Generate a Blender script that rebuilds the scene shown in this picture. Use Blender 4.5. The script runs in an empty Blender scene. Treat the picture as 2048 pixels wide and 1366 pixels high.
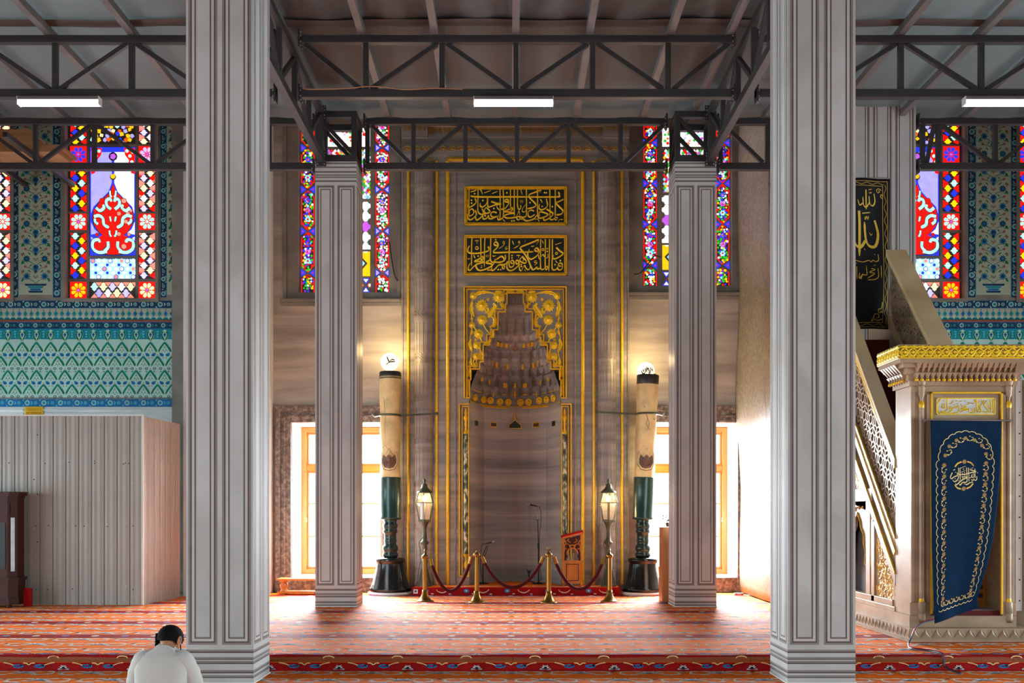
import bpy, math, random
from math import pi, sin, cos, radians, sqrt, atan2, hypot
from mathutils import Vector, Matrix
random.seed(7)
SC = bpy.context.scene
COL = SC.collection
F = 2048.0; CX = 1022.0; HZ = 1025.0; ZC = 1.548     # focal length and principal point of a 2048 wide frame, eye height
LOW = -0.167                                          # level of the lower floor
YW = 19.9                                             # the qibla wall


def P(px, py, Y):
    """the point at distance Y seen at a frame position"""
    return Vector(((px - CX) / F * Y, Y, ZC - (py - HZ) / F * Y))


def srgb(h):
    h = h.lstrip('#')
    out = []
    for i in (0, 2, 4):
        c = int(h[i:i + 2], 16) / 255
        out.append(c / 12.92 if c <= .04045 else ((c + .055) / 1.055) ** 2.4)
    return (*out, 1.0)


MATS = {}


def mat(name, col, rough=.55, metal=0.0, var=.12, scale=6.0, bump=0.0, bscale=40.0, spec=.5, sheen=0.0, coat=0.0, emit=0.0, ecol=None, stretch=(1, 1, 1)):
    m = bpy.data.materials.new(name); m.use_nodes = True
    nt = m.node_tree; N = nt.nodes; L = nt.links
    b = N['Principled BSDF']
    c = srgb(col) if isinstance(col, str) else (*col, 1)
    b.inputs['Roughness'].default_value = rough
    b.inputs['Metallic'].default_value = metal
    b.inputs['Specular IOR Level'].default_value = spec
    if sheen:
        b.inputs['Sheen Weight'].default_value = sheen
        b.inputs['Sheen Roughness'].default_value = .4
    if coat:
        b.inputs['Coat Weight'].default_value = coat
        b.inputs['Coat Roughness'].default_value = .12
    tc = N.new('ShaderNodeTexCoord'); mp = N.new('ShaderNodeMapping'); mp.inputs['Scale'].default_value = stretch
    L.new(tc.outputs['Object'], mp.inputs[0])
    no = N.new('ShaderNodeTexNoise'); no.inputs['Scale'].default_value = scale; no.inputs['Detail'].default_value = 4
    L.new(mp.outputs[0], no.inputs['Vector'])
    rp = N.new('ShaderNodeValToRGB')
    rp.color_ramp.elements[0].position = .3; rp.color_ramp.elements[1].position = .7
    rp.color_ramp.elements[0].color = tuple(x * (1 - var) for x in c[:3]) + (1,)
    rp.color_ramp.elements[1].color = tuple(min(1, x * (1 + var)) for x in c[:3]) + (1,)
    L.new(no.outputs['Fac'], rp.inputs[0]); L.new(rp.outputs[0], b.inputs['Base Color'])
    if bump:
        n2 = N.new('ShaderNodeTexNoise'); n2.inputs['Scale'].default_value = bscale; n2.inputs['Detail'].default_value = 3
        L.new(mp.outputs[0], n2.inputs['Vector'])
        bp = N.new('ShaderNodeBump'); bp.inputs['Strength'].default_value = bump; bp.inputs['Distance'].default_value = .01
        L.new(n2.outputs['Fac'], bp.inputs['Height']); L.new(bp.outputs[0], b.inputs['Normal'])
    if emit:
        b.inputs['Emission Color'].default_value = srgb(ecol) if ecol else c
        b.inputs['Emission Strength'].default_value = emit
    MATS[name] = m
    return m


def marble(name, cols, scale=1.2, vein=(.35, 1, 5), rough=.4, dist=3.0, rot=0.0, spec=.4, pos=(.25, .5, .75), bump=0.0):
    """stone with stretched veins: cols dark, mid, light"""
    m = bpy.data.materials.new(name); m.use_nodes = True
    nt = m.node_tree; N = nt.nodes; L = nt.links
    b = N['Principled BSDF']; b.inputs['Roughness'].default_value = rough; b.inputs['Specular IOR Level'].default_value = spec
    tc = N.new('ShaderNodeTexCoord'); mp = N.new('ShaderNodeMapping'); mp.inputs['Scale'].default_value = vein; mp.inputs['Rotation'].default_value = (0, rot, 0)
    L.new(tc.outputs['Object'], mp.inputs[0])
    no = N.new('ShaderNodeTexNoise'); no.inputs['Scale'].default_value = scale; no.inputs['Detail'].default_value = 8; no.inputs['Distortion'].default_value = dist * .12
    L.new(mp.outputs[0], no.inputs['Vector'])
    rp = N.new('ShaderNodeValToRGB')
    e = rp.color_ramp.elements
    e[0].position = pos[0]; e[0].color = srgb(cols[0])
    e[1].position = pos[2]; e[1].color = srgb(cols[2])
    k = e.new(pos[1]); k.color = srgb(cols[1])
    L.new(no.outputs['Fac'], rp.inputs[0])
    L.new(rp.outputs[0], b.inputs['Base Color'])
    if bump:
        bp = N.new('ShaderNodeBump'); bp.inputs['Strength'].default_value = bump; bp.inputs['Distance'].default_value = .01
        n2 = N.new('ShaderNodeTexNoise'); n2.inputs['Scale'].default_value = 14; n2.inputs['Detail'].default_value = 5
        L.new(tc.outputs['Object'], n2.inputs['Vector']); L.new(n2.outputs['Fac'], bp.inputs['Height']); L.new(bp.outputs[0], b.inputs['Normal'])
    MATS[name] = m
    return m


def glow(name, col, strength):
    m = bpy.data.materials.new(name); m.use_nodes = True
    nt = m.node_tree; N = nt.nodes; L = nt.links
    b = N['Principled BSDF']; c = srgb(col)
    b.inputs['Base Color'].default_value = tuple(x * .5 for x in c[:3]) + (1,)
    b.inputs['Roughness'].default_value = .3
    b.inputs['Emission Color'].default_value = c
    b.inputs['Emission Strength'].default_value = strength
    tc = N.new('ShaderNodeTexCoord'); no = N.new('ShaderNodeTexNoise'); no.inputs['Scale'].default_value = 9
    L.new(tc.outputs['Object'], no.inputs['Vector'])
    mr = N.new('ShaderNodeMapRange'); mr.inputs['To Min'].default_value = strength * .75; mr.inputs['To Max'].default_value = strength * 1.25
    L.new(no.outputs['Fac'], mr.inputs['Value']); L.new(mr.outputs[0], b.inputs['Emission Strength'])
    MATS[name] = m
    return m


class MB:
    """collects polygons of one mesh object"""

    def __init__(s):
        s.v = []; s.f = []; s.m = []; s.s = []

    def face(s, pts, m=0, smooth=False):
        i = len(s.v); s.v.extend(tuple(p) for p in pts); s.f.append(tuple(range(i, i + len(pts)))); s.m.append(m); s.s.append(smooth)

    def grid(s, rows, m=0, smooth=True, closed=False):
        """rows: list of equally long rings of points"""
        i = len(s.v); n = len(rows[0])
        for r in rows: s.v.extend(tuple(p) for p in r)
        for a in range(len(rows) - 1):
            for b in range(n if closed else n - 1):
                c = (b + 1) % n
                s.f.append((i + a * n + b, i + a * n + c, i + (a + 1) * n + c, i + (a + 1) * n + b)); s.m.append(m); s.s.append(smooth)

    def box(s, x0, x1, y0, y1, z0, z1, m=0):
        i = len(s.v)
        s.v += [(x0, y0, z0), (x1, y0, z0), (x1, y1, z0), (x0, y1, z0), (x0, y0, z1), (x1, y0, z1), (x1, y1, z1), (x0, y1, z1)]
        for q in ((0, 3, 2, 1), (4, 5, 6, 7), (0, 1, 5, 4), (1, 2, 6, 5), (2, 3, 7, 6), (3, 0, 4, 7)):
            s.f.append(tuple(i + k for k in q)); s.m.append(m); s.s.append(False)

    def bar(s, p, q, w, h=None, m=0, up=(0, 0, 1)):
        h = h or w
        p = Vector(p); q = Vector(q); d = (q - p).normalized(); u = Vector(up)
        if abs(d.dot(u)) > .98: u = Vector((0, 1, 0))
        a = d.cross(u).normalized() * (w / 2); b = a.cross(d).normalized() * (h / 2)
        i = len(s.v)
        for e in (p, q):
            s.v += [tuple(e - a - b), tuple(e + a - b), tuple(e + a + b), tuple(e - a + b)]
        for f in ((0, 1, 2, 3), (7, 6, 5, 4), (0, 4, 5, 1), (1, 5, 6, 2), (2, 6, 7, 3), (3, 7, 4, 0)):
            s.f.append(tuple(i + k for k in f)); s.m.append(m); s.s.append(False)

    def tube(s, pts, r, n=8, m=0, cap=True, flat=1.0):
        pts = [Vector(p) for p in pts]; k = len(pts)
        rs = r if isinstance(r, (list, tuple)) else [r] * k
        rows = []; prev = None
        for i, p in enumerate(pts):
            d = (pts[min(i + 1, k - 1)] - pts[max(i - 1, 0)])
            d = d.normalized() if d.length > 1e-9 else Vector((0, 0, 1))
            if prev is None:
                a = d.orthogonal().normalized()
            else:
                a = prev - d * prev.dot(d)
                a = a.normalized() if a.length > 1e-6 else d.orthogonal().normalized()
            prev = a; b = d.cross(a)
            rows.append([p + (a * cos(2 * pi * j / n) + b * sin(2 * pi * j / n) * flat) * rs[i] for j in range(n)])
        s.grid(rows, m, True, True)
        if cap:
            s.face(rows[0][::-1], m); s.face(rows[-1], m)

    def lathe(s, prof, c=(0, 0, 0), n=24, m=0, axis=None, a0=0.0, a1=2 * pi, smooth=True):
        """prof: (radius, height) pairs; axis: an optional matrix for a leaning body"""
        c = Vector(c); full = abs(a1 - a0 - 2 * pi) < 1e-6
        k = n if full else n + 1
        rows = []
        for r, z in prof:
            row = []
            for j in range(k):
                t = a0 + (a1 - a0) * j / n
                p = Vector((r * cos(t), r * sin(t), z))
                if axis is not None: p = axis @ p
                row.append(c + p)
            rows.append(row)
        s.grid(rows, m, smooth, full)
        if full:
            if prof[0][0] > 1e-4: s.face(rows[0][::-1], m)
            if prof[-1][0] > 1e-4: s.face(rows[-1], m)

    def prism(s, poly, y0, y1, m=0, ms=None):
        """polygon of (x, z) points, front at y0 (nearer), back at y1"""
        a = sum(poly[i][0] * poly[(i + 1) % len(poly)][1] - poly[(i + 1) % len(poly)][0] * poly[i][1] for i in range(len(poly)))
        if a < 0: poly = poly[::-1]
        ms = m if ms is None else ms
        f = [(x, y0, z) for x, z in poly]; b = [(x, y1, z) for x, z in poly]
        s.face(f, m)
        n = len(poly)
        for i in range(n):
            j = (i + 1) % n
            s.face([f[j], f[i], b[i], b[j]], ms)

    def ball(s, c, r, n=12, m=0, sq=(1, 1, 1)):
        rows = []
        for i in range(n + 1):
            t = -pi / 2 + pi * i / n; cr = max(1e-4, cos(t))
            rows.append([(c[0] + r * sq[0] * cr * cos(2 * pi * j / (2 * n)), c[1] + r * sq[1] * cr * sin(2 * pi * j / (2 * n)), c[2] + r * sq[2] * sin(t)) for j in range(2 * n)])
        s.grid(rows, m, True, True)

    def build(s, name, mats, parent=None, bevel=0.0, origin=None):
        me = bpy.data.meshes.new(name)
        v = s.v
        o0 = Vector(origin) if origin is not None else None
        if o0 is not None: v = [tuple(Vector(p) - o0) for p in v]
        me.from_pydata(v, [], s.f)
        for x in (mats if isinstance(mats, (list, tuple)) else [mats]):
            me.materials.append(MATS[x] if isinstance(x, str) else x)
        me.polygons.foreach_set('material_index', s.m)
        me.polygons.foreach_set('use_smooth', s.s)
        me.update()
        o = bpy.data.objects.new(name, me); COL.objects.link(o)
        if o0 is not None: o.location = o0
        if parent is not None:
            o.parent = parent; o.matrix_parent_inverse = Matrix.Translation(-Vector(parent.location))
        if bevel:
            bm = o.modifiers.new('edge', 'BEVEL'); bm.width = bevel; bm.segments = 2; bm.limit_method = 'ANGLE'
        return o


def tag(o, label=None, cat=None, group=None, kind=None):
    if label: o['label'] = label
    if cat: o['category'] = cat
    if group: o['group'] = group
    if kind: o['kind'] = kind
    return o


def thing(name, loc, label, cat, group=None):
    o = bpy.data.objects.new(name, None); COL.objects.link(o); o.location = loc; o.empty_display_size = .1
    bpy.context.view_layer.update()
    return tag(o, label, cat, group)


def copy_tree(o, dx, label=None, group=None, parent=None):
    c = o.copy(); COL.objects.link(c)
    if parent is None:
        c.location = Vector(o.location) + Vector(dx)
        if label: c['label'] = label
        if group: c['group'] = group
    else:
        c.parent = parent
    for ch in list(o.children):
        copy_tree(ch, dx, parent=c)
    return c


def spline(pts, k=6, closed=False):
    """Catmull-Rom through 2D or 3D points"""
    pts = [Vector(p) for p in pts]; n = len(pts)
    if n < 3 and not closed: 
        return [pts[0].lerp(pts[-1], i / k) for i in range(k + 1)]
    out = []
    rng = range(n) if closed else range(n - 1)
    for i in rng:
        if closed: a, b, c, d = pts[(i - 1) % n], pts[i], pts[(i + 1) % n], pts[(i + 2) % n]
        else: a, b, c, d = pts[max(i - 1, 0)], pts[i], pts[i + 1], pts[min(i + 2, n - 1)]
        for j in range(k):
            t = j / k
            out.append(.5 * ((2 * b) + (c - a) * t + (2 * a - 5 * b + 4 * c - d) * t * t + (3 * b - a - 3 * c + d) * t ** 3))
    if not closed: out.append(pts[-1])
    return out


def stroke(mb, pts, w, to3, m=0, nib=radians(60), lift=0.0, k=5, soft=.45, taper=True):
    """a broad pen stroke: pts 2D, to3 maps (u, v, lift) to a point"""
    q = spline(pts, k); n = len(q)
    L = []; R = []
    for i, p in enumerate(q):
        d = q[min(i + 1, n - 1)] - q[max(i - 1, 0)]
        d = d.normalized() if d.length > 1e-9 else Vector((1, 0))
        a = atan2(d.y, d.x)
        ww = w * (soft + (1 - soft) * abs(sin(a - nib)))
        if taper and i == n - 1: ww *= .35
        nx, ny = -d.y * ww / 2, d.x * ww / 2
        L.append((p.x + nx, p.y + ny)); R.append((p.x - nx, p.y - ny))
    rows = [[to3(L[i][0], L[i][1], lift * .35), to3(q[i].x, q[i].y, lift), to3(R[i][0], R[i][1], lift * .35)] for i in range(n)]
    mb.grid(rows, m, False)
    if lift:
        mb.grid([[to3(L[i][0], L[i][1], 0), rows[i][0]] for i in range(n)], m, False)
        mb.grid([[rows[i][2], to3(R[i][0], R[i][1], 0)] for i in range(n)], m, False)


def diamond(mb, u, v, r, to3, m=0, lift=0.0):
    c = to3(u, v, lift)
    e = [to3(u + r, v, lift * .3), to3(u, v + r, lift * .3), to3(u - r, v, lift * .3), to3(u, v - r, lift * .3)]
    for i in range(4): mb.face([c, e[i], e[(i + 1) % 4]], m)


def ringmark(mb, u, v, r, w, to3, m=0, lift=0.0):
    stroke(mb, [(u + r * cos(t * pi / 4), v + r * sin(t * pi / 4)) for t in range(9)], w, to3, m, lift=lift, soft=.9, taper=False, k=3)
# ------------------------------------------------------------------ materials
marble('wall_marble', ('#77706a', '#9c948b', '#bcb2a6'), 1.3, (.35, 1, 3.2), .38, 3, .12)
marble('mihrab_marble', ('#5f5e5d', '#86827d', '#a99f95'), 1.4, (.22, 1, 4.5), .35, 4, .05)
marble('niche_marble', ('#6f6e6e', '#9b9793', '#c6baac'), 1.0, (.16, .3, 5.5), .4, 4, -.04)
marble('column_marble', ('#6f6862', '#8a817a', '#a0968c'), 1.6, (.6, .6, 5), .4, 3, 0)
marble('white_marble', ('#b9c0c4', '#d3d8da', '#e6e8e6'), 1.6, (.5, 1, 2.2), .3, 4, .5)
marble('minbar_marble', ('#856d56', '#a2886e', '#bea688'), 1.8, (.8, .8, 1.6), .38, 3, .3)
marble('rail_marble', ('#b4956a', '#d0b183', '#e3cba2'), 1.3, (.7, .7, 1.2), .35, 5, .6)
marble('dark_granite', ('#453c37', '#64584f', '#8b7d70'), 16, (1, 1, 1), .45, 1, 0, pos=(.36, .5, .68))
marble('grey_stone', ('#5c5a56', '#7a756e', '#8e887f'), 1.4, (1, 1, 1.4), .6, 2, .4, bump=.3)
marble('green_breccia', ('#1f2a22', '#5a6f58', '#cfcbb5'), 14, (1, 1, .6), .3, 2, 0, pos=(.4, .52, .62))
marble('clad_print', ('#9a9a98', '#adadab', '#bababa'), 1.0, (1, 1, .9), .5, 6, .9, spec=.25, pos=(.2, .42, .6))
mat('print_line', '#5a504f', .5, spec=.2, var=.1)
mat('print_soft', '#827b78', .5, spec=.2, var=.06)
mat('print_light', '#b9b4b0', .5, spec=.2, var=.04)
mat('gold', '#e8b616', .34, .18, .14, 12, .25, 60, .5)
mat('old_gold', '#bd8812', .4, .2, .2, 10, .3, 60)
mat('bright_gold', '#f7cf22', .36, .15, .12, 18, .2, 80)
mat('brass', '#8f6c30', .3, .95, .08, 5)
mat('panel_green', '#0c1f1c', .5, 0, .2, 4)
mat('steel_paint', '#3b393b', .45, .25, .1, 3, spec=.4)
mat('steel_bolt', '#8d8d8f', .35, .8, .1, 8)
mat('steel_purlin', '#6b6565', .5, .2, .12, 3)
mat('membrane', '#4d4b4a', .75, 0, .06, 1.2, .5, 3.0)
def translucent(m, share, col):
    N = m.node_tree.nodes; L = m.node_tree.links; o = N['Material Output']; b = N['Principled BSDF']
    t = N.new('ShaderNodeBsdfTranslucent'); t.inputs['Color'].default_value = srgb(col)
    x = N.new('ShaderNodeMixShader'); x.inputs[0].default_value = share
    L.new(b.outputs[0], x.inputs[1]); L.new(t.outputs[0], x.inputs[2]); L.new(x.outputs[0], o.inputs[0])


translucent(MATS['membrane'], .06, '#c2c2c0')
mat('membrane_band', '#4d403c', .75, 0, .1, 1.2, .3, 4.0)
mat('carpet_orange', '#f26c08', .75, 0, .2, 3.0, .3, 120, .1, .0)
mat('carpet_red', '#950b0d', .75, 0, .18, 4.0, .4, 120, .12, .0)
mat('carpet_dark', '#5e0a0d', .75, 0, .18, 4.0, .4, 120, .12, .0)
mat('motif_pale', '#d8d2bf', .9, 0, .12, 8, spec=.3, sheen=.05)
mat('motif_blue', '#2f6fae', .9, 0, .15, 8, spec=.3, sheen=.05)
mat('motif_grey', '#adc2cc', .9, 0, .12, 8, spec=.3, sheen=.05)
mat('motif_cream', '#e2c98d', .9, 0, .1, 8, spec=.3, sheen=.05)
mat('wood_step', '#8a3c12', .4, 0, .25, 4, .1, 30, stretch=(.4, 1, 8))
mat('wood_orange', '#c65c00', .35, 0, .1, 5, .1, 30, coat=.2, stretch=(1, 1, .2))
mat('wood_dark', '#3c140a', .5, 0, .25, 5, .1, 30, spec=.3, stretch=(2, 2, .2))
mat('wood_amber', '#b06a18', .35, 0, .18, 6, .1, 30, coat=.25, stretch=(2, 2, .3))
mat('wood_brown', '#8f5a2e', .45, 0, .2, 6, .1, 30, stretch=(2, 2, .3))
mat('plank_wood', '#a67c52', .6, 0, .2, 5, .1, 30, stretch=(.3, 1, 3))
mat('black_metal', '#141416', .4, .5, .1)
mat('dark_plastic', '#17191c', .5, 0, .1)
mat('white_plaster', '#e6e2da', .7, 0, .05, 5, .2, 12)
mat('white_paint', '#c9c8c4', .45, 0, .06, 3, .1, 20)
mat('fence_metal', '#96908a', .42, .1, .05, 2, spec=.4)
mat('fence_edge', '#5f5a55', .5, .1, .05)
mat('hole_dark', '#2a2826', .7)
mat('velvet_red', '#4a0710', .8, 0, .2, 12, .2, 60, spec=.2, sheen=.08)
mat('stair_red', '#5e0d0d', .9, 0, .2, 6, .3, 90, sheen=.3)
mat('curtain_blue', '#032746', .85, 0, .12, 9, .25, 180, .15, .08)
mat('banner_black', '#0b0c12', .7, 0, .2, 8, .2, 150, .3)
mat('thread_gold', '#d2ae3f', .5, .2, .15, 40, spec=.4)
mat('thread_pale', '#d9c98c', .5, .15, .15, 40, spec=.4)
mat('thread_rose', '#9c7c52', .6, .1, .15, 40)
mat('wax', '#c9b07a', .45, 0, .22, 5, .3, 9, spec=.4)
mat('wax_dark', '#8a744a', .5, 0, .3, 7)
mat('candle_black', '#1d1d1e', .5, 0, .2, 7)
mat('green_tin', '#11302c', .28, .3, .15, 5)
mat('bronze_dark', '#1c2021', .18, .6, .15, 5)
mat('bronze_green', '#24332e', .25, .6, .2, 6)
mat('lamp_patina', '#4b4c3c', .45, .5, .25, 12, .2, 60)
mat('badge_brown', '#4a3526', .5, 0, .25, 20)
mat('badge_copper', '#8c4a2c', .5, .2, .2, 20)
mat('skin', '#a9714f', .5, 0, .08, 6, spec=.35)
mat('hair', '#050505', .8, 0, .3, 60, .5, 150, .15)
mat('tee_white', '#bbb7b2', .85, 0, .04, 3, .3, 14, .2, .2)
mat('cloth_dark', '#1b1c20', .9, 0, .1, 6)
mat('wire_black', '#121212', .5)
mat('wire_tan', '#b07a58', .5)
mat('wire_blue', '#283a58', .5)
mat('paper_white', '#e8e6df', .7, 0, .03)
mat('glaze_white', '#aad2c6', .25, 0, .08, 3, coat=.3)
mat('glaze_cream', '#9fae9c', .25, 0, .08, 3, coat=.3)
mat('glaze_teal', '#0c8494', .25, 0, .2, 6, coat=.3)
mat('glaze_blue', '#0f6ba6', .25, 0, .2, 6, coat=.3)
mat('glaze_navy', '#153a5c', .25, 0, .2, 6, coat=.3)
mat('glaze_green', '#10704f', .25, 0, .2, 8, coat=.3)
mat('glaze_rust', '#8a4a34', .3, 0, .2, 8, coat=.3)
mat('glaze_sky', '#4fc0cc', .25, 0, .15, 8, coat=.3)
mat('lead', '#4b4a4c', .6, .1, .1)


def chipboard():
    m = mat('sheet_flake', '#b9ab90', .42, 0, .1, 4, spec=.5)
    N = m.node_tree.nodes; L = m.node_tree.links; b = N['Principled BSDF']
    tc = N.new('ShaderNodeTexCoord'); mp = N.new('ShaderNodeMapping'); mp.inputs['Scale'].default_value = (20, 34, 16)
    L.new(tc.outputs['Object'], mp.inputs[0])
    vo = N.new('ShaderNodeTexVoronoi'); vo.inputs['Scale'].default_value = 1.4
    L.new(mp.outputs[0], vo.inputs['Vector'])
    rp = N.new('ShaderNodeValToRGB'); e = rp.color_ramp.elements
    e[0].color = srgb('#5c5140'); e[1].color = srgb('#94886f')
    sp = N.new('ShaderNodeSeparateColor'); L.new(vo.outputs['Color'], sp.inputs[0]); L.new(sp.outputs[0], rp.inputs[0])
    L.new(rp.outputs[0], b.inputs['Base Color'])
    bp = N.new('ShaderNodeBump'); bp.inputs['Strength'].default_value = .5; bp.inputs['Distance'].default_value = .012
    L.new(sp.outputs[1], bp.inputs['Height']); L.new(bp.outputs[0], b.inputs['Normal'])


chipboard()

# ------------------------------------------------------------------ floor and carpets
STEP = 11.12
b = MB(); b.box(-14, 14, -9, STEP, -.4, LOW - .015); b.box(-14, 14, STEP, 21.3, -.4, -.015)
tag(b.build('floor', 'grey_stone'), kind='structure')


def blob(mb, cx, cy, a, bb, rot, z, m, n=8, vert=None):
    pts = []
    for i in range(n):
        t = 2 * pi * i / n
        x, y = a * cos(t), bb * sin(t)
        pts.append((cx + x * cos(rot) - y * sin(rot), cy + x * sin(rot) + y * cos(rot)))
    mb.face([vert(*p) if vert else (p[0], p[1], z) for p in pts], m)


def petal(mb, cx, cy, l, w, rot, z, m, vert=None):
    q = [(0, 0), (l * .35, w), (l * .75, w * .7), (l, 0), (l * .75, -w * .7), (l * .35, -w)]
    pts = [(cx + x * cos(rot) - y * sin(rot), cy + x * sin(rot) + y * cos(rot)) for x, y in q]
    mb.face([vert(*p) if vert else (p[0], p[1], z) for p in pts], m)


def lily(mb, x, y, z, s=1.0, vert=None, m=(3, 4)):
    for k, a in enumerate((-.05, .6, 1.15, pi / 2, pi - 1.15, pi - .6, pi + .05)):
        petal(mb, x, y, s * (.11 if k % 2 == 0 else .09), .018 * s, a, z, m[k % 2], vert)
    blob(mb, x, y + .02 * s, .03 * s, .022 * s, 0, z + .0005, 2, vert=vert)
    petal(mb, x, y, .12 * s, .02 * s, pi + .25, z, m[0], vert); petal(mb, x, y, .12 * s, .02 * s, -.25, z, m[0], vert)


def scroll(mb, x, y, z, sx=1.0, vert=None):
    to3 = (lambda u, v, l: vert(u, v)) if vert else (lambda u, v, l: (u, v, z))
    stroke(mb, [(x + sx * a, y + c) for a, c in ((.1, .10), (.2, .12), (.29, .08), (.31, .0), (.26, -.08), (.16, -.1))], .022, to3, 5, k=3, soft=.8, taper=False)
    for a, c, r in ((.13, .11, .2), (.26, .1, -.3), (.18, -.1, .1), (.29, -.06, .6), (.36, .09, .2)):
        blob(mb, x + sx * a, y + c, .058, .026, sx * r, z + .0006, 3 if c > 0 else 4, 7, vert)


def flower_rows(mb, x0, x1, y0, y1, z, per=.745, ok=None):
    n0 = int(math.floor(x0 / per)); n1 = int(math.ceil(x1 / per)); row = 0; y = y0 + .2
    while y < y1 - .1:
        off = 0 if row % 2 == 0 else per / 2
        for i in range(n0, n1):
            x = i * per + off + random.uniform(-.012, .012)
            if not x0 + .4 < x < x1 - .4: continue
            yy = y + random.uniform(-.012, .012)
            if ok and not ok(x, yy): continue
            lily(mb, x, yy, z, 1.4); scroll(mb, x, yy, z, 1); scroll(mb, x, yy, z, -1)
        row += 1; y += .47


def border_band(mb, x0, x1, z, vert, per=.745):
    """blue rosettes in facing pairs, cream tendrils and small lilies; vert maps (x, t) with t in metres across the band"""
    for i in range(int(math.ceil(x0 / per)), int(x1 / per) + (0 if x1 % per else 0)):
        x = i * per
        for s in (-1, 1):
            cx = x + s * .115
            for k in range(8):
                a = 2 * pi * k / 8
                blob(mb, cx + .042 * cos(a), .07 + .02 * sin(a), .02, .013, 0, z, 2, 6, vert)
            blob(mb, cx + .03, .085, .016, .008, .4, z, 5, 6, vert)
            to3 = lambda u, v, l: vert(u, v)
            stroke(mb, [(cx + s * .03, .07), (cx + s * .09, .105), (cx + s * .16, .125)], .012, to3, 5, k=3, soft=.9, taper=False)
            stroke(mb, [(x, .09), (x + s * .03, .115), (x + s * .065, .115)], .014, to3, 5, k=3, soft=.9)
        lily(mb, x + per / 2, .035, z, .55, vert, (4, 3))


CM = ['carpet_orange', 'carpet_red', 'motif_blue', 'motif_pale', 'motif_grey', 'motif_cream', 'carpet_dark']

# the upper carpet: rows of prayer strips with red borders, its front edge hanging over the step
b = MB()
b.box(-13.6, 13.6, STEP + .02, 16.97, -.014, 0, 0)
for cx0, cx1, cy1 in ((-13.6, -6.57, YW - .03), (-6.57, -4.65, 18.88), (-4.6, 4.42, YW - .22), (6.74, 13.6, YW - .03)): b.box(cx0, cx1, 16.97, cy1, -.014, 0, 0)
CARPET_OK = lambda x, y: y < 16.6 or (-4.2 < x < 4.0 and y < 19.2) or (x < -7 and y < 19.4) or (-7 < x < -5.1 and y < 18.4) or (x > 7.2 and y < 19.4)
bands = [12.83, 14.4, 15.95, 17.5, 19.0]
yy = STEP + .2
for y in bands + [20.2]:
    flower_rows(b, -11, 11, yy, y - .1, .0015, ok=CARPET_OK)
    yy = y + .1
for y in bands:
    for bx0, bx1 in (((-13.6, 13.6),) if y < 16.8 else ((-13.6, -6.6), (-6.57, -4.7), (-4.55, 4.38), (6.8, 13.6))):
        if y > 18.7 and bx0 == -6.57: continue
        b.face([(bx0, y - .15, .001), (bx1, y - .15, .001), (bx1, y + .15, .001), (bx0, y + .15, .001)], 1)
        b.face([(bx0, y - .19, .0011), (bx1, y - .19, .0011), (bx1, y - .15, .0011), (bx0, y - .15, .0011)], 6)
        for q in range(int(max(-10, bx0 + .3) / .372) + 1, int(min(10, bx1 - .3) / .372)):
            blob(b, q * .372, y, .05, .05, 0, .0024, 2 if q % 2 else 3, 8)
b.face([(-13.6, STEP - .02, .001), (13.6, STEP - .02, .001), (13.6, STEP + .16, .001), (-13.6, STEP + .16, .001)], 1)
border_band(b, -9, 9, 0, lambda u, v: (u, STEP + v * 1.2, .002))
rows = []
for i in range(273):                                 # the soft front lip
    x = -13.6 + i * .1
    h = .004 * sin(x * 2.1) + .006 * max(0, sin(x * 5 + 1)) ** 4
    dr = .017 + .005 * sin(x * 1.3 + .5) + .004 * sin(x * 7)
    rows.append([(x, STEP + .05, .002), (x, STEP - .015, .003 + h), (x, STEP - .026 - h, -.006), (x, STEP - .024, -dr)])
b.grid(rows, 1, True)
for i in range(-12, 13):
    x = i * .745 + .2
    stroke(b, [(x, -.03), (x + .02, -.012), (x + .06, -.006), (x + .1, -.012), (x + .12, -.03)], .012, lambda u, v, l: (u, STEP - .031, v), 5, k=3, soft=.9)
tag(b.build('floral_carpet', CM), 'orange floral prayer carpet with red bands covering the raised floor', 'carpet')

# the lower carpet, turned up against the step
b = MB()
b.box(-13.6, 13.6, -4.9, STEP - .04, LOW - .014, LOW, 0)
flower_rows(b, -6, 6, 7.9, STEP - .02, LOW + .0015)
lip = [(STEP - .06, LOW + .002), (STEP - .045, LOW + .008), (STEP - .038, LOW + .03), (STEP - .034, LOW + .092), (STEP - .026, LOW + .094)]
b.grid([[(x, y, z) for y, z in lip] for x in (-13.6, 13.6)], 1, True)
border_band(b, -9, 9, 0, lambda u, v: (u, STEP - .043, LOW + .002 + v * .72))
b.tube([(-13.6, STEP - .033, LOW + .094), (13.6, STEP - .033, LOW + .094)], .003, 5, 0)
tag(b.build('floral_carpet', CM), 'orange floral carpet on the lower floor with a red border turned up at the step', 'carpet')

# the wooden board of the step and its brass nosing
b = MB()
xs = [-14, -8.2, -2.05, .02, 2.6, 5.1, 9, 14]
for i in range(len(xs) - 1): b.box(xs[i] + .002, xs[i + 1] - .002, STEP - .02, STEP - .002, LOW + .002, -.017)
tag(b.build('trim_1', 'wood_step'), kind='structure')
b = MB()
b.box(-14, -1.95, STEP - .034, STEP - .022, -.052, -.046, 0); b.box(2.9, 5.0, STEP - .034, STEP - .022, -.056, -.05, 0); b.box(5.45, 14, STEP - .034, STEP - .022, -.054, -.048, 0)
tag(b.build('trim_2', 'brass'), kind='structure')

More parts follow.
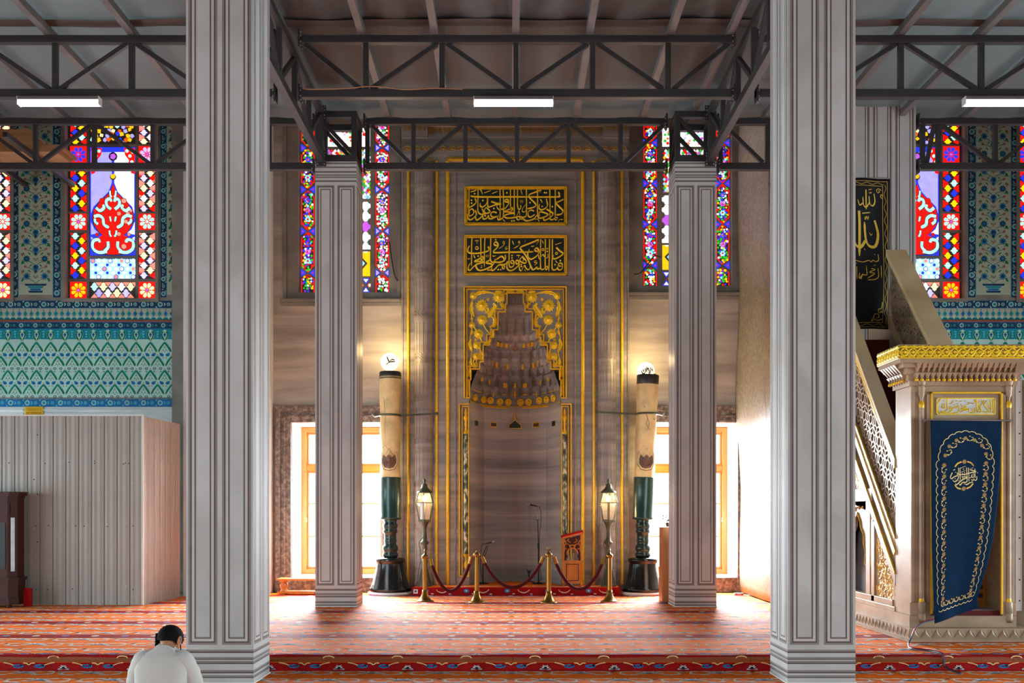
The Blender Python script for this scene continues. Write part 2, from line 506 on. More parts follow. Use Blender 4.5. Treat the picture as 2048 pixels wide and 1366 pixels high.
# the red carpet on the platform before the mihrab
b = MB()
DX0, DX1, DY, DZ = -1.84, 2.04, 19.12, .15
b.box(DX0, DX1, DY, YW - .135, .003, DZ, 1)
b.box(DX0 + .03, DX1 - .03, DY + .03, YW - .14, DZ, DZ + .003, 0)
flower_rows(b, DX0, DX1, DY, YW - .2, DZ + .0045)
for i in range(5):
    x = DX0 + .25 + i * .76
    v = lambda u, t: (u, DY - .002, t)
    blob(b, x, .085, .055, .04, 0, 0, 2, 10, v); blob(b, x, .085, .022, .016, 0, 0, 5, 8, lambda u, t: (u, DY - .003, t))
    stroke(b, [(x + .25, .06), (x + .32, .05), (x + .38, .075), (x + .42, .11)], .022, lambda u, t, l: v(u, t), 3, k=3)
    stroke(b, [(x + .2, .11), (x + .22, .075), (x + .28, .06)], .014, lambda u, t, l: v(u, t), 5, k=3)
    blob(b, x + .12, .03, .03, .012, 0, 0, 3, 6, v); blob(b, x + .45, .025, .03, .012, 0, 0, 4, 6, v)
pts = []
for k in range(13):
    a = pi * k / 12
    pts.append((.08 + .82 * cos(a), YW - .14 + .97 * sin(a), DZ + .002))
b.face(pts, 0)
tag(b.build('platform_carpet', CM), 'red bordered carpet over the low platform in front of the mihrab niche', 'carpet')
b = MB(); b.box(-1.82, -1.74, 19.105, 19.115, .035, .115, 0); b.face([(-1.8, 19.104, .06), (-1.76, 19.104, .06), (-1.76, 19.104, .095), (-1.8, 19.104, .095)], 1)
tag(b.build('paper_tag', ['paper_white', 'wire_blue']), 'small white paper tag on the corner of the red platform carpet', 'tag')

# ------------------------------------------------------------------ walls
XL, XR = -4.62, 4.5
TOP = 10.6


WLO_L = (-4.266, -2.50, .285, 3.297); WLO_R = (2.66, 4.40, .285, 3.297)

b = MB()
KW = YW / F
def wx(px): return (px - CX) * KW
def wz(py): return ZC - (py - HZ) * KW
WUP_L = (wx(573), wx(794), wz(597), 9.55); WUP_R = (wx(1263), wx(1480), wz(584), 9.55)
MX0, MX1 = wx(803), wx(1258)

def bay(mb, x0, x1, lo, up):
    mb.box(x0, x1, YW, YW + 1.15, 0, lo[2])
    mb.box(x0, lo[0], YW, YW + 1.15, lo[2], lo[3]); mb.box(lo[1], x1, YW, YW + 1.15, lo[2], lo[3])
    mb.box(x0, x1, YW, YW + 1.15, lo[3], up[2])
    mb.box(x0, up[0], YW, YW + .6, up[2], up[3]); mb.box(up[1], x1, YW, YW + .6, up[2], up[3])
    mb.box(x0, x1, YW, YW + .6, up[3], TOP)


bay(b, XL, MX0, WLO_L, WUP_L); bay(b, MX1, XR, WLO_R, WUP_R)
b.box(MX0, MX1, YW + 1.25, YW + 1.4, 0, TOP)
tag(b.build('wall_back', 'wall_marble'), kind='structure')

# plaster reveals of the two lower windows, dark granite surrounds
for nm, lo, side in (('window_1', WLO_L, 0), ('window_2', WLO_R, 1)):
    x0, x1, z0, z1 = lo
    b = MB()
    t = .012
    b.box(x0, x0 + t, YW + .02, YW + 1.1, z0, z1, 1); b.box(x1 - t, x1, YW + .02, YW + 1.1, z0, z1, 1)
    b.box(x0 + t, x1 - t, YW + .02, YW + 1.1, z1 - t, z1, 1); b.box(x0 + t, x1 - t, YW + .02, YW + 1.1, z0, z0 + t, 1)
    o = b.build(nm, ['dark_granite', 'white_plaster']); tag(o, kind='structure')
    b = MB()
    fx0, fx1 = (x0 - .30, x1 + .12) if side == 0 else (x0 - .12, x1 + .085)
    for (a, c, d, e) in ((fx0, x0, 0, z1 + .32), (x1, fx1, 0, z1 + .32), (x0, x1, z1, z1 + .32), (x0, x1, 0, z0)):
        b.box(a, c, YW - .05, YW + .02, d, e)
    for (a, c, d, e) in ((fx0, fx0 + .1, 0, z1 + .32), (fx1 - .1, fx1, 0, z1 + .32), (fx0 + .1, fx1 - .1, z1 + .22, z1 + .32)):
        b.box(a, c, YW - .09, YW - .05, d, e)
    for (a, c, d, e) in ((x0 - .14, x0 - .1, z0, z1 + .1), (x0 - .14, x1 + .06, z1 + .1, z1 + .14)):
        b.box(a, c, YW - .075, YW - .05, d, e)
    b.build('stone_surround', 'dark_granite', o, bevel=.006)
    # wooden casement, set deep in the reveal
    yf = YW + 1.0
    w = x1 - x0 - .024; xa = x0 + .012; xb = x1 - .012; zb = z0 + .012; zt = z1 - .02
    b = MB()
    s = .1
    b.box(xa, xa + s, yf - .12, yf + .04, zb, zt); b.box(xb - s, xb, yf - .12, yf + .04, zb, zt)
    b.box(xa + s, xb - s, yf - .12, yf + .04, zt - s, zt); b.box(xa + s, xb - s, yf - .12, yf + .04, zb, zb + s)
    xm = (xa + xb) / 2; zm = ZC + (HZ - 937) * yf / F
    b.box(xm - .06, xm + .06, yf - .1, yf + .04, zb + s, zt - s)
    b.box(xa + s, xm - .06, yf - .1, yf + .04, zm - .05, zm + .05); b.box(xm + .06, xb - s, yf - .1, yf + .04, zm - .05, zm + .05)
    for c0, c1 in ((xa + s, xm - .06), (xm + .06, xb - s)):
        for zz0, zz1 in ((zb + s, zm - .05), (zm + .05, zt - s)):
            b.box(c0, c0 + .045, yf - .06, yf, zz0, zz1); b.box(c1 - .045, c1, yf - .06, yf, zz0, zz1)
            b.box(c0 + .045, c1 - .045, yf - .06, yf, zz0, zz0 + .05); b.box(c0 + .045, c1 - .045, yf - .06, yf, zz1 - .05, zz1)
        for q in (1 / 3, 2 / 3):
            z = zb + s + (zm - .05 - zb - s) * q
            b.box(c0 + .045, c1 - .045, yf - .04, yf, z - .014, z + .014)
    fr = b.build('window_frame', 'wood_orange', o, bevel=.004)
    b = MB(); b.box(xm - .02, xm + .02, yf - .115, yf - .1, zm + .35, zm + .5); b.tube([(xm, yf - .12, zm + .42), (xm + .0, yf - .15, zm + .42), (xm + .0, yf - .15, zm + .34)], .009, 6)
    b.build('window_handle', 'black_metal', fr)
    b = MB(); b.box(xa + .02, xb - .02, yf + .005, yf + .012, zb + .02, zt - .02)
    b.build('pane', glow('daylight_pane_%d' % side, '#f2f6ff', 30.0), o)

# the pier sides beside the mihrab bay
b = MB(); b.box(-6.05, XL, 18.9, YW + .6, 0, TOP)
b.box(-6.55, -6.05, YW - .12, YW + .6, 0, TOP, 1)
tag(b.build('wall_left', ['white_paint', 'grey_stone']), kind='structure')
# right pier, clad in printed sheets in front and a loose flaked sheet on its side
b = MB()
b.box(XR, 6.72, 17.0, YW + .6, 0, TOP, 0)
tag(b.build('wall_right', ['clad_print']), kind='structure')
b = MB()
rows = []
for i in range(25):
    y = 17.08 + 2.79 * i / 24
    row = []
    for j in range(61):
        z = .02 + (9.2 if y > 17.6 else 7.1) * j / 60
        row.append((XR - .075 - .02 * sin(y * 2.2 + .3 * z) - .015 * sin(z * 1.7 + y) - (.05 * max(0, 1 - abs(z - 3.6) / 1.6) if z < 5.2 else 0), y, z))
    rows.append(row)
b.grid(rows, 0, True)
o = b.build('flaked_sheet', 'sheet_flake')
md = o.modifiers.new('thick', 'SOLIDIFY'); md.thickness = .006
tag(o, 'tall loose speckled sheet covering the side of the right pier beside the bright window', 'wall sheet')


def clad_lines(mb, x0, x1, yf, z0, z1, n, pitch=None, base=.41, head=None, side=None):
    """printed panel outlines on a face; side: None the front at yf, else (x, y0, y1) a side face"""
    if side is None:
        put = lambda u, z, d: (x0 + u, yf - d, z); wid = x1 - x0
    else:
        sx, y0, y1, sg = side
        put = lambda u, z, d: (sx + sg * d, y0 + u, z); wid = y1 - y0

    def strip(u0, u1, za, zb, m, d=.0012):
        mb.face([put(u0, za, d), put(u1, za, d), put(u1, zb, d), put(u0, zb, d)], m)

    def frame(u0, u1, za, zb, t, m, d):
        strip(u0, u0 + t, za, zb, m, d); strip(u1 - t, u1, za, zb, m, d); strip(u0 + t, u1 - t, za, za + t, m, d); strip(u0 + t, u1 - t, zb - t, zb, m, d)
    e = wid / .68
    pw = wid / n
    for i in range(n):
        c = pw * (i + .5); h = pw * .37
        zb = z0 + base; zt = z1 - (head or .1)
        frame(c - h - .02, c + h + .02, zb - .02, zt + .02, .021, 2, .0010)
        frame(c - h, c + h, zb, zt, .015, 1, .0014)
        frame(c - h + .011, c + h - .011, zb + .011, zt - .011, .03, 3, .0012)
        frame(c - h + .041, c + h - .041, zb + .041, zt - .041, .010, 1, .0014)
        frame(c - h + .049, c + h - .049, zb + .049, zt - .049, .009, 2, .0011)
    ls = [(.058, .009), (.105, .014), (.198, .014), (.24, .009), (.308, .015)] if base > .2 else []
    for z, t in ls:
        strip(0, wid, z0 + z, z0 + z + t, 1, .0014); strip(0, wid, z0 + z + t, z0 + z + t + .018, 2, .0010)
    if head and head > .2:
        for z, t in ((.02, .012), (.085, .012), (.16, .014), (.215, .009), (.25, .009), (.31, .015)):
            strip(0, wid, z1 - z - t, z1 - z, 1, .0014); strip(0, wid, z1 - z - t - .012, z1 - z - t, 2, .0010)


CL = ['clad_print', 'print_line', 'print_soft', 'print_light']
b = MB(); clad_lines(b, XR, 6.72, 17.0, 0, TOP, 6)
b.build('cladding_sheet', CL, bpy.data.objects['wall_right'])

# roof over the windows; added unseen slab keeps skylight off the middle membrane
b = MB(); b.box(-14, 14, 16.0, 21.2, TOP, TOP + .1); b.box(-4.4, 4.5, -4.9, 16.0, 8.55, 8.65)
tag(b.build('ceiling', 'membrane'), kind='structure')

# added unseen hall walls: low openings admit daylight, solid tops shade the upper wall
OPEN = 3.1
b = MB(); b.box(-14.2, -14, -5, YW + .6, OPEN, TOP)
for y in (-4.6, 2, 8.5, 15, 19.6): b.box(-14.2, -14, y - .35, y + .35, LOW, OPEN)
tag(b.build('wall_left_outer', 'grey_stone'), kind='structure')
b = MB(); b.box(14, 14.2, -5, YW + .6, OPEN, TOP)
for y in (-4.6, 2, 8.5, 15, 19.6): b.box(14, 14.2, y - .35, y + .35, LOW, OPEN)
tag(b.build('wall_right_outer', 'grey_stone'), kind='structure')
b = MB(); b.box(-14.2, 14.2, -5.2, -5, OPEN, TOP)
for x in (-14, -7, 0, 7, 14): b.box(x - .35, x + .35, -5.2, -5, LOW, OPEN)
tag(b.build('wall_front', 'grey_stone'), kind='structure')
# ------------------------------------------------------------------ tiled walls
PAT = ['glaze_teal', 'glaze_white', 'glaze_cream', 'glaze_blue', 'glaze_navy', 'glaze_green', 'glaze_rust', 'glaze_sky', 'white_marble', 'grey_stone', 'gold']
TEAL, WHT, CRM, BLU, NVY, GRN, RST, SKY, MRB, STN, GLD = range(11)
YT = YW - .003


def rect(mb, x0, x1, z0, z1, m, d=0.0):
    mb.face([(x0, YT - d, z0), (x1, YT - d, z0), (x1, YT - d, z1), (x0, YT - d, z1)], m)


def tv(d): return lambda u, v: (u, YT - d, v)


def t3(d): return lambda u, v, l=0: (u, YT - d, v)


def swirl_band(mb, x0, x1, z0, z1, ground=NVY, light=SKY, step=None, vertical=False):
    """a border of rings and half leaves"""
    rect(mb, x0, x1, z0, z1, ground, 0)
    lines = .008
    if not vertical:
        rect(mb, x0, x1, z0, z0 + lines, BLU, .0006); rect(mb, x0, x1, z1 - lines, z1, BLU, .0006)
    else:
        rect(mb, x0, x0 + lines, z0, z1, SKY, .0006); rect(mb, x1 - lines, x1, z0, z1, SKY, .0006)
    h = (x1 - x0) if vertical else (z1 - z0)
    step = step or h * 1.05
    L = (z1 - z0) if vertical else (x1 - x0)
    n = max(1, int(L / step))
    for i in range(n):
        t = (i + .5) * L / n
        u, v = ((x0 + x1) / 2, z0 + t) if vertical else (x0 + t, (z0 + z1) / 2)
        r = h * (.33 if i % 2 == 0 else .22)
        blob(mb, u, v, r, r, 0, 0, light if i % 2 else WHT, 10, tv(.0012)); blob(mb, u, v, r * .74, r * .74, 0, 0, ground, 10, tv(.0018))
        if i % 2 == 0:
            for q in range(6): blob(mb, u + r * .5 * cos(q * pi / 3), v + r * .5 * sin(q * pi / 3), r * .2, r * .2, 0, 0, SKY, 6, tv(.0024))
            blob(mb, u, v, r * .24, r * .24, 0, 0, GRN, 6, tv(.0026))
        else:
            blob(mb, u, v, r * .4, r * .4, 0, 0, SKY, 6, tv(.0024))
        for sg in (-1, 1):
            a = (.9 if i % 2 else -.9) * sg
            du, dv = (h * .22 * sg, step * .45) if vertical else (step * .45, h * .22 * sg)
            petal(mb, u + du, v + dv, h * .34, h * .07, a, 0, light, tv(.0012))


def lattice_field(mb, x0, x1, ztop, rows_n, PX=.277, RZ=.2735, phase=0.0):
    n0 = int((x0 - phase) / PX) - 1; n1 = int((x1 - phase) / PX) + 1
    zb = ztop - .235 - rows_n * RZ
    rect(mb, x0, x1, zb, ztop, WHT, 0)
    rect(mb, x0, x1, ztop - .2, ztop, TEAL, .0004)
    ok = lambda x: x0 + .03 < x < x1 - .03
    for i in range(n0, n1 + 1):
        x = phase + i * PX
        if ok(x):                                                   # drops of the top row
            z = ztop - .12
            drop = lambda s: [(x + s * a, z + s * c) for a, c in ((0, .11), (.04, .085), (.075, .03), (.07, -.03), (.035, -.09), (.03, -.13), (.1, -.17), (-.1, -.17), (-.03, -.13), (-.035, -.09), (-.07, -.03), (-.075, .03), (-.04, .085))]
            mb.face([(a, YT - .0010, c) for a, c in drop(1.0)], WHT)
            for s in (-1, 1):
                stroke(mb, [(x + s * .028, z + .07), (x + s * .055, z + .03), (x + s * .052, z - .02), (x + s * .012, z - .1)], .034, t3(.0016), GRN, k=3, soft=.8)
            mb.face([(x, YT - .0018, z + .055), (x + .03, YT - .0018, z + .012), (x, YT - .0018, z - .045), (x - .03, YT - .0018, z + .012)], BLU)
            blob(mb, x, z + .01, .012, .014, 0, 0, NVY, 6, tv(.0024))
        xx = x + PX / 2
        if ok(xx):
            blob(mb, xx, ztop - .1, .018, .02, 0, 0, SKY, 7, tv(.0010)); blob(mb, xx, ztop - .05, .03, .012, 0, 0, SKY, 6, tv(.0010)); blob(mb, xx, ztop - .15, .016, .02, 0, 0, SKY, 6, tv(.0010))
    for j in range(rows_n):
        z = ztop - .235 - j * RZ
        for i in range(n0, n1 + 1):
            x = phase + i * PX + (PX / 2 if j % 2 else 0)
            if not (x0 + .12 < x < x1 - .12):
                if not (x0 + .02 < x < x1 - .02): continue
                sides = (1,) if x < (x0 + x1) / 2 else (-1,)
            else:
                sides = (-1, 1)
            blob(mb, x, z + .005, .012, .012, 0, 0, RST, 6, tv(.0012))
            for s in sides:
                stroke(mb, [(x + s * .006, z - .02), (x + s * .04, z - .075), (x + s * .085, z - .14), (x + s * .122, z - .21)], .044, t3(.0012), GRN, k=3, soft=.75)
                stroke(mb, [(x + s * .02, z - .02), (x + s * .065, z - .075), (x + s * .105, z - .13)], .014, t3(.0014), SKY, k=2, soft=.9)
                pz = z - .262
                blob(mb, x + s * .03, z - .175, .009, .018, s * .3, 0, NVY, 5, tv(.0012)); blob(mb, x + s * .016, z - .13, .007, .012, 0, 0, GRN, 5, tv(.0012))
                blob(mb, x + s * .055, z - .09 - .11, .008, .008, 0, 0, RST, 5, tv(.0012))
                if j % 2 == 0:
                    blob(mb, x + s * .058, pz - .005, .044, .034, s * .5, 0, BLU, 8, tv(.0014)); petal(mb, x + s * .07, pz, .05, .014, pi / 2 - s * .7, 0, BLU, tv(.0013)); blob(mb, x + s * .058, pz - .01, .014, .010, s * .5, 0, NVY, 6, tv(.002))
                    blob(mb, x + s * .03, pz - .065, .018, .009, -s * .5, 0, RST, 6, tv(.0012))
                else:
                    blob(mb, x + s * .06, pz, .031, .026, 0, 0, NVY, 9, tv(.0014)); blob(mb, x + s * .06, pz, .017, .013, 0, 0, WHT, 7, tv(.002)); stroke(mb, [(x + s * .03, pz + .0), (x, pz - .004)], .006, t3(.0011), RST, k=1, soft=1); petal(mb, x + s * .05, pz - .035, .06, .008, -pi / 2 + s * .5, 0, GRN, tv(.0011))
                    blob(mb, x + s * .035, pz - .06, .013, .007, s * .5, 0, RST, 6, tv(.0012)); blob(mb, x + s * .075, pz - .05, .009, .007, s * .5, 0, GRN, 6, tv(.0012))
            blob(mb, x, z - .11, .006, .03, 0, 0, GRN, 5, tv(.0011)); blob(mb, x, z - .205, .007, .02, 0, 0, GRN, 5, tv(.0011)); blob(mb, x, z - .06, .012, .008, 0, 0, BLU, 5, tv(.0011))
    return zb


def flower_panel(mb, x0, x1, z0, z1, half=0):
    """white panel: a footed bowl at the bottom and flowering stems rising from it"""
    rect(mb, x0, x1, z0, z1, CRM, .0003)
    w = x1 - x0
    xc = (x0 + x1) / 2 if not half else x0 + w * .95
    W_ = w if not half else w * 1.9
    okx = lambda x: x0 + .02 < x < x1 - .02

    def B(x, z, a, bb, r, m, n=8, d=.0012):
        if x0 + a < x < x1 - a: blob(mb, x, z, a, bb, r, 0, m, n, tv(d))

    def S(pts, wd, m):
        if all(x0 + .015 < p[0] < x1 - .015 for p in pts): stroke(mb, pts, wd, t3(.0009), m, k=3, soft=.8)
    zb = z0 + .04
    for a, c, m in ((.13, .0, NVY), (.1, .045, BLU), (.14, .09, TEAL), (.2, .135, NVY)):
        q = [(max(x0 + .01, xc - a * W_ * 1.5), zb + c), (min(x1 - .01, xc + a * W_ * 1.5), zb + c), (min(x1 - .01, xc + a * W_ * 1.7), zb + c + .04), (max(x0 + .01, xc - a * W_ * 1.7), zb + c + .04)]
        mb.face([(u, YT - .0012, v) for u, v in q], m)
    z = zb + .3; row = 0
    while z < z1 - .1:
        for s in (-1, 1):
            off = W_ * .27
            if row % 2 == 0:
                S([(xc, z - .12), (xc + s * off * .4, z - .06), (xc + s * off * .9, z - .02)], .012, GRN)
                B(xc + s * off, z + .02, .055, .055, 0, NVY if row % 4 else BLU, 10); B(xc + s * off, z + .02, .03, .03, 0, BLU if row % 4 else NVY, 8, .002)
                for q in range(9): 
                    a = 2 * pi * q / 9
                    B(xc + s * off + .064 * cos(a), z + .02 + .064 * sin(a), .014, .01, a, GRN, 5)
                B(xc + s * off * 1.45, z - .05, .024, .045, s * .5, GRN, 6); B(xc + s * off * 1.5, z + .1, .02, .035, -s * .5, RST, 6)
            else:
                S([(xc, z - .1), (xc + s * off * .5, z), (xc + s * off * 1.2, z + .03)], .012, GRN)
                B(xc + s * off * 1.15, z + .04, .03, .024, s * .6, RST, 7); B(xc + s * off * 1.35, z - .05, .03, .014, s * .8, GRN, 6); B(xc + s * off * .7, z - .05, .04, .013, s * .7, GRN, 6)
                B(xc + s * off * .55, z + .06, .035, .013, -s * .8, GRN, 6); B(xc + s * off * 1.3, z + .11, .03, .012, s, GRN, 6)
        if row % 2:
            B(xc, z + .02, .06, .06, 0, BLU, 10); B(xc, z + .03, .034, .034, 0, NVY, 8, .002); B(xc, z - .05, .028, .03, 0, NVY, 7)
        else:
            B(xc, z, .016, .03, 0, RST, 6); B(xc - .035, z + .02, .01, .03, .3, GRN, 5); B(xc + .035, z + .02, .01, .03, -.3, GRN, 5)
        z += .17; row += 1
    for zz in [z0 + .33 * q for q in range(1, int((z1 - z0) / .33) + 1)]:      # tile joints
        if zz < z1: rect(mb, x0, x1, zz - .002, zz + .002, GRN, .0008)


def frieze(mb, x0, x1, z0, z1):
    """white and teal interlocked lozenges"""
    rect(mb, x0, x1, z0, z1, CRM, 0)
    h = z1 - z0
    rect(mb, x0, x1, z0, z0 + h * .22, TEAL, .0005)
    n = int((x1 - x0) / .117)
    for i in range(n):
        x = x0 + (i + .5) * (x1 - x0) / n
        m = BLU if random.random() < .3 else TEAL
        zc = z0 + h * .55
        mb.face([(x, YT - .0012, zc + h * .26), (x + .042, YT - .0012, zc), (x, YT - .0012, zc - h * .26), (x - .042, YT - .0012, zc)], m)
        blob(mb, x, zc + h * .33, .009, .016, 0, 0, NVY, 5, tv(.0013))
        xx = x + .5 * (x1 - x0) / n
        if xx < x1 - .05:
            mb.face([(xx, YT - .0012, z0 + h * .42), (xx + .03, YT - .0012, z0 + h * .22), (xx, YT - .0012, z0 + h * .05), (xx - .03, YT - .0012, z0 + h * .22)], WHT)


ZW0, ZW1 = wz(597), 9.62


def tiled(name, x0, x1, wins, parts, phase):
    """wins: (x0, x1) of the glazed openings; parts: callback drawing what stands between them"""
    b = MB(); x = x0
    for a, c in wins:
        b.box(x, a, YW, YW + .6, 0, TOP, 9); b.box(a, c, YW, YW + .6, 0, ZW0, 9); b.box(a, c, YW, YW + .6, ZW1, TOP, 9); x = c
    b.box(x, x1, YW, YW + .6, 0, TOP, 9)
    rect(b, x0, x1, 0, wz(814), MRB)
    swirl_band(b, x0, x1, wz(813.5), wz(798), BLU, SKY)
    lattice_field(b, x0, x1, wz(658), 4, phase=phase)
    swirl_band(b, x0, x1, wz(657.5), wz(644), NVY, TEAL)
    b.box(x0, x1, YW - .03, YW, wz(644), wz(640.5), 6); b.box(x0, x1, YW - .02, YW, wz(658.2), wz(657.3), 3)
    frieze(b, x0, x1, wz(640), wz(617))
    swirl_band(b, x0, x1, wz(616.5), wz(601), NVY, WHT)
    parts(b)
    return tag(b.build(name, PAT), kind='structure')


def left_parts(b):
    for px in (37, -253):
        swirl_band(b, wx(px - 17), wx(px + .5), ZW0 + .02, TOP, NVY, CRM, vertical=True)
        flower_panel(b, wx(px + 1), wx(px + 68), wz(600) + .1, TOP)
        swirl_band(b, wx(px + 68.5), wx(px + 85), ZW0 + .02, TOP, NVY, CRM, vertical=True)
    swirl_band(b, wx(320), wx(334), ZW0 + .02, TOP, NVY, CRM, vertical=True)
    flower_panel(b, wx(334.5), wx(362), wz(600) + .1, TOP, half=1)
    # moulded marble panels above the metal fence
    for x0, x1 in ((wx(87), wx(352)), (wx(-180), wx(47))):
        b.box(x0, x1, YW - .02, YW - .004, wz(822), wz(818.5), MRB); b.box(x0, x1, YW - .012, YW - .004, wz(900), wz(826), MRB)
    b.box(wx(352), wx(361), YW - .03, YW - .004, 0, wz(816), MRB)


def right_parts(b):
    for px in (1952, 2242):
        swirl_band(b, wx(px - 17), wx(px), ZW0 + .02, TOP, NVY, CRM, vertical=True)
        flower_panel(b, wx(px + .5), wx(px + 69), wz(600) + .1, TOP)
        swirl_band(b, wx(px + 69.5), wx(px + 85), ZW0 + .02, TOP, NVY, CRM, vertical=True)


tiled('wall_back_left', -14, wx(362), [(wx(-166), wx(20)), (wx(124), wx(318))], left_parts, wx(16))
tiled('wall_back_right', 6.73, 14, [(wx(1741), wx(1935)), (wx(2035), wx(2230))], right_parts, wx(1868))
b = MB()
b.box(wx(51), wx(87), YW - .022, YW - .006, wz(832), wz(813.5), 0)
for j in range(2):
    for i in range(7):
        x = wx(54 + i * 4.4); z = wz(817.5 + j * 8)
        b.box(x, x + .028, YW - .026, YW - .022, z - .035, z - .022, 1); b.box(x + .004, x + .012, YW - .026, YW - .022, z - .035, z + .01, 1); b.ball((x + .026, YW - .024, z), .007, 4, 1)
    b.box(wx(53), wx(85), YW - .026, YW - .022, wz(815 + j * 9.5), wz(814.4 + j * 9.5), 1)
tag(b.build('inscription_plate', ['gold', 'old_gold']), 'small gold inscribed plate on the white marble under the left tile wall', 'plaque')

# ------------------------------------------------------------------ stained glass
GL = {}
for nm, c, s in (('red', '#f5140c', 1.15), ('redb', '#ff8a78', 1.3), ('yellow', '#ffc410', 1.15), ('yellowb', '#fff0a8', 1.5), ('blue', '#2a3cf2', 1.1), ('blueb', '#b9b4ff', 1.4), ('mint', '#b6fbe6', 1.15),
                ('white', '#fbfdff', 1.35), ('green', '#2cc428', 1.0), ('greenb', '#b8f7c0', 1.4), ('lilac', '#a9a4ff', 1.2), ('lilacb', '#e8e4ff', 1.7), ('violet', '#c05ae0', 1.1), ('purple', '#8428c8', 1.0), ('sky', '#8fd8ff', 1.3), ('orange', '#f2600c', 1.0)):
    glow('glass_' + nm, c, s)  # names ending in b: paler copies with brighter sky put into the glass
    GL[nm] = len(GL)
GMATS = ['glass_' + n for n in GL]
LEADM = len(GMATS); GMATS = GMATS + ['lead', 'grey_stone']
STONE = LEADM + 1


class Glass:
    def __init__(s, y, dx=0.0):
        s.b = MB(); s.y = y; s.dx = dx

    def p(s, u, v, d=0): return (wx(u) + s.dx, s.y - d, wz(v))

    def poly(s, pts, col, d=.004): s.b.face([s.p(u, v, d) for u, v in pts], GL[col] if isinstance(col, str) else col)

    def rect(s, u0, v0, u1, v1, col, d=.004): s.poly([(u0, v1), (u1, v1), (u1, v0), (u0, v0)], col, d)

    def disc(s, u, v, r, col, d=.008, n=9, q=1.0, rot=0.0):
        s.poly([(u + r * cos(rot + 2 * pi * i / n), v + r * q * sin(rot + 2 * pi * i / n)) for i in range(n)], col, d)

    def wavy(s, u, v, a, h, col, d=.007):
        """a lozenge with waisted sides"""
        s.poly([(u - a, v), (u - a * .55, v - h * .28), (u - a * .45, v - h * .62), (u, v - h), (u + a * .45, v - h * .62), (u + a * .55, v - h * .28), (u + a, v), (u + a * .55, v + h * .28), (u + a * .45, v + h * .62), (u, v + h), (u - a * .45, v + h * .62), (u - a * .55, v + h * .28)], col, d)

    def rosette(s, u, v, r, col, eye, ground):
        s.rect(u - r * 1.1, v - r * 1.1, u + r * 1.1, v + r * 1.1, ground)
        for i in range(8):
            a = 2 * pi * i / 8 + pi / 8
            s.poly([(u + r * .22 * cos(a), v + r * .22 * sin(a)), (u + r * .62 * cos(a - .34), v + r * .62 * sin(a - .34)), (u + r * .9 * cos(a - .26), v + r * .9 * sin(a - .26)), (u + r * cos(a), v + r * sin(a)), (u + r * .9 * cos(a + .26), v + r * .9 * sin(a + .26)), (u + r * .62 * cos(a + .34), v + r * .62 * sin(a + .34))], col, .008)
        s.disc(u, v, r * .21, LEADM, .009); s.disc(u, v, r * .19, eye, .011)

    def lozenges(s, u0, v0, u1, v1, cols, grounds, h):
        """a strip of two columns of waisted panes on triangles"""
        s.rect(u0, v0, u1, v1, LEADM, .002)
        w = u1 - u0; n = int(round((v1 - v0) / h)); hh = (v1 - v0) / n; k = 0
        for i in range(n):
            v = v0 + hh * (i + .5)
            left = i % 2 == 0
            for q, c in ((.3, 0), (.7, 1)):
                s.wavy(u0 + w * (.3 if left else .7), v, w * .25, hh * .74, cols[i % len(cols)], .008)
            e = u1 if left else u0; t = -1 if left else 1
            s.poly([(e, v - hh * .75), (e, v + hh * .75), (e + t * w * .38, v)][::(1 if left else -1)], grounds[i % len(grounds)], .005)
            e = u0 if left else u1
            s.poly([(e, v - hh * .8), (e - t * w * .2, v - hh * .45), (e, v - hh * .15)], grounds[i % len(grounds)], .005)

    def mosaic(s, inside, box, cell, pal, d=.008, seed=1):
        rnd = random.Random(seed)
        u0, v0, u1, v1 = box; v = v0; row = 0
        while v < v1:
            u = u0 + (cell / 2 if row % 2 else 0)
            while u < u1:
                a = u + rnd.uniform(-.25, .25) * cell; c = v + rnd.uniform(-.25, .25) * cell
                r = cell * rnd.uniform(.42, .6)
                n = rnd.choice((4, 5, 6)); ro = rnd.uniform(0, 3)
                pts = [(a + r * cos(ro + 2 * pi * i / n) * rnd.uniform(.75, 1.1), c + r * sin(ro + 2 * pi * i / n) * rnd.uniform(.75, 1.1)) for i in range(n)]
                if inside(a, c): s.poly(pts, rnd.choice(pal), d + rnd.uniform(0, .003))
                u += cell
            v += cell * .88; row += 1


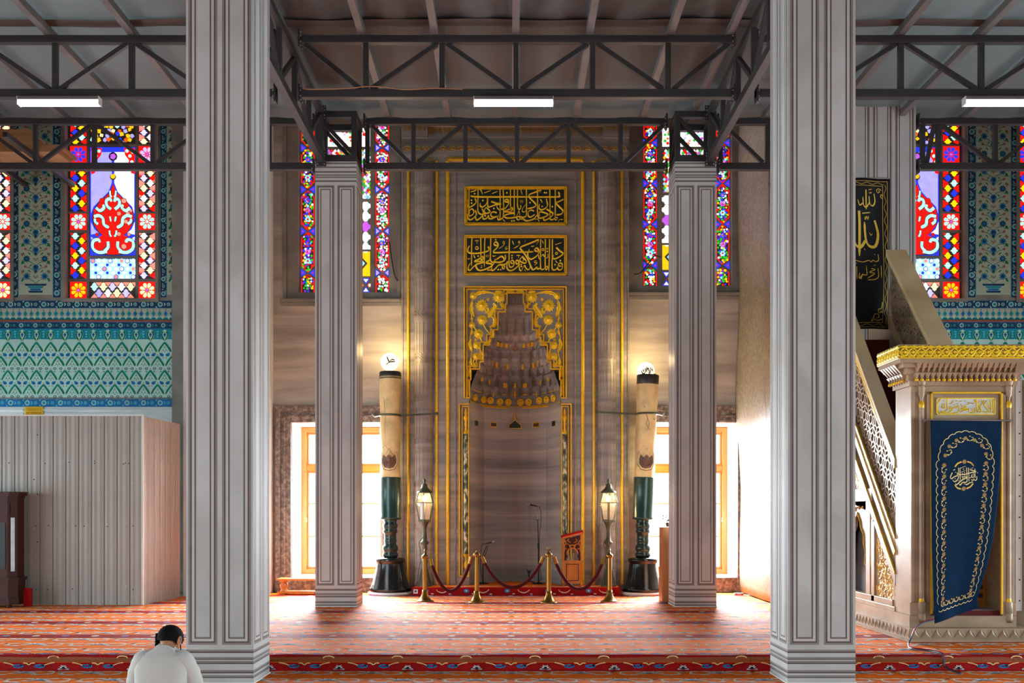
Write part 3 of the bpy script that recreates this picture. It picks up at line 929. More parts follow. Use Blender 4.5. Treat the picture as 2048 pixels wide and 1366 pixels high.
def side_window(nm, du, bright):
    """window of the tiled walls; du shifts it along the wall in frame pixels; bright: share of washed out panes"""
    g = Glass(YW + .12, du * KW)
    g.rect(124, 215, 318, 600, LEADM, 0)
    for u0, u1, bb in ((136, 168, 0), (274, 306, bright)):
        pal = ['mint', 'yellow', 'blue'] if not bb else ['white', 'yellowb', 'blueb']
        gr = ['red', 'red'] if not bb else ['redb', 'redb', 'red']
        um = (u0 + u1) / 2
        g.lozenges(u0, 464, u1, 553, pal, gr, 10.2); g.lozenges(u0, 327, u1, 419, pal, gr, 10.2); g.lozenges(u0, 238, u1, 284, pal, gr, 10.2)
        g.rosette(um, 578, 15.5, 'yellow' if not bb else 'yellowb', 'violet', 'red'); g.rosette(um, 440, 15.5, 'mint', 'violet' if not bb else 'white', 'red'); g.rosette(um, 305, 15.5, 'blue' if not bb else 'blueb', 'violet', 'red')
    # lower centre panels
    g.rect(175, 561, 266, 594, LEADM, .002)
    for i in range(5):
        u = 184 + i * 18.2
        g.wavy(u, 571, 8.4, 9, ['mint', 'yellowb', 'blueb', 'white', 'yellowb'][i], .008)
        if i < 4: g.wavy(u + 9.1, 584, 8.4, 9, ['lilac', 'white', 'yellowb', 'blueb'][i], .008)
        g.poly([(u + 2, 562), (u + 9.1, 570), (u + 16, 562)], 'redb', .005); g.poly([(u - 7, 593), (u, 585), (u + 7, 593)], 'redb', .005)
    g.rect(175, 515, 266, 555, 'mint', .002)
    for j in range(3):
        for i in range(8):
            u = 181 + i * 11.6; v = 519 + j * 16
            g.disc(u, v, 5.2, 'blue' if (i + j) % 3 == 0 else 'sky', .005, 8); g.disc(u, v, 3.9, 'white' if (i * 2 + j) % 5 else 'redb', .008, 6)
            if j < 2: g.disc(u + 5.8, v + 8, 3.4, 'lilacb' if i % 2 else 'blue', .006, 6)
    # the large medallion
    g.rect(175, 290, 266, 508, 'blue', .001)
    lil = 'lilac'
    g.poly([(177, 300), (219, 300), (219, 362), (212, 380), (196, 396), (182, 410), (177, 424)], lil, .004); g.poly([(264, 300), (224, 300), (224, 362), (231, 380), (246, 396), (260, 410), (264, 424)], 'lilacb' if bright else lil, .004)
    g.poly([(177, 440), (184, 455), (193, 463), (177, 466)], lil, .004); g.poly([(265, 440), (259, 455), (250, 463), (265, 466)], 'lilacb', .004)
    g.poly([(177, 470), (183, 474), (178, 490)], lil, .004); g.poly([(265, 470), (259, 474), (264, 490)], 'lilacb', .004)
    out = [(222, 364), (227, 378), (236, 388), (250, 400), (261, 418), (264, 432), (261, 446), (252, 460), (243, 468), (252, 472), (262, 484), (263, 500), (250, 506), (222, 508)]
    full = out + [(443 - u, v) for u, v in out[::-1]]
    g.poly(full, LEADM, .005)
    sm = [(222 + (u - 221.5) * .965, 436 + (v - 436) * .975) for u, v in full]
    g.poly(sm, 'red', .007)
    st = lambda pts, w, col, d=.011: stroke(g.b, pts, w, lambda u, v, l: g.p(u, v, d), GL[col] if isinstance(col, str) else col, k=4, soft=.7)
    for s in (-1, 1):
        X = lambda a: 221.5 + s * a
        wh = 'mint'
        for pts, w in (([(4, 415), (12, 408), (13, 398), (6, 394), (3, 400)], 8), ([(34, 412), (26, 418), (18, 412), (20, 406)], 8), ([(38, 430), (28, 428), (20, 434), (18, 446), (8, 452)], 8), ([(30, 445), (36, 440), (36, 434)], 7), ([(12, 500), (28, 502), (40, 494), (40, 480), (30, 476), (26, 482)], 8), ([(10, 480), (10, 492), (18, 500)], 8), ([(6, 378), (5, 388), (2, 390)], 5), ([(7, 458), (6, 466), (3, 470)], 5), ([(6, 430), (4, 440)], 5)):
            q = [(X(a), v) for a, v in pts]
            w *= .82; st(q, w + 3, LEADM, .009); st(q, w, wh, .0115)
        for a, v, r in ((22, 398, 5), (12, 424, 4), (26, 440, 4), (22, 490, 5), (30, 424, 4), (36, 418, 3), (12, 465, 4), (32, 466, 3)):
            g.disc(X(a), v, r + 1, LEADM, .0085); g.disc(X(a), v, r, 'redb' if (s > 0 and bright) else 'red', .010)
    # cusped head of the medallion field and the topmost panel
    for s in (-1, 1):
        for pts in ([(44, 300), (44, 345), (36, 342), (36, 334), (30, 328), (32, 316), (24, 306), (22, 292), (44, 292)],):
            g.poly([(221.5 + s * a, v) for a, v in pts][::s], 'red', .006)
        for a, v in ((40, 300), (34, 308), (38, 320), (41, 334), (28, 298)): g.disc(221.5 + s * a, v, 3.6, 'mint' if v < 325 else 'redb', .009, 7)
    g.disc(221.5, 309, 9, LEADM, .008, 10); g.disc(221.5, 309, 6.5, 'violet', .010, 5); g.disc(221.5, 350, 6.5, LEADM, .008, 8); g.disc(221.5, 349, 5, 'yellow', .010, 8)
    g.rect(175, 245, 266, 284, LEADM, .002)
    g.mosaic(lambda a, c: 177 < a < 264 and 247 < c < 282, (177, 247, 266, 284), 10.5, ['yellow', 'yellow', 'yellow', 'yellowb', 'blue', 'mint', 'lilac', 'orange'], seed=3)
    g.rect(175, 218, 266, 240, 'lilac', .003)
    o = g.b.build(nm, GMATS); tag(o, kind='structure')
    f = MB()
    x0, x1 = wx(124) + du * KW, wx(318) + du * KW
    for a, c, d, e in ((124, 318, 597, 604), (124, 131, 200, 597), (311, 318, 200, 597)):
        f.box(wx(a) + du * KW, wx(c) + du * KW, YW - .03, YW + .12, wz(e), wz(d))
    for a, c in ((169, 174), (267, 273)): f.box(wx(a) + du * KW, wx(c) + du * KW, YW + .1, YW + .12, wz(596), wz(200))
    for v0, v1 in ((555, 561), (509, 514), (284, 289), (239, 244)): f.box(wx(174) + du * KW, wx(267) + du * KW, YW + .1, YW + .118, wz(v1), wz(v0))
    for a, c in ((131, 169), (273, 311)):
        for v0, v1 in ((555, 561), (457, 463), (420, 424), (322, 326), (284, 288)): f.box(wx(a) + du * KW, wx(c) + du * KW, YW + .1, YW + .118, wz(v1), wz(v0))
    f.build('window_frame', 'grey_stone', o)


side_window('window_3', 0, 1); side_window('window_4', -290, 1); side_window('window_5', 1617, 0); side_window('window_6', 1908, 0)


def cartouche(g, u, v, hw, hh, pal, seed, rim='red', low=False):
    pts = [(0, -hh), (hw * .45, -hh * .88), (hw * .62, -hh * .78), (hw, -hh * .68), (hw, hh * .68), (hw * .62, hh * .78), (hw * .45, hh * .88), (0, hh)]
    if low: pts = [(0, -hh), (hw * .45, -hh * .8), (hw, -hh * .5), (hw, hh), (0, hh)]
    full = pts + [(-a, c) for a, c in pts[::-1]][(1 if not low else 0):-1]
    g.poly([(u + a, v + c) for a, c in full], rim, .004)
    g.poly([(u + a * .84, v + c * .95) for a, c in full], LEADM, .006)

    def inside(a, c):
        a = abs(a - u) / hw; c = abs(c - v) / hh
        return a < .74 and c < (.93 if a < .35 else .78)
    g.mosaic(inside, (u - hw, v - hh, u + hw, v + hh), 5.4, pal, .008, seed)
    if not low:
        for dv, c1 in ((-hh * .45, 'blue'), (0, 'violet'), (hh * .45, 'sky')):
            for q in range(6): g.disc(u + 4 * cos(q * pi / 3), v + dv + 4 * sin(q * pi / 3), 2.1, c1, .0125, 6)
            g.disc(u, v + dv, 1.9, 'red', .013, 6)


def tri_pair(g, u0, u1, v, h, bright):
    c = 'blueb' if bright else 'blue'; um = (u0 + u1) / 2
    for e, t in ((u0, 1), (u1, -1)):
        w = (u1 - u0) * .4
        g.poly([(e, v - h), (e, v + h), (e + t * w * .6, v + h * .45), (e + t * w, v), (e + t * w * .6, v - h * .45)][::t], 'blue', .005)
        g.poly([(e + t * 1.8, v - h * .62), (e + t * 1.8, v + h * .62), (e + t * w * .72, v)][::t], c, .008)
        g.disc(e + t * w * .33, v, 2.4, 'red' if not bright else 'violet', .010, 3, 1, 0 if t > 0 else pi)


def bay_window(nm, u0, u1, vb, cents, tris, bl, br, hidden):
    """tall windows beside the mihrab: u0..u1 glass, vb its foot, bl/br whether the side strips are washed out"""
    g = Glass(YW + .16)
    g.rect(u0 - 26, 205, u1 + 18, vb + 14, STONE, 0)
    full = ['green', 'green', 'green', 'yellow', 'yellow', 'red', 'sky', 'white', 'blue', 'purple']
    pale = ['white', 'white', 'white', 'white', 'greenb', 'yellowb', 'redb', 'lilacb', 'green', 'violet', 'red']  # mostly white panes, standing for the glare of brighter sky
    mid = ['white', 'white', 'sky', 'green', 'yellow', 'red', 'blue', 'red']
    for e0, e1, bb in ((u0, u0 + 27, bl), (u1 - 27, u1, br)):
        um = (e0 + e1) / 2; pal = full if bb == 0 else (pale if bb == 2 else mid)
        for i, c in enumerate(cents): cartouche(g, um, c, 13.5, 40.5, pal, i * 7 + int(e0))
        for c in tris: tri_pair(g, e0 - .5, e1 + .5, c, 8, bb == 2)
        cartouche(g, um, vb - 19, 13.5, 19, pal, 99, low=True)
    a0, a1 = u0 + 38, u1 - 38
    g.rect(a0, vb - 84, a1, vb - 34, 'yellow', .004)
    for i in range(2):
        um = a0 + (a1 - a0) * (.25 + .5 * i)
        g.poly([(um, vb - 82), (um + 20, vb - 60), (um, vb - 37), (um - 20, vb - 60)], LEADM, .006); g.poly([(um, vb - 78), (um + 15, vb - 60), (um, vb - 41), (um - 15, vb - 60)], 'sky', .008)
        g.disc(um, vb - 60, 7, 'blue', .010); g.disc(um, vb - 60, 4, 'white', .012)
    for i in range(6):
        um = a0 + (a1 - a0) * (i + .5) / 6
        for vv, t in ((vb - 30, 1), (vb - 2, -1)):
            g.poly([(um - 8, vv), (um + 8, vv), (um, vv + t * 12)][::t], 'blue', .005); g.poly([(um - 5, vv + t * 1.5), (um + 5, vv + t * 1.5), (um, vv + t * 8.5)][::t], 'lilacb', .008)
        g.disc(um + 8, vb - 16, 5, 'orange', .006, 6); g.disc(um + 8, vb - 16, 3, 'white', .008, 6)
    # purple and white cusped panes
    v = vb - 92; i = 0
    while v > vb - 178:
        for j in range(5):
            um = a0 + 9 + j * (a1 - a0 - 18) / 4
            c = (['white', 'lilacb', 'violet', 'white'] if (bl or br) else ['white', 'white', 'lilacb'])[(i + j) % (4 if (bl or br) else 3)]
            vv = v + (9 if j % 2 else 0)
            for q in range(4): g.disc(um + 5.5 * cos(q * pi / 2), vv + 5.5 * sin(q * pi / 2), 5.4, c, .006 + .0004 * q, 8)
        v -= 21; i += 1
    # diamond lattice
    rnd = random.Random(int(u0)); v = vb - 190; r = 0
    while v > 296:
        n = 15
        for j in range(n):
            um = a0 + 4 + j * (a1 - a0 - 8) / (n - 1) + (3 if r % 2 else 0)
            g.poly([(um, v - 3.6), (um + 3, v), (um, v + 3.6), (um - 3, v)], rnd.choice(['red', 'white', 'white', 'yellow', 'white', 'sky', 'green', 'violet'] if bl or br else ['red', 'red', 'blue', 'green', 'white', 'yellow']), .006)
        v -= 4.4; r += 1
    g.rect(a0, 250, a1, 288, 'white', .004)
    g.mosaic(lambda a, c: a0 < a < a1 and 252 < c < 287, (a0, 252, a1, 288), 7, pale + ['sky', 'blueb', 'orange'], seed=11)
    o = g.b.build(nm, GMATS); tag(o, kind='structure')
    f = MB()
    e0, e1 = u0 - 26, u1 + 18
    for a, c in ((e0, u0 - 3), (u1 + 2.5, e1)): f.box(wx(a), wx(c), YW + .02, YW + .16, wz(vb + 14), TOP - .9)
    f.box(wx(u0 - 3), wx(u1 + 2.5), YW + .02, YW + .16, wz(vb + 14), wz(vb + 1))
    for a, c in ((u0 + 28.5, u0 + 37), (u1 - 37, u1 - 28.5)): f.box(wx(a), wx(c), YW + .145, YW + .165, wz(vb + 1), TOP - .9)
    for v0, v1 in ((vb - 34, vb - 31), (vb - 88, vb - 84), (vb - 190, vb - 184), (288, 293), (245, 250)): f.box(wx(a0), wx(a1), YW + .145, YW + .163, wz(v1), wz(v0))
    f.build('window_frame', 'grey_stone', o)
    f = MB()
    s0, s1 = u0 - 38, u1 + 28
    f.box(wx(s0), wx(s1), YW - .06, YW + .02, wz(vb + 22), wz(vb + 15)); f.box(wx(s0 + 4), wx(s1 - 4), YW - .09, YW - .06, wz(vb + 20), wz(vb + 16.5)); f.box(wx(s0), wx(s1), YW - .035, YW + .02, wz(vb + 29), wz(vb + 23))
    f.box(wx(u0 - 33), wx(u0 - 26), YW - .02, YW + .02, wz(vb + 14), TOP - .9); f.box(wx(u1 + 18), wx(u1 + 25), YW - .02, YW + .02, wz(vb + 14), TOP - .9)
    f.build('window_sill', 'grey_stone', o)


bay_window('window_7', 599, 776, 583, [416, 500, 332, 248], [458, 542, 374, 290], 0, 2, 0)
bay_window('window_8', 1289, 1462, 570, [403, 485, 321, 239], [444, 527, 362, 280], 1, 0, 0)
# loose dark cables hanging beside the tall windows
b = MB(); b.tube(spline([(wx(776), YW - .01, wz(484)), (wx(780), YW - .05, wz(490)), (wx(784), YW - .06, wz(520)), (wx(790), YW - .05, wz(552)), (wx(796), YW - .02, wz(562))], 5), .012, 6)
tag(b.build('hanging_cable', 'wire_black'), 'thin dark cable hanging beside the left tall stained glass window', 'cable')
b = MB(); b.tube(spline([(wx(1268), YW - .02, wz(549)), (wx(1280), YW - .05, wz(547)), (wx(1296), YW - .05, wz(528)), (wx(1308), YW - .03, wz(513)), (wx(1322), YW - .02, wz(515))], 5), .012, 6)
tag(b.build('hanging_cable', 'wire_black'), 'thin dark cable sagging across the foot of the right tall stained glass window', 'cable')
# ------------------------------------------------------------------ the mihrab
YF = YW - .13
def mx(px): return (px - CX) * YF / F
def mz(py): return ZC - (py - HZ) * YF / F
XM = mx(1030.5)                                       # its axis
mih = thing('mihrab', (XM, YF, 0), 'tall grey marble prayer niche with gilded frames and a stalactite hood', 'mihrab')

# stepped edge of the hood, left half, in frame pixels from the axis (outwards, height)
STEPS = [(16.5, 586.5), (16.5, 608), (19.5, 608), (19.5, 624), (34.5, 624), (34.5, 660), (43, 660), (43, 675), (51, 675), (51, 690.5), (64, 690.5), (64, 724), (71, 724), (71, 738.5), (88.5, 738.5), (88.5, 760), (91, 760), (91, 800)]
u = YF / F
HALF = 92 * u
b = MB()
for s in (-1, 1):
    pts = [(XM, TOP), (XM, mz(586.5))] + [(XM + s * a * u, mz(c)) for a, c in STEPS] + [(XM + s * HALF, mz(800)), (XM + s * HALF, 0.0), (XM + s * 228 * u, 0.0), (XM + s * 228 * u, TOP)]
    b.prism(pts, YF, YF + .12)
    b.box(min(XM + s * 228 * u, XM + s * HALF), max(XM + s * 228 * u, XM + s * HALF), YF + .12, YF + 1.3, 0, TOP)
b.build('marble_front', 'mihrab_marble', mih)


def plan(R, D, th):
    """point of the niche plan: half width R, depth D, th from 0 (right edge) to pi (left edge)"""
    return (XM + R * cos(th), YF + .1 + D * sin(th))


# the lower niche: five plain facets
ND = 1.12
FAC = [0, .25 * pi, .4 * pi, .6 * pi, .75 * pi, pi]
b = MB()
zt = mz(802)
for i in range(5):
    p = plan(HALF, ND, FAC[i]); q = plan(HALF, ND, FAC[i + 1])
    b.face([(q[0], q[1], 0), (p[0], p[1], 0), (p[0], p[1], zt), (q[0], q[1], zt)])
for s in (0, pi):
    p = plan(HALF, ND, s); b.face([(p[0], YF, 0), (p[0], p[1], 0), (p[0], p[1], zt), (p[0], YF, zt)])
b.build('niche', 'niche_marble', mih)
# small dark plaques set in the niche
b = MB()


def onface(px, py, y): return P(px, py, y)


yb = YF + .1 + ND * sin(.4 * pi) - .03
def PN(px, py): 
    q = P(px, py, yb); return (q.x, q.z)
b.prism([PN(1018, 857), PN(1042, 857), PN(1042, 851), PN(1030, 841), PN(1018, 851)], yb - .012, yb + .02, 0)
for e in ([(1018, 857), (1042, 857)], [(1042, 857), (1042, 850)], [(1042, 850), (1030, 840)], [(1030, 840), (1018, 850)], [(1018, 850), (1018, 857)]):
    p, q = PN(*e[0]), PN(*e[1]); b.bar((p[0], yb - .014, p[1]), (q[0], yb - .014, q[1]), .014, .014, 1)
p = PN(1030, 834); b.lathe([(.012, -.06), (.03, -.03), (.012, .0), (.022, .02), (.001, .09)], (p[0], yb - .014, p[1]), 8, 1)
b.build('niche_ornament', ['panel_green', 'gold'], mih)
for px, py, w, h, kind in ((952.5, 846.5, 9, 10, 0), (1107.5, 847, 9, 10, 0), (987, 849.5, 14, 10, 1), (1072.5, 850, 14, 10, 1)):
    b = MB(); t = (px - CX) / F; hit = None
    for i in range(5):                                # where this line of sight meets a facet
        p, r = plan(HALF, ND, FAC[i]), plan(HALF, ND, FAC[i + 1])
        den = (r[0] - p[0]) - t * (r[1] - p[1])
        e = (t * p[1] - p[0]) / den if abs(den) > 1e-9 else -1
        if 0 <= e <= 1: hit = (Vector((p[0] + (r[0] - p[0]) * e, p[1] + (r[1] - p[1]) * e, 0)), Vector((r[0] - p[0], r[1] - p[1], 0)).normalized())
    c, d = hit; c.z = ZC - (py - HZ) / F * c.y
    n = Vector((-d.y, d.x, 0)); n = -n if n.y > 0 else n
    hh = h * c.y / F / 2; ww = w * c.y / F / 2 / max(.45, abs(d.x))
    quad = lambda a_, z_, l_: [c + d * (s1 * a_) + Vector((0, 0, s2 * z_)) + n * l_ for s1, s2 in ((-1, -1), (1, -1), (1, 1), (-1, 1))]
    if kind: b.face(quad(ww, hh, .006), 2); b.face(quad(ww - .02, hh - .016, .009), 1)
    else: b.face(quad(ww, hh, .006), 0)
    b.build('niche_plaque', ['panel_green', 'badge_brown', 'gold'], mih)

# the stalactite hood: scalloped tiers closing towards the top
hood = MB()
# (foot, half width, head, half width, cells, scallop, depth at the foot, depth at the head)
TIER = [(802, 91, 776, 91, 0, 0, 1.12, 1.1), (776, 91, 760, 90.5, 13, .17, 1.06, .98), (760, 90, 739, 88, 11, .2, .94, .84), (739, 72.5, 724, 71, 11, .2, .8, .72), (724, 66, 707, 65, 9, .2, .68, .6), (707, 65, 690, 64, 9, .2, .57, .5), (690, 52, 675, 51, 8, .2, .47, .41), (675, 44, 660, 43, 7, .2, .38, .33), (660, 36, 641, 35.5, 6, .22, .3, .24), (641, 35.5, 624, 34.5, 6, .22, .22, .18), (624, 20.5, 608, 19.5, 5, .08, .16, .13), (608, 17.5, 587, 16.5, 5, .03, .12, .1)]
N = 132
prev = None


def plan2(R, D, th): return (XM + R * cos(th), YF + .1 + D * sin(th))


for v0, r0, v1, r1, cells, amp, d0, d1 in TIER:
    rows = []
    K = 7
    for a in range(K + 1):
        t = a / K
        row = []
        for j in range(N + 1):
            th = pi * j / N
            c = abs(sin(th * cells)) if cells else 1
            sc = c ** .7 if cells else 1
            edge = min(1, sin(th) * 3)
            bulge = 1 - amp * (1 - sc) * (1.15 - t) * edge if cells else 1
            z = mz(v0 * (1 - t) + v1 * t)
            if cells and a == 0: z -= (.085 * (1 - sc) - .012) * edge
            x, y = plan2((r0 * (1 - t) + r1 * t) * u * (1 - .35 * (1 - bulge)), (d0 * (1 - t) + d1 * t) * bulge, th)
            row.append((x, y, z))
        rows.append(row)
    hood.grid(rows, 0, cells == 0)
    if prev is not None: hood.grid([prev, [(p[0], p[1], p[2]) for p in rows[0]]], 0, False)
    prev = rows[-1]
x, y = plan(0, 0, 0)
hood.face([(XM - 14 * u, YF + .02, mz(588)), (XM + 14 * u, YF + .02, mz(588)), (XM + 14 * u, YF + .4, mz(588)), (XM - 14 * u, YF + .4, mz(588))])
for s_ in (-1, 1):
    for (v0, r0, v1, r1, *_r) in TIER:
        hood.face([(XM + s_ * r0 * u, YF + .0, mz(v0)), (XM + s_ * r0 * u, YF + .12, mz(v0)), (XM + s_ * r1 * u, YF + .12, mz(v1)), (XM + s_ * r1 * u, YF + .0, mz(v1))])
# fluting of the topmost plug and closing sheet behind the tiers
for j in range(9):
    th = pi * j / 8; x, y = plan2(15 * u, .1, th); hood.tube([(x, y, mz(590)), (x, y, mz(606))], .012, 6)
rows = []
for a in range(9):
    t = a / 8
    rows.append([(XM + (100 - 78 * t) * u * cos(pi * j / 24), YF + .11 + (ND * 1.08) * (1 - .85 * t) * sin(pi * j / 24), mz(802 - 214 * t)) for j in range(25)])
hood.grid(rows, 0, True)
hd = hood.build('stalactite_hood', 'mihrab_marble', mih)
# gilded drops hanging from the tiers
R2 = ND / HALF


def tier_point(px, rad, py):
    """front of the tier at this height"""
    d = 1.1; r = rad
    for v0, r0, v1, r1, cells, amp, d0, d1 in TIER:
        if v1 <= py <= v0: d = d0 + (d1 - d0) * (v0 - py) / (v0 - v1); r = r0
    c = max(-.97, min(.97, (px - 1030.5) / r)); th = math.acos(c)
    x, y = plan2(r * u, d, th)
    return x, y, mz(py)


def gilt(name, items, parent):
    for px, rad, py, w, h in items:
        x, y, z = tier_point(px, rad, py)
        m = MB(); ww = w * u * .62; hh = h * u * .6
        m.lathe([(ww * .5, -hh * 1.1), (ww, -hh * .8), (ww, hh * .9), (ww * .6, hh)], (x, y - .05, z), 6, 0, smooth=False)
        m.build(name, 'gold', parent)


rows_ = []
for dx in (-35, -28, -17.5, 17.5, 28, 35): rows_.append((1030.5 + dx, 44, 684 + (abs(dx) - 17) * -.1, 5.5, 7))
for dx in (-48.5, -38, -32.5, -15.5, -11, 11, 15.5, 32.5, 38, 48.5): rows_.append((1030.5 + dx, 58, 723 - max(0, abs(dx) - 30) * .25, 5, 8.5))
for dx in (-69, -58, -54, -35, -22, -18, 0, 18, 22, 35, 54, 58, 69): rows_.append((1030.5 + dx, 78, 758.5 - max(0, abs(dx) - 40) * .3, 5, 7.5))
gilt('gilded_drop', rows_, hd)
m = MB()
x, y, z = tier_point(1030.5, 43, 688)
m.prism([(x + (.05 if i % 2 == 0 else .022) * sin(pi * i / 5), z + (.05 if i % 2 == 0 else .022) * cos(pi * i / 5)) for i in range(10)], y - .08, y - .05)
m.build('gilded_star', 'old_gold', hd)
for dx in (-85, -68.5, -53.5, -33, -15, 12, 30, 53, 68.5, 82):
    x, y, z = tier_point(1030.5 + dx, 91, 790 + (1.5 if abs(dx) < 50 else 0))
    th = math.acos(max(-1, min(1, dx / 91)))
    n = Vector((-cos(th) * .8, -1 if abs(dx) < 60 else -.6, 0)).normalized()
    rot = Vector((0, 0, 1)).rotation_difference(n).to_matrix()
    m = MB()
    m.lathe([(.075, 0), (.075, .02), (.06, .028), (.05, .018), (.035, .02), (.024, .035), (.001, .04)], Vector((x, y, z)) + n * .03, 18, 0, axis=rot)
    for q in range(12):
        a = 2 * pi * q / 12; m.ball(Vector((x, y, z)) + n * .05 + rot @ Vector((.062 * cos(a), .062 * sin(a), 0)), .011, 4)
    m.build('gilded_rosette', 'gold', hd)
# gilt rim under the hood
m = MB()
for v, t in ((803.5, .016), (800.5, .01), (776, .008)):
    m.tube([(*plan(HALF * (.975 if v > 780 else .92), ND * (.975 if v > 780 else .92), pi * j / 32), mz(v)) for j in range(33)], t, 6)
for dx in (-46, 0, 46):
    x, y, z = tier_point(1030.5 + dx, 90, 776); m.lathe([(.004, -.07), (.016, -.05), (.012, .08), (.006, .1)], (x, y - .03, z), 8)
m.build('gilded_rim', 'gold', hd)

# stepped gilt double line and the rectangular frame round the hood
b = MB()
for s in (-1, 1):
    for off, wd, dep in ((0, .022, .05), (6, .02, .035)):
        pts = [(0, 586.5)] + STEPS
        q = []
        for a, c in pts:
            q.append((XM + s * (a + (off if a else 0)) * u, mz(c - off) if c < 790 else mz(794)))
        for i in range(len(q) - 1):
            b.bar((q[i][0], YF - dep / 2, q[i][1]), (q[i + 1][0], YF - dep / 2, q[i + 1][1]), dep, wd, 0, up=(0, 0, 1)) if abs(q[i][0] - q[i + 1][0]) > 1e-4 else b.box(q[i][0] - wd / 2, q[i][0] + wd / 2, YF - dep, YF, min(q[i][1], q[i + 1][1]), max(q[i][1], q[i + 1][1]))
FR = [(101.5, 574.5, .026, .06), (96.5, 579, .018, .045)]
for a, v, wd, dep in FR:
    for s in (-1, 1): b.box(XM + s * a * u - wd / 2, XM + s * a * u + wd / 2, YF - dep, YF, mz(797), mz(v))
    b.box(XM - a * u, XM + a * u, YF - dep, YF, mz(v) - wd / 2, mz(v) + wd / 2)
for s in (-1, 1): b.box(min(XM + s * 90 * u, XM + s * 102 * u), max(XM + s * 90 * u, XM + s * 102 * u), YF - .05, YF, mz(797), mz(795))
b.build('gilded_frame', 'gold', mih, bevel=.004)

# carved gilt flowers of the spandrels
def relief_flower(m, px, py, r, s, seed=0):
    rnd = random.Random(seed + int(px * 3)); cx = XM + s * px * u; cz = mz(py); R = r * u
    for ring, (k, l, w, h) in enumerate(((14, 1.0, .22, .02), (10, .72, .24, .034), (6, .42, .24, .048))):
        for i in range(k):
            a = 2 * pi * i / k + ring * .3 + rnd.uniform(-.05, .05)
            t = Vector((cos(a), 0, sin(a))); n = Vector((-sin(a), 0, cos(a)))
            c = Vector((cx, YF, cz)); y = Vector((0, -1, 0))
            tip = c + t * R * l * rnd.uniform(.92, 1.08); mid = c + t * R * l * .6
            m.face([c + y * h, mid + n * R * w + y * h * .6, tip + y * h * .35], 0); m.face([c + y * h, tip + y * h * .35, mid - n * R * w + y * h * .6], 0)
            m.face([mid + n * R * w + y * h * .6, mid + n * R * w, tip, tip + y * h * .35], 0); m.face([mid - n * R * w, mid - n * R * w + y * h * .6, tip + y * h * .35, tip], 0)
    m.ball((cx, YF - .045, cz), R * .22, 5)


def relief_leaf(m, pts, w, s):
    q = spline([(XM + s * a * u, mz(c)) for a, c in pts], 5); n = len(q)
    rows = []
    for i, p in enumerate(q):
        d = (q[min(i + 1, n - 1)] - q[max(i - 1, 0)]).normalized(); ww = w * u * sin(pi * (.06 + .9 * i / (n - 1))) * (1.1 if i % 3 else .8)
        rows.append([(p.x - d.y * ww, YF - .001, p.y + d.x * ww), (p.x - d.y * ww * .5, YF - .026, p.y + d.x * ww * .5), (p.x, YF - .018, p.y), (p.x + d.y * ww * .5, YF - .026, p.y - d.x * ww * .5), (p.x + d.y * ww, YF - .001, p.y - d.x * ww)])
    m.grid(rows, 0, False)


FLW = [(33, 594, 13), (67, 611.5, 13.5), (66, 640, 11.5), (86.5, 650, 7.5), (73, 668, 11), (77, 691, 9), (78, 713, 8.5), (80, 730, 6.5), (84, 592, 8)]
LVS = [([(84, 596), (78, 588), (64, 584), (48, 585)], 4), ([(86, 602), (88, 618), (82, 634)], 5), ([(88, 634), (86, 642)], 3), ([(54, 636), (48, 626), (40, 614), (44, 606)], 6), ([(52, 654), (42, 650), (40, 640), (42, 628)], 4.5), ([(48, 676), (46, 668), (48, 656)], 4.5), ([(64, 690), (54, 684), (48, 678)], 4), ([(88, 678), (92, 690), (86, 704)], 4.5), ([(70, 700), (66, 712), (69, 722)], 4), ([(88, 716), (89, 726), (86, 732)], 4), ([(90, 730), (91, 744), (90, 756)], 3), ([(30, 606), (24, 612), (22, 618)], 4), ([(20, 590), (12, 583), (2, 584)], 4), ([(56, 602), (52, 596)], 3), ([(86, 660), (88, 670)], 3), ([(82, 680), (76, 680)], 3), ([(60, 626), (54, 622), (56, 614)], 3.5), ([(26, 584), (40, 583)], 3)]
STM = [[(84, 594), (88, 620), (86, 650), (90, 676), (86, 700), (90, 726), (90, 752)], [(67, 611), (56, 626), (46, 634), (40, 644)], [(84, 592), (66, 586), (46, 586), (30, 590), (12, 584)], [(66, 640), (60, 656), (50, 668)], [(86, 650), (78, 660), (73, 668), (66, 684)], [(77, 691), (70, 700), (70, 718)], [(78, 713), (84, 724), (80, 730)]]
for s in (-1, 1):
    m = MB()
    for i, (a, c, r) in enumerate(FLW): relief_flower(m, a, c, r, s, i)
    for pts, w in LVS: relief_leaf(m, pts, w, s)
    for pts in STM: m.tube([(q.x, YF - .008, q.y) for q in spline([(XM + s * a * u, mz(c)) for a, c in pts], 5)], .012, 5)
    for i in range(9):
        z = mz(760 + i * 3.6); m.lathe([(.02, 0), (.03, .008), (.012, .016)], (XM + s * 94 * u, YF - .001, z), 6, axis=Matrix.Rotation(pi / 2, 3, 'X'))
    m.build('gilded_carving', 'bright_gold', mih)

# gilt ribs running the height of the wall beside the niche
for pxs in (-214, 213.3):
    b = MB(); x = XM + pxs * u; b.tube([(x, YF - .012, .16), (x, YF - .012, mz(330))], .026, 8); b.build('gilded_rib', 'gold', mih)
for pxs in (-157, 157, -135, 135):
    b = MB(); x = XM + pxs * u; w = .034 if abs(pxs) < 140 else .026
    b.tube([(x, YF - .012, .16), (x, YF - .012, mz(323))], w, 8); b.build('gilded_rib', 'gold', mih)
b = MB(); b.box(XM - 135 * u, XM + 135 * u, YF - .05, YF, mz(322.5), mz(319)); b.box(XM - 135 * u, XM + 135 * u, YF - .03, YF, mz(316), mz(315)); b.build('gilded_rib', 'gold', mih)
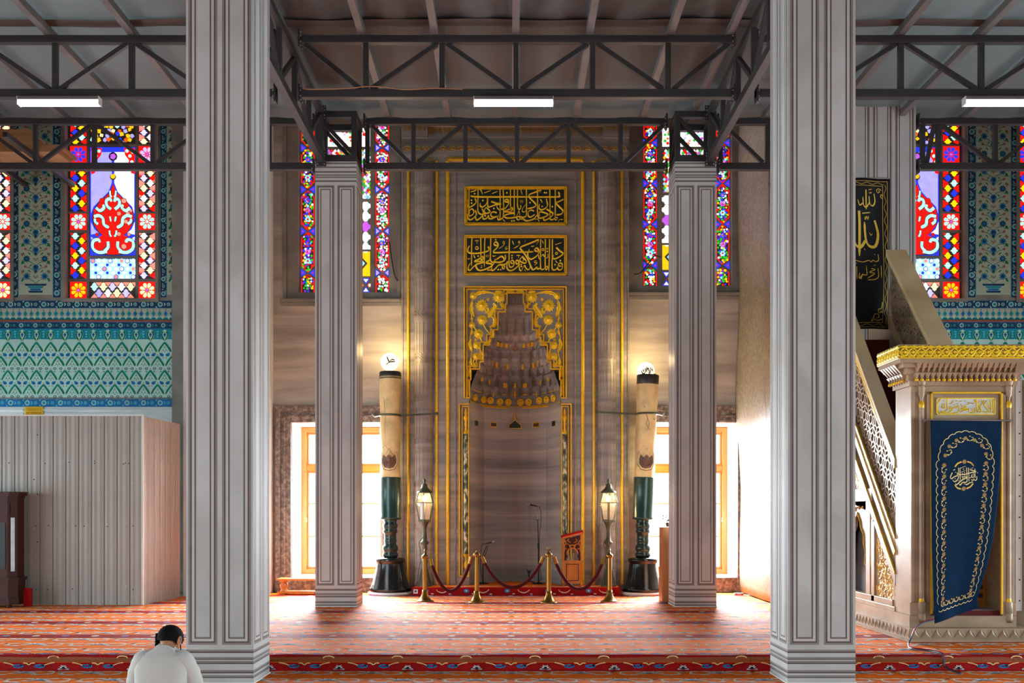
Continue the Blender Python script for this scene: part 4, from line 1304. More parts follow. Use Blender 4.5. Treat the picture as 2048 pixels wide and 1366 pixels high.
# engaged shafts with carved netting
for s in (-1, 1):
    x = XM + s * 183 * u; R = 18.5 * u
    b = MB()
    prof = [(R, .16), (R, mz(330))]
    b.lathe(prof, (x, YF + .02, 0), 20, 0, a0=pi, a1=2 * pi)
    z = .4
    while z < mz(336):
        for zz in (0, .055):
            for i in range(8):
                a0 = pi + pi * i / 8; a1 = pi + pi * (i + 1) / 8; am = (a0 + a1) / 2
                q = [(x + (R + .003) * cos(a), YF + .02 + (R + .003) * sin(a), z + zz + d) for a, d in ((a0, 0), (am, .05), (a1, 0))]
                b.tube(q, .006, 4)
        for i in range(1, 8):
            a = pi + pi * i / 8; b.tube([(x + (R + .002) * cos(a), YF + .02 + (R + .002) * sin(a), z + .1), (x + (R + .002) * cos(a), YF + .02 + (R + .002) * sin(a), z + .7)], .006, 4)
        z += .82
    b.build('engaged_shaft', 'column_marble', mih)
    b = MB(); b.tube([(x + R * 1.25 * cos(a), YF - .02, mz(331) + .05 + R * .45 * sin(a)) for a in [pi * i / 12 for i in range(13)]], .016, 6); b.tube([(x - R * 1.25, YF - .02, mz(329)), (x - R * 1.7, YF - .02, mz(329))], .016, 6); b.tube([(x + R * 1.25, YF - .02, mz(329)), (x + R * 1.7, YF - .02, mz(329))], .016, 6)
    b.build('gilded_capital', 'old_gold', mih)
# corner colonettes in gilt niches
for s in (-1, 1):
    cx = XM + s * 98.5 * u
    b = MB()
    for a, wd, dep in ((111.5, .022, .05), (106, .016, .035)):
        x = XM + s * a * u; b.box(x - wd / 2, x + wd / 2, YF - dep, YF, mz(1152), mz(808.5 if a > 108 else 813))
        e = XM + s * 91 * u
        zt_ = mz(808.5 if a > 108 else 813); b.box(min(x, e), max(x, e), YF - dep, YF, zt_ - wd / 2, zt_ + wd / 2)
        if a > 108: b.box(min(x, e), max(x, e), YF - dep, YF, mz(1152) - .01, mz(1152) + .012)
    x = XM + s * 93 * u; b.box(x - .01, x + .01, YF - .05, YF, mz(1152), mz(812))
    b.build('gilded_border', 'gold', mih, bevel=.003)
    b = MB()
    zs = mz(868), mz(1108)
    b.lathe([(5.2 * u, zs[1]), (5.2 * u, zs[0])], (cx, YF - .005, 0), 14)
    o = b.build('colonette', 'green_breccia', mih)
    b = MB()
    b.lathe([(5.6 * u, zs[0]), (5.8 * u, zs[0] + .03), (2.4 * u, zs[0] + .09), (2 * u, zs[0] + .14), (3.4 * u, zs[0] + .18), (2.2 * u, zs[0] + .22), (3 * u, zs[0] + .26), (5 * u, zs[0] + .29), (5 * u, zs[0] + .33), (2 * u, zs[0] + .36), (3.4 * u, zs[0] + .4), (.5 * u, zs[0] + .5)], (cx, YF - .005, 0), 14)
    b.lathe([(5.8 * u, zs[1]), (5.6 * u, zs[1] - .03), (2.2 * u, zs[1] - .06), (1.8 * u, zs[1] - .11), (4.2 * u, zs[1] - .19), (4.8 * u, zs[1] - .25), (1 * u, zs[1] - .31)], (cx, YF - .005, 0), 14)
    b.build('gilded_cap', 'gold', o)
# cornice with gilded points
b = MB()
c0, c1 = XM - 224 * u, XM + 224 * u
for y, v0, v1 in ((.10, 250, 256), (.13, 246, 250), (.06, 256, 276), (.035, 276, 292), (.05, 290, 304), (.02, 304, 312)):
    b.box(c0, c1, YF - y, YF, mz(v1), mz(v0))
for s in (-1, 1): b.box(XM + s * 200 * u - 26 * u, XM + s * 200 * u + 26 * u, YF - .18, YF - .13, mz(282), mz(244))
co = b.build('cornice', 'mihrab_marble', mih)
m = MB()
n = 46
for i in range(n):
    x = c0 + (i + .5) * (c1 - c0) / n; y = YF - .062
    if min(abs(x - XM - 200 * u), abs(x - XM + 200 * u)) < 27 * u: y = YF - .182
    z0 = mz(257.5)
    m.face([(x - 3 * u, y, z0), (x + 3 * u, y, z0), (x + 2.4 * u, y - .02, z0 - 4 * u), (x, y - .015, z0 - 15 * u), (x - 2.4 * u, y - .02, z0 - 4 * u)][::-1])
m.box(c0, c1, YF - .108, YF - .1, mz(256.5), mz(255))
m.build('gilded_point', 'old_gold', co)
m = MB()
n = 25
for i in range(n):
    x = c0 + (i + .5) * (c1 - c0) / n; y = YF - .053; w = 8.6 * u; z = mz(302.5)
    for pts in ([(-.9, 0), (-.55, .35), (-.75, .8), (0, 1.4), (.75, .8), (.55, .35), (.9, 0)], [(-.4, .2), (0, .8), (.4, .2)]):
        m.tube([(x + a * w, y, z + c * w * .75) for a, c in pts], .011, 5)
    m.ball((x, y, z + .3 * w), .018, 4)
m.build('gilded_scrollwork', 'old_gold', co)
# strips of darker moulding at the flanks
b = MB()
for a in (225.5, 120, 170.5, 196.5):
    for s in (-1, 1): b.box(XM + s * a * u - .012, XM + s * a * u + .012, YF - .018, YF, .16, mz(330))
b.build('moulding', 'column_marble', mih)
# ------------------------------------------------------------------ the two inscription panels over the niche
S1 = 106 / 1724.0


def panel(nm, px0, py0, px1, py1, ox, oy, strokes, dots, rings, label, w0):
    t = thing(nm, (XM, YF, mz(py1)), label, 'inscription panel', 'calligraphy panels over the niche')
    b = MB(); b.box(mx(px0), mx(px1), YF - .03, YF - .003, mz(py1), mz(py0)); b.build('panel', 'panel_green', t)
    b = MB()
    for d, w, dep in ((0, .03, .06), (3.6, .022, .045)):
        x0, x1, z0, z1 = mx(px0 + d), mx(px1 - d), mz(py1 - d), mz(py0 + d)
        for (a, c, e, f) in ((x0, x1, z1 - w, z1), (x0, x1, z0, z0 + w), (x0, x0 + w, z0, z1), (x1 - w, x1, z0, z1)): b.box(a, c, YF - dep, YF - .003, e, f)
    b.build('gilded_frame', 'gold', t, bevel=.004)
    m = MB()
    to3 = lambda a, c, l=0: (mx(ox + a * S1), YF - .031 - l, mz(oy + c * S1))
    for pts, w in strokes: stroke(m, pts, w * w0, to3, 0, nib=radians(-60), lift=.012, k=4, soft=.5)
    for a, c in dots: diamond(m, a, c, 34, to3, 0, .012)
    for a, c, r in rings: ringmark(m, a, c, r, 26, to3, 0, .01)
    m.build('lettering', 'bright_gold', t)
    return t


R = 1691                                              # the right half was read from a second view


def sh(pts): return [(a + R, c) for a, c in pts]


A = 52; Bq = 60; C = 24
ST2 = [([(295, 150), (285, 400), (280, 1060)], A), ([(580, 150), (585, 500), (582, 760)], A), ([(715, 150), (705, 500), (695, 1090)], A), ([(905, 150), (900, 500), (895, 830), (960, 930), (1040, 880), (1055, 820)], A),
       ([(215, 400), (165, 480), (160, 570), (230, 630), (450, 640), (700, 600), (830, 550), (850, 480), (815, 420)], Bq),
       ([(1120, 390), (1040, 370), (1015, 320), (1060, 270), (1120, 300), (1150, 390), (1100, 470), (1010, 550), (1000, 600), (1060, 615), (1400, 605), (1724, 600), (2290, 590)], Bq),
       ([(1340, 330), (1300, 310), (1300, 270), (1330, 250), (1355, 300), (1330, 370), (1250, 440), (1170, 490)], C),
       ([(570, 780), (630, 745), (665, 800), (620, 860), (570, 800), (480, 850), (395, 885), (400, 910), (560, 900), (690, 920), (600, 950), (450, 1000), (330, 1090), (250, 1180), (200, 1190), (170, 1130), (190, 1050), (240, 960)], Bq),
       ([(885, 840), (840, 880), (760, 920), (800, 960), (920, 980), (940, 1030), (870, 1090), (720, 1160), (560, 1195), (470, 1150), (430, 1060), (450, 960)], Bq),
       ([(1055, 830), (1030, 900), (1100, 930), (1250, 920), (1340, 860), (1310, 770), (1240, 740), (1170, 780), (1080, 850)], Bq), ([(1375, 690), (1385, 800), (1350, 870), (1250, 925)], A),
       ([(1030, 930), (960, 1040), (930, 1130), (960, 1200), (1040, 1150), (1130, 1050), (1200, 1010), (1290, 1010), (1390, 980), (1450, 890)], Bq), ([(1290, 1010), (1280, 1090), (1325, 1150), (1360, 1080), (1310, 1010)], 44),
       ([(1515, 170), (1505, 500), (1500, 1000), (1540, 1080), (1600, 1080), (1655, 1020), (1660, 920), (1600, 860), (1555, 900), (1580, 960), (1640, 970)], A),
       ([(1450, 900), (1430, 1080), (1480, 1180), (1580, 1200), (1680, 1150), (1780, 1060), (1830, 970), (1800, 880), (1740, 870), (1720, 930), (1750, 980), (1820, 960)], Bq),
       (sh([(775, 200), (750, 280), (700, 360)]), C), (sh([(770, 195), (500, 310), (200, 430), (195, 510), (290, 620), (420, 820), (500, 1020), (570, 1160), (640, 1150), (700, 1090), (740, 1140), (800, 1130), (830, 1080)]), Bq),
       (sh([(835, 180), (830, 600), (830, 1080), (870, 1160), (940, 1150), (980, 1090)]), A), (sh([(990, 180), (985, 600), (985, 1090), (1040, 1060), (1070, 1110), (1020, 1170), (980, 1110)]), A), (sh([(1125, 180), (1115, 800), (1095, 1230)]), A),
       (sh([(1215, 180), (1215, 700), (1205, 1100), (1260, 1180), (1340, 1160), (1380, 1090), (1400, 1150), (1460, 1180), (1530, 1130), (1540, 1000), (1480, 950), (1420, 980), (1420, 1040), (1500, 1060)]), A),
       (sh([(1345, 450), (1440, 550), (1560, 640), (1480, 730), (1350, 800), (1270, 820), (1230, 770), (1260, 700)]), Bq), (sh([(750, 580), (650, 550), (660, 490), (720, 470), (770, 530), (780, 620), (700, 730), (600, 800), (510, 830), (430, 760), (415, 650), (440, 580), (465, 510)]), Bq),
       (sh([(260, 730), (170, 830), (180, 900), (320, 960), (370, 900), (300, 800), (250, 750)]), A), (sh([(240, 900), (290, 860), (250, 800)]), C),
       (sh([(500, 1020), (480, 1130), (420, 1170), (350, 1110), (320, 1040), (270, 1080), (210, 1200), (160, 1180), (140, 1080), (150, 980)]), 48), (sh([(770, 700), (780, 800), (820, 830)]), 34), (sh([(860, 750), (890, 690), (930, 690), (950, 760)]), 40), (sh([(1020, 800), (1070, 760), (1065, 660)]), 34),
       ([(350, 700), (370, 740), (400, 800)], 30), ([(760, 690), (770, 770), (800, 690), (815, 770), (840, 680)], 18), ([(960, 720), (1010, 735), (1070, 710)], 26), ([(1605, 240), (1655, 360)], 30), ([(1640, 490), (1700, 445), (1780, 400)], 20), ([(1440, 430), (1385, 450), (1390, 490), (1450, 485), (1375, 530)], 22), ([(390, 240), (450, 225), (520, 240)], 24), ([(455, 230), (460, 330)], 22), ([(150, 800), (200, 830), (240, 795)], 24), ([(590, 1040), (620, 1040), (580, 1110), (635, 1095)], 20),
       (sh([(880, 230), (930, 330)]), 26), (sh([(1310, 360), (1520, 290)]), 24), (sh([(1320, 880), (1380, 960)]), 26), (sh([(530, 410), (580, 420), (625, 390)]), 26), (sh([(50, 715), (110, 705), (175, 715)]), 26), (sh([(115, 720), (118, 800)]), 22), (sh([(150, 300), (110, 290), (120, 250), (155, 260), (150, 340), (80, 420), (0, 470)]), C), (sh([(345, 210), (320, 290)]), 20), (sh([(710, 890), (640, 890), (640, 940), (725, 950), (630, 1030)]), 24), (sh([(305, 1165), (345, 1225)]), 20)]
D2 = [(1065, 200), (1595, 710), (1595, 790), (820, 1185), (882, 1185), (1150, 1168), (1230, 1170), (497, 730)] + [(a + R, c) for a, c in ((1050, 490), (1050, 580), (1475, 875), (1300, 1010), (208, 1000), (208, 1065))]
K2 = [(455, 470, 46), (1350 + R, 640, 36), (910 + R, 520, 34)]
panel('inscription_plaque', 928, 471, 1134, 552, 926, 468, ST2, D2, K2, 'dark green panel of gold Arabic lettering directly above the niche frame, brighter of the two', 1.0)

ST1 = [([(200, 120), (197, 500), (195, 980), (260, 1010), (340, 950), (350, 850), (290, 790), (220, 850), (215, 950)], A), ([(150, 490), (140, 620), (190, 735), (290, 700), (400, 620), (430, 540), (390, 440)], Bq), ([(165, 960), (150, 1050), (210, 1140), (290, 1130), (390, 1050), (440, 960), (400, 830)], Bq),
       ([(495, 120), (490, 500), (490, 850), (550, 950), (640, 960), (655, 860), (620, 780)], A), ([(250, 370), (500, 398), (1724, 400), (R + 1330, 402), (R + 1440, 360), (R + 1415, 240)], Bq), ([(760, 740), (690, 850), (760, 935), (885, 880), (770, 750)], A), ([(880, 890), (760, 940), (650, 960)], A),
       ([(650, 980), (590, 1060), (470, 1150), (420, 1110), (415, 1020)], Bq), ([(650, 1000), (660, 1110), (760, 1100), (830, 1010), (845, 1090), (930, 1110), (1110, 1030)], Bq), ([(1100, 920), (1000, 885), (920, 930), (920, 1020), (1000, 1055), (1110, 1030)], A), ([(800, 430), (795, 560), (720, 680), (620, 730), (560, 680), (570, 600)], Bq),
       ([(920, 550), (1100, 610), (1240, 635), (1080, 650), (890, 720), (812, 700), (808, 430)], Bq), ([(1110, 640), (1110, 740), (1180, 830)], 34), ([(1205, 130), (1210, 600), (1205, 1090), (1170, 1150), (1130, 1100), (1150, 990)], A), ([(1305, 130), (1320, 500), (1315, 1010), (1240, 1120), (1180, 1150)], A),
       ([(1470, 570), (1370, 550), (1390, 490), (1460, 490), (1490, 600), (1420, 720), (1340, 790), (1240, 800)], Bq), ([(1545, 130), (1545, 450), (1545, 750)], A), ([(1670, 150), (1668, 600), (1670, 1030)], A), ([(1550, 840), (1620, 820), (1590, 750), (1540, 790), (1450, 830), (1340, 880), (1500, 890), (1680, 930), (1500, 950), (1330, 1010)], A), ([(1330, 1030), (1450, 1090), (1724, 1060), (R + 60, 1040)], Bq),
       ([(250, 240), (350, 215), (440, 180)], 34), ([(560, 150), (610, 230), (640, 330)], 34), ([(690, 275), (920, 190)], 30), ([(940, 300), (1130, 220)], 28), ([(1300, 1130), (1370, 1210)], 28),
       (sh([(80, 150), (82, 450), (85, 700), (130, 805), (190, 760), (180, 670)]), A), (sh([(370, 170), (375, 600), (370, 990), (320, 1050), (240, 1060), (160, 1040)]), A), (sh([(855, 180), (800, 290)]), C), (sh([(850, 180), (600, 270), (450, 350), (520, 470), (650, 600), (680, 680), (600, 740), (400, 790)]), Bq),
       (sh([(730, 170), (735, 500), (735, 900), (760, 1060), (820, 1095), (900, 1085)]), A), (sh([(1130, 170), (1140, 600), (1135, 1090)]), A), (sh([(1310, 170), (1310, 600), (1310, 1060)]), A), (sh([(1570, 480), (1440, 550), (1340, 600), (1440, 720), (1560, 850), (1500, 960), (1340, 985)]), Bq), (sh([(820, 480), (860, 530), (890, 600)]), 30),
       (sh([(1030, 530), (1060, 660), (1000, 760), (870, 820), (780, 760), (800, 630)]), Bq), (sh([(1030, 800), (1150, 870), (1240, 950), (1170, 1050), (1050, 1130), (950, 1160), (930, 1090)]), Bq), (sh([(790, 1040), (790, 910), (840, 885), (1000, 930), (1080, 980), (950, 1060), (780, 1090)]), A), (sh([(620, 860), (530, 830), (440, 880), (430, 1000), (500, 1060), (650, 970)]), A), (sh([(720, 1000), (600, 1120), (400, 1180), (290, 1130), (260, 1050)]), Bq),
       (sh([(350, 650), (250, 780), (240, 870), (300, 890), (350, 840)]), 34), (sh([(130, 850), (90, 960), (50, 1060), (100, 1150), (165, 1110), (140, 1040), (60, 1050), (0, 1070)]), 44), (sh([(140, 860), (155, 960), (140, 1040)]), 30), (sh([(1310, 1060), (1250, 1130), (1160, 1140), (1140, 1090)]), A), (sh([(1310, 1070), (1380, 1080), (1340, 1155), (1290, 1120)]), 40), (sh([(170, 490), (190, 600), (222, 500), (250, 600), (275, 490)]), 20), (sh([(190, 170), (240, 340)]), 30), (sh([(640, 1130), (740, 1125), (790, 1210)]), 28), (sh([(1400, 1230), (1450, 1140), (1560, 1140)]), 28)]
D1 = [(1430, 270), (650, 520), (280, 510), (285, 605), (1005, 780), (725, 1010), (1590, 1185), (1662, 1178), (380, 300)] + [(a + R, c) for a, c in ((490, 590), (960, 265), (1020, 270), (1215, 720), (885, 710), (1025, 490), (215, 1120))]
panel('inscription_plaque', 929, 374, 1134, 452, 926, 370, ST1, D1, [], 'upper dark panel of gold Arabic lettering, the highest on the mihrab wall', .95)
# ------------------------------------------------------------------ great candles
mat('globe_glass', '#fff0cf', .3, 0, .02, 3, emit=1.7, ecol='#ffeabf')


def add_point(name, loc, energy, col, r=.05):
    l = bpy.data.lights.new(name, 'POINT'); l.energy = energy; l.color = col; l.shadow_soft_size = r
    o = bpy.data.objects.new(name, l); COL.objects.link(o); o.location = loc
    return o


def candle(px, lean, label, right):
    Y = 19.32; X = (px - CX) / F * Y
    t = thing('giant_candle', (X, Y, 0), label, 'candle', 'great candles flanking the mihrab')
    c = Vector((X, Y, 0))
    b = MB(); b.lathe([(.40, .003), (.42, .02), (.42, .05), (.39, .06)], c, 32, 0); b.build('stone_plinth', 'white_marble', t)
    b = MB()
    b.lathe([(.385, .06), (.40, .1), (.395, .13), (.37, .15), (.365, .18), (.35, .2), (.31, .33), (.275, .47), (.262, .58), (.262, .6), (.285, .62), (.29, .66), (.275, .69), (.15, .7), (.12, .7)], c, 40, 0)
    b.build('bell_base', 'bronze_dark', t)
    b = MB()
    b.lathe([(.125, .7), (.15, .73), (.15, .77), (.125, .8), (.14, .83), (.15, .87), (.14, .92), (.115, .94), (.115, 1.0), (.125, 1.02), (.115, 1.04), (.115, 1.15), (.135, 1.17), (.14, 1.21), (.125, 1.23), (.13, 1.26), (.14, 1.28), (.14, 1.33), (.12, 1.35), (.13, 1.41)], c, 28, 0)
    b.build('turned_stem', 'bronze_green', t)
    M = Matrix.Rotation(lean, 3, 'Y')
    o = Vector((X, Y, 1.41)); h = lambda z: z - 1.41
    b = MB(); b.lathe([(.14, h(1.41)), (.205, h(1.42)), (.205, h(1.46)), (.198, h(1.47)), (.198, h(2.18)), (.203, h(2.19)), (.2, h(2.21)), (.19, h(2.21))], o, 32, 0, axis=M); b.build('tin_sleeve', 'green_tin', t)
    b = MB(); rows = []
    top = 4.22 if not right else 4.12
    n = 32
    for i in range(25):
        z = 2.2 + (top - .15 - 2.2) * i / 24
        r = .193 - .006 * sin(i * .5) + (.004 if i > 15 else 0)
        rows.append([o + M @ Vector((r * cos(2 * pi * j / n) * (1 + .012 * sin(j * 1.7 + i * .6)), r * sin(2 * pi * j / n), h(z))) for j in range(n)])
    b.grid(rows, 0, True, True); b.face(rows[-1])
    wx_ = b.build('wax_body', 'wax', t)
    surf = lambda a, z, d=.004: o + M @ Vector(((.195 + d) * sin(a / .195), -(.195 + d) * cos(a / .195), h(z)))
    # cracks and stains on the wax
    if not right:
        for pts in ([(-.12, 3.95), (-.1, 3.6), (-.07, 3.3), (-.09, 3.15), (-.06, 2.9)], [(-.15, 2.75), (-.08, 2.8), (0, 2.7), (.1, 2.62)]):
            b = MB(); b.tube([surf(a, z, .001) for a, z in spline(pts, 4)], .004, 4); b.build('crack', 'wax_dark', wx_)
    else:
        for pts in ([(-.05, 3.4), (.0, 3.3), (-.03, 3.2), (.05, 3.1)], [(-.02, 3.35), (.03, 3.2), (.0, 3.1)]):
            b = MB(); b.tube([surf(a, z, .001) for a, z in spline(pts, 4)], .006, 4); b.build('crack', 'wax_dark', wx_)
        for a, z in ((-.07, 3.52), (.14, 3.3), (-.16, 2.42), (.12, 3.95), (.15, 3.8)):
            b = MB(); b.ball(surf(a, z, 0), .012, 4); b.build('stain', 'wax_dark', wx_)
    # tulip shaped badge
    zb = 2.53
    def shape(s, d, m, mb):
        pts = [(0, -.17), (.09, -.15), (.15, -.06), (.155, .03), (.13, .13), (.065, .07), (0, .19), (-.065, .07), (-.13, .13), (-.155, .03), (-.15, -.06), (-.09, -.15)]
        cc = surf(0, zb - .02, d)
        for i in range(12):
            p, q = pts[i], pts[(i + 1) % 12]
            mb.face([cc, surf(p[0] * s, zb + p[1] * s, d), surf(q[0] * s, zb + q[1] * s, d)], m)
    b = MB(); shape(1.2, .002, 0, b); shape(1.13, .004, 1, b)
    pts = [(0, -.16), (.08, -.14), (.135, -.06), (.14, .02), (.115, .1), (.05, .05), (0, .09), (-.05, .05), (-.115, .1), (-.14, .02), (-.135, -.06), (-.08, -.14)]
    cc = surf(0, zb - .03, .008)
    for i in range(12):
        p, q = pts[i], pts[(i + 1) % 12]; b.face([cc, surf(p[0], zb + p[1], .007), surf(q[0], zb + q[1], .007)], 0)
    for pts in ([(-.1, -.02), (-.07, -.1), (0, -.125), (.07, -.1), (.1, -.02)], [(-.06, .0), (-.04, -.06), (0, -.08), (.05, -.05), (.06, .01)], [(-.02, .02), (-.02, -.05)], [(.02, .03), (.02, -.05)], [(-.04, .07), (0, .1), (.04, .07), (0, .05), (-.04, .07)]):
        b.tube([surf(a, zb + z, .009) for a, z in spline(pts, 4)], .006, 4, 2)
    b.build('badge', ['badge_brown', 'wax', 'badge_copper'], wx_)
    b = MB()
    zz = top - .16
    if right:
        b.lathe([(.2, h(zz)), (.207, h(zz + .02)), (.21, h(zz + .17)), (.2, h(zz + .18))], o, 28, 0, axis=M)
        rnd = random.Random(4)
        for i in range(16):
            a = rnd.uniform(0, 2 * pi); r = rnd.uniform(0, .15); b.ball(o + M @ Vector((r * cos(a), r * sin(a), h(zz + .17))), rnd.uniform(.03, .06), 5, 1, (1, 1, .7))
    else:
        b.lathe([(.2, h(zz)), (.208, h(zz + .03)), (.205, h(zz + .12)), (.19, h(zz + .14)), (.0, h(zz + .15))], o, 28, 0, axis=M)
        b.lathe([(.209, h(zz + .02)), (.214, h(zz + .035)), (.209, h(zz + .05))], o, 28, 1, axis=M)
    b.build('dark_collar', ['candle_black', 'wax_dark'], t)
    gx = (779 if not right else 1291.5); gz = ZC - ((724.5 if not right else 743) - HZ) / F * Y
    g = Vector(((gx - CX) / F * Y, Y, gz))
    b = MB(); b.ball(g, .168, 16, 0); gl = b.build('lamp_globe', 'globe_glass', t)
    # writing on the globe
    b = MB()
    gs = lambda a, z, l=0: g + Vector((.172 * sin(a / .17) * cos(z / .17), -.172 * cos(a / .17) * cos(z / .17), .172 * sin(z / .17)))
    wr = ([[(-.03, .09), (-.01, .03), (.02, -.02)], [(-.05, -.07), (-.02, -.05), (.02, -.02), (.1, -.01), (.13, .0)], [(.03, .0), (.07, .03), (.12, .02)], [(.05, -.02), (.08, .0)], [(-.06, -.02), (-.05, -.01)]] if not right else
          [[(-.1, .0), (-.09, -.05), (-.05, -.055), (-.03, -.03), (-.03, .05)], [(-.06, -.03), (-.07, .03)], [(.0, .07), (-.01, -.05)], [(.0, -.0), (.03, .06)], [(.02, .05), (.05, -.04), (.03, -.05)], [(.07, .06), (.07, -.04), (.05, -.07)], [(.1, .06), (.1, -.02)], [(.12, .03), (.13, -.02)]])
    for pts in wr: stroke(b, pts, .026, gs, 0, k=4, soft=.5)
    b.build('lettering', 'candle_black', gl)
    # iron strap and stay
    zs = ZC - ((831 if not right else 828) - HZ) / F * Y
    b = MB(); sx = .0 if not right else (zs - 1.41) * sin(lean)
    b.lathe([(.203, -.018), (.21, -.018), (.21, .018), (.203, .018)], (X + sx, Y, zs), 28, 0)
    s = 1 if not right else -1
    b.bar((X + sx + s * .2, Y, zs), (X + s * .86, YF - .22, zs + .06), .018, .03, 0); b.ball((X + s * .86, YF - .22, zs + .06), .03, 5)
    b.tube([(X + sx - s * .2, Y, zs), (X + sx - s * .3, Y + .05, zs - .02), (X + sx - s * .38, Y + .3, zs + .05)], .014, 6, 1)
    b.build('iron_strap', ['lamp_patina', 'white_paint'], t)
    add_point('candle_lamp', g + Vector((0, -.02, .19)), 0, (1, .7, .32), .1).data.energy = 70
    return t


candle(780.5, 0.0, 'giant wax candle with a rounded dark collar and a lit globe, beside the left window', False)
candle(1286, .034, 'giant wax candle leaning slightly under a thick black collar, beside the right window', True)

# ------------------------------------------------------------------ lantern lamps
gm = bpy.data.materials.new('lantern_glass'); gm.use_nodes = True
_n = gm.node_tree.nodes; _l = gm.node_tree.links
_t = _n.new('ShaderNodeBsdfTransparent'); _g = _n.new('ShaderNodeBsdfGlossy'); _g.inputs['Roughness'].default_value = .08; _g.inputs['Color'].default_value = (1, .95, .85, 1)
_d = _n.new('ShaderNodeBsdfDiffuse'); _d.inputs['Color'].default_value = (.9, .85, .75, 1)
_m = _n.new('ShaderNodeMixShader'); _m.inputs[0].default_value = .16; _m2 = _n.new('ShaderNodeMixShader'); _m2.inputs[0].default_value = .5
_tx = _n.new('ShaderNodeTexNoise'); _tx.inputs['Scale'].default_value = 5
_l.new(_g.outputs[0], _m2.inputs[1]); _l.new(_d.outputs[0], _m2.inputs[2]); _l.new(_t.outputs[0], _m.inputs[1]); _l.new(_m2.outputs[0], _m.inputs[2]); _l.new(_m.outputs[0], _n['Material Output'].inputs[0])
MATS['lantern_glass'] = gm
mat('bulb_warm', '#fff2d0', .3, 0, .02, 3, emit=30, ecol='#ffc870')
mat('bulb_tube', '#ecebe6', .4, 0, .03, 3)


def lantern(px, label, tube):
    Y = 19.34; X = (px - CX) / F * Y; q = Y / F
    z = lambda y: ZC - (y - HZ) * q
    t = thing('lantern_lamp', (X, Y, DZ + .009), label, 'lamp', 'standing lanterns on the platform')
    c = Vector((X, Y, 0))
    b = MB(); n = 16
    b.lathe([(.15, DZ + .009), (.15, DZ + .03), (.13, DZ + .06), (.115, z(1163)), (.08, z(1150)), (.055, z(1138)), (.05, z(1128)), (.07, z(1124)), (.045, z(1118)), (.04, z(1105)), (.055, z(1096)), (.04, z(1091)), (.085, z(1086)), (.09, z(1084.5)), (.05, z(1081)), (.045, z(1074)), (.035, z(1062)), (.05, z(1052)), (.075, z(1046)), (.1, z(1043))], c, 20)
    for i in range(n):
        a = 2 * pi * i / n; b.tube([(X + r * cos(a), Y + r * sin(a), zz) for r, zz in ((.147, DZ + .03), (.118, z(1163)), (.083, z(1150)), (.058, z(1138)))], .009, 4)
    b.build('stem', 'lamp_patina', t)
    b = MB(); a0 = pi / 6
    rings = [(12.3, 1041), (20, 1005.5), (13.5, 985)]
    pt = lambda r, y, i: Vector((X + r * q * cos(a0 + i * pi / 3), Y + r * q * sin(a0 + i * pi / 3), z(y)))
    for i in range(6):
        for k in range(2): b.bar(pt(*rings[k], i), pt(*rings[k + 1], i), .011, .011)
        for r, y in rings: b.bar(pt(r, y, i), pt(r, y, i + 1), .013, .013)
    b.lathe([(.13, z(1044)), (.135, z(1041)), (.12, z(1039)), (.0, z(1039))], c, 6, a0=a0, a1=a0 + 2 * pi, smooth=False)
    fr = b.build('lantern_frame', 'lamp_patina', t)
    b = MB()
    for i in range(6):
        for k in range(2): b.face([pt(rings[k][0] * .985, rings[k][1], i), pt(rings[k][0] * .985, rings[k][1], i + 1), pt(rings[k + 1][0] * .985, rings[k + 1][1], i + 1), pt(rings[k + 1][0] * .985, rings[k + 1][1], i)])
    b.build('glazing', 'lantern_glass', fr)
    b = MB()
    b.lathe([(.15, z(986)), (.15, z(983.5)), (.12, z(981)), (.07, z(976)), (.055, z(972)), (.06, z(970)), (.03, z(967)), (.02, z(965.5)), (.022, z(964)), (.03, z(961)), (.022, z(958.5)), (.001, z(957.5))], c, 12); b.build('lantern_roof', 'lamp_patina', t)
    b = MB(); b.ball((X, Y, z(997)), .05, 10, 0, (.8, .8, 1.2)); b.build('bulb', 'bulb_warm', t)
    if tube:
        b = MB(); b.lathe([(.042, z(1039)), (.042, z(1004))], (X - .03, Y, 0), 14); b.build('bulb_holder', 'bulb_tube', t)
    else:
        b = MB(); b.lathe([(.02, z(1039)), (.02, z(1004))], c, 10); b.build('bulb_holder', 'lamp_patina', t)
    b = MB(); b.tube(spline([(X - .02, Y - .06, z(1074)), (X - .1, Y - .08, z(1086)), (X - .07, Y - .08, z(1100)), (X - .06, Y - .1, z(1120)), (X - .1, Y - .14, z(1140)), (X - .12, Y - .17, z(1160)), (X - .14, Y - .15, DZ + .018)], 5), .006, 5); b.build('power_cord', 'wire_black', t)
    add_point('lantern_light', (X, Y - .0, z(1003)), 34, (1, .68, .32), .04)
    return t


lantern(849, 'bronze standing lantern with a white candle tube inside, behind a brass post', True)
lantern(1217, 'bronze standing lantern with evenly glowing glass, next to the leaning giant candle', False)

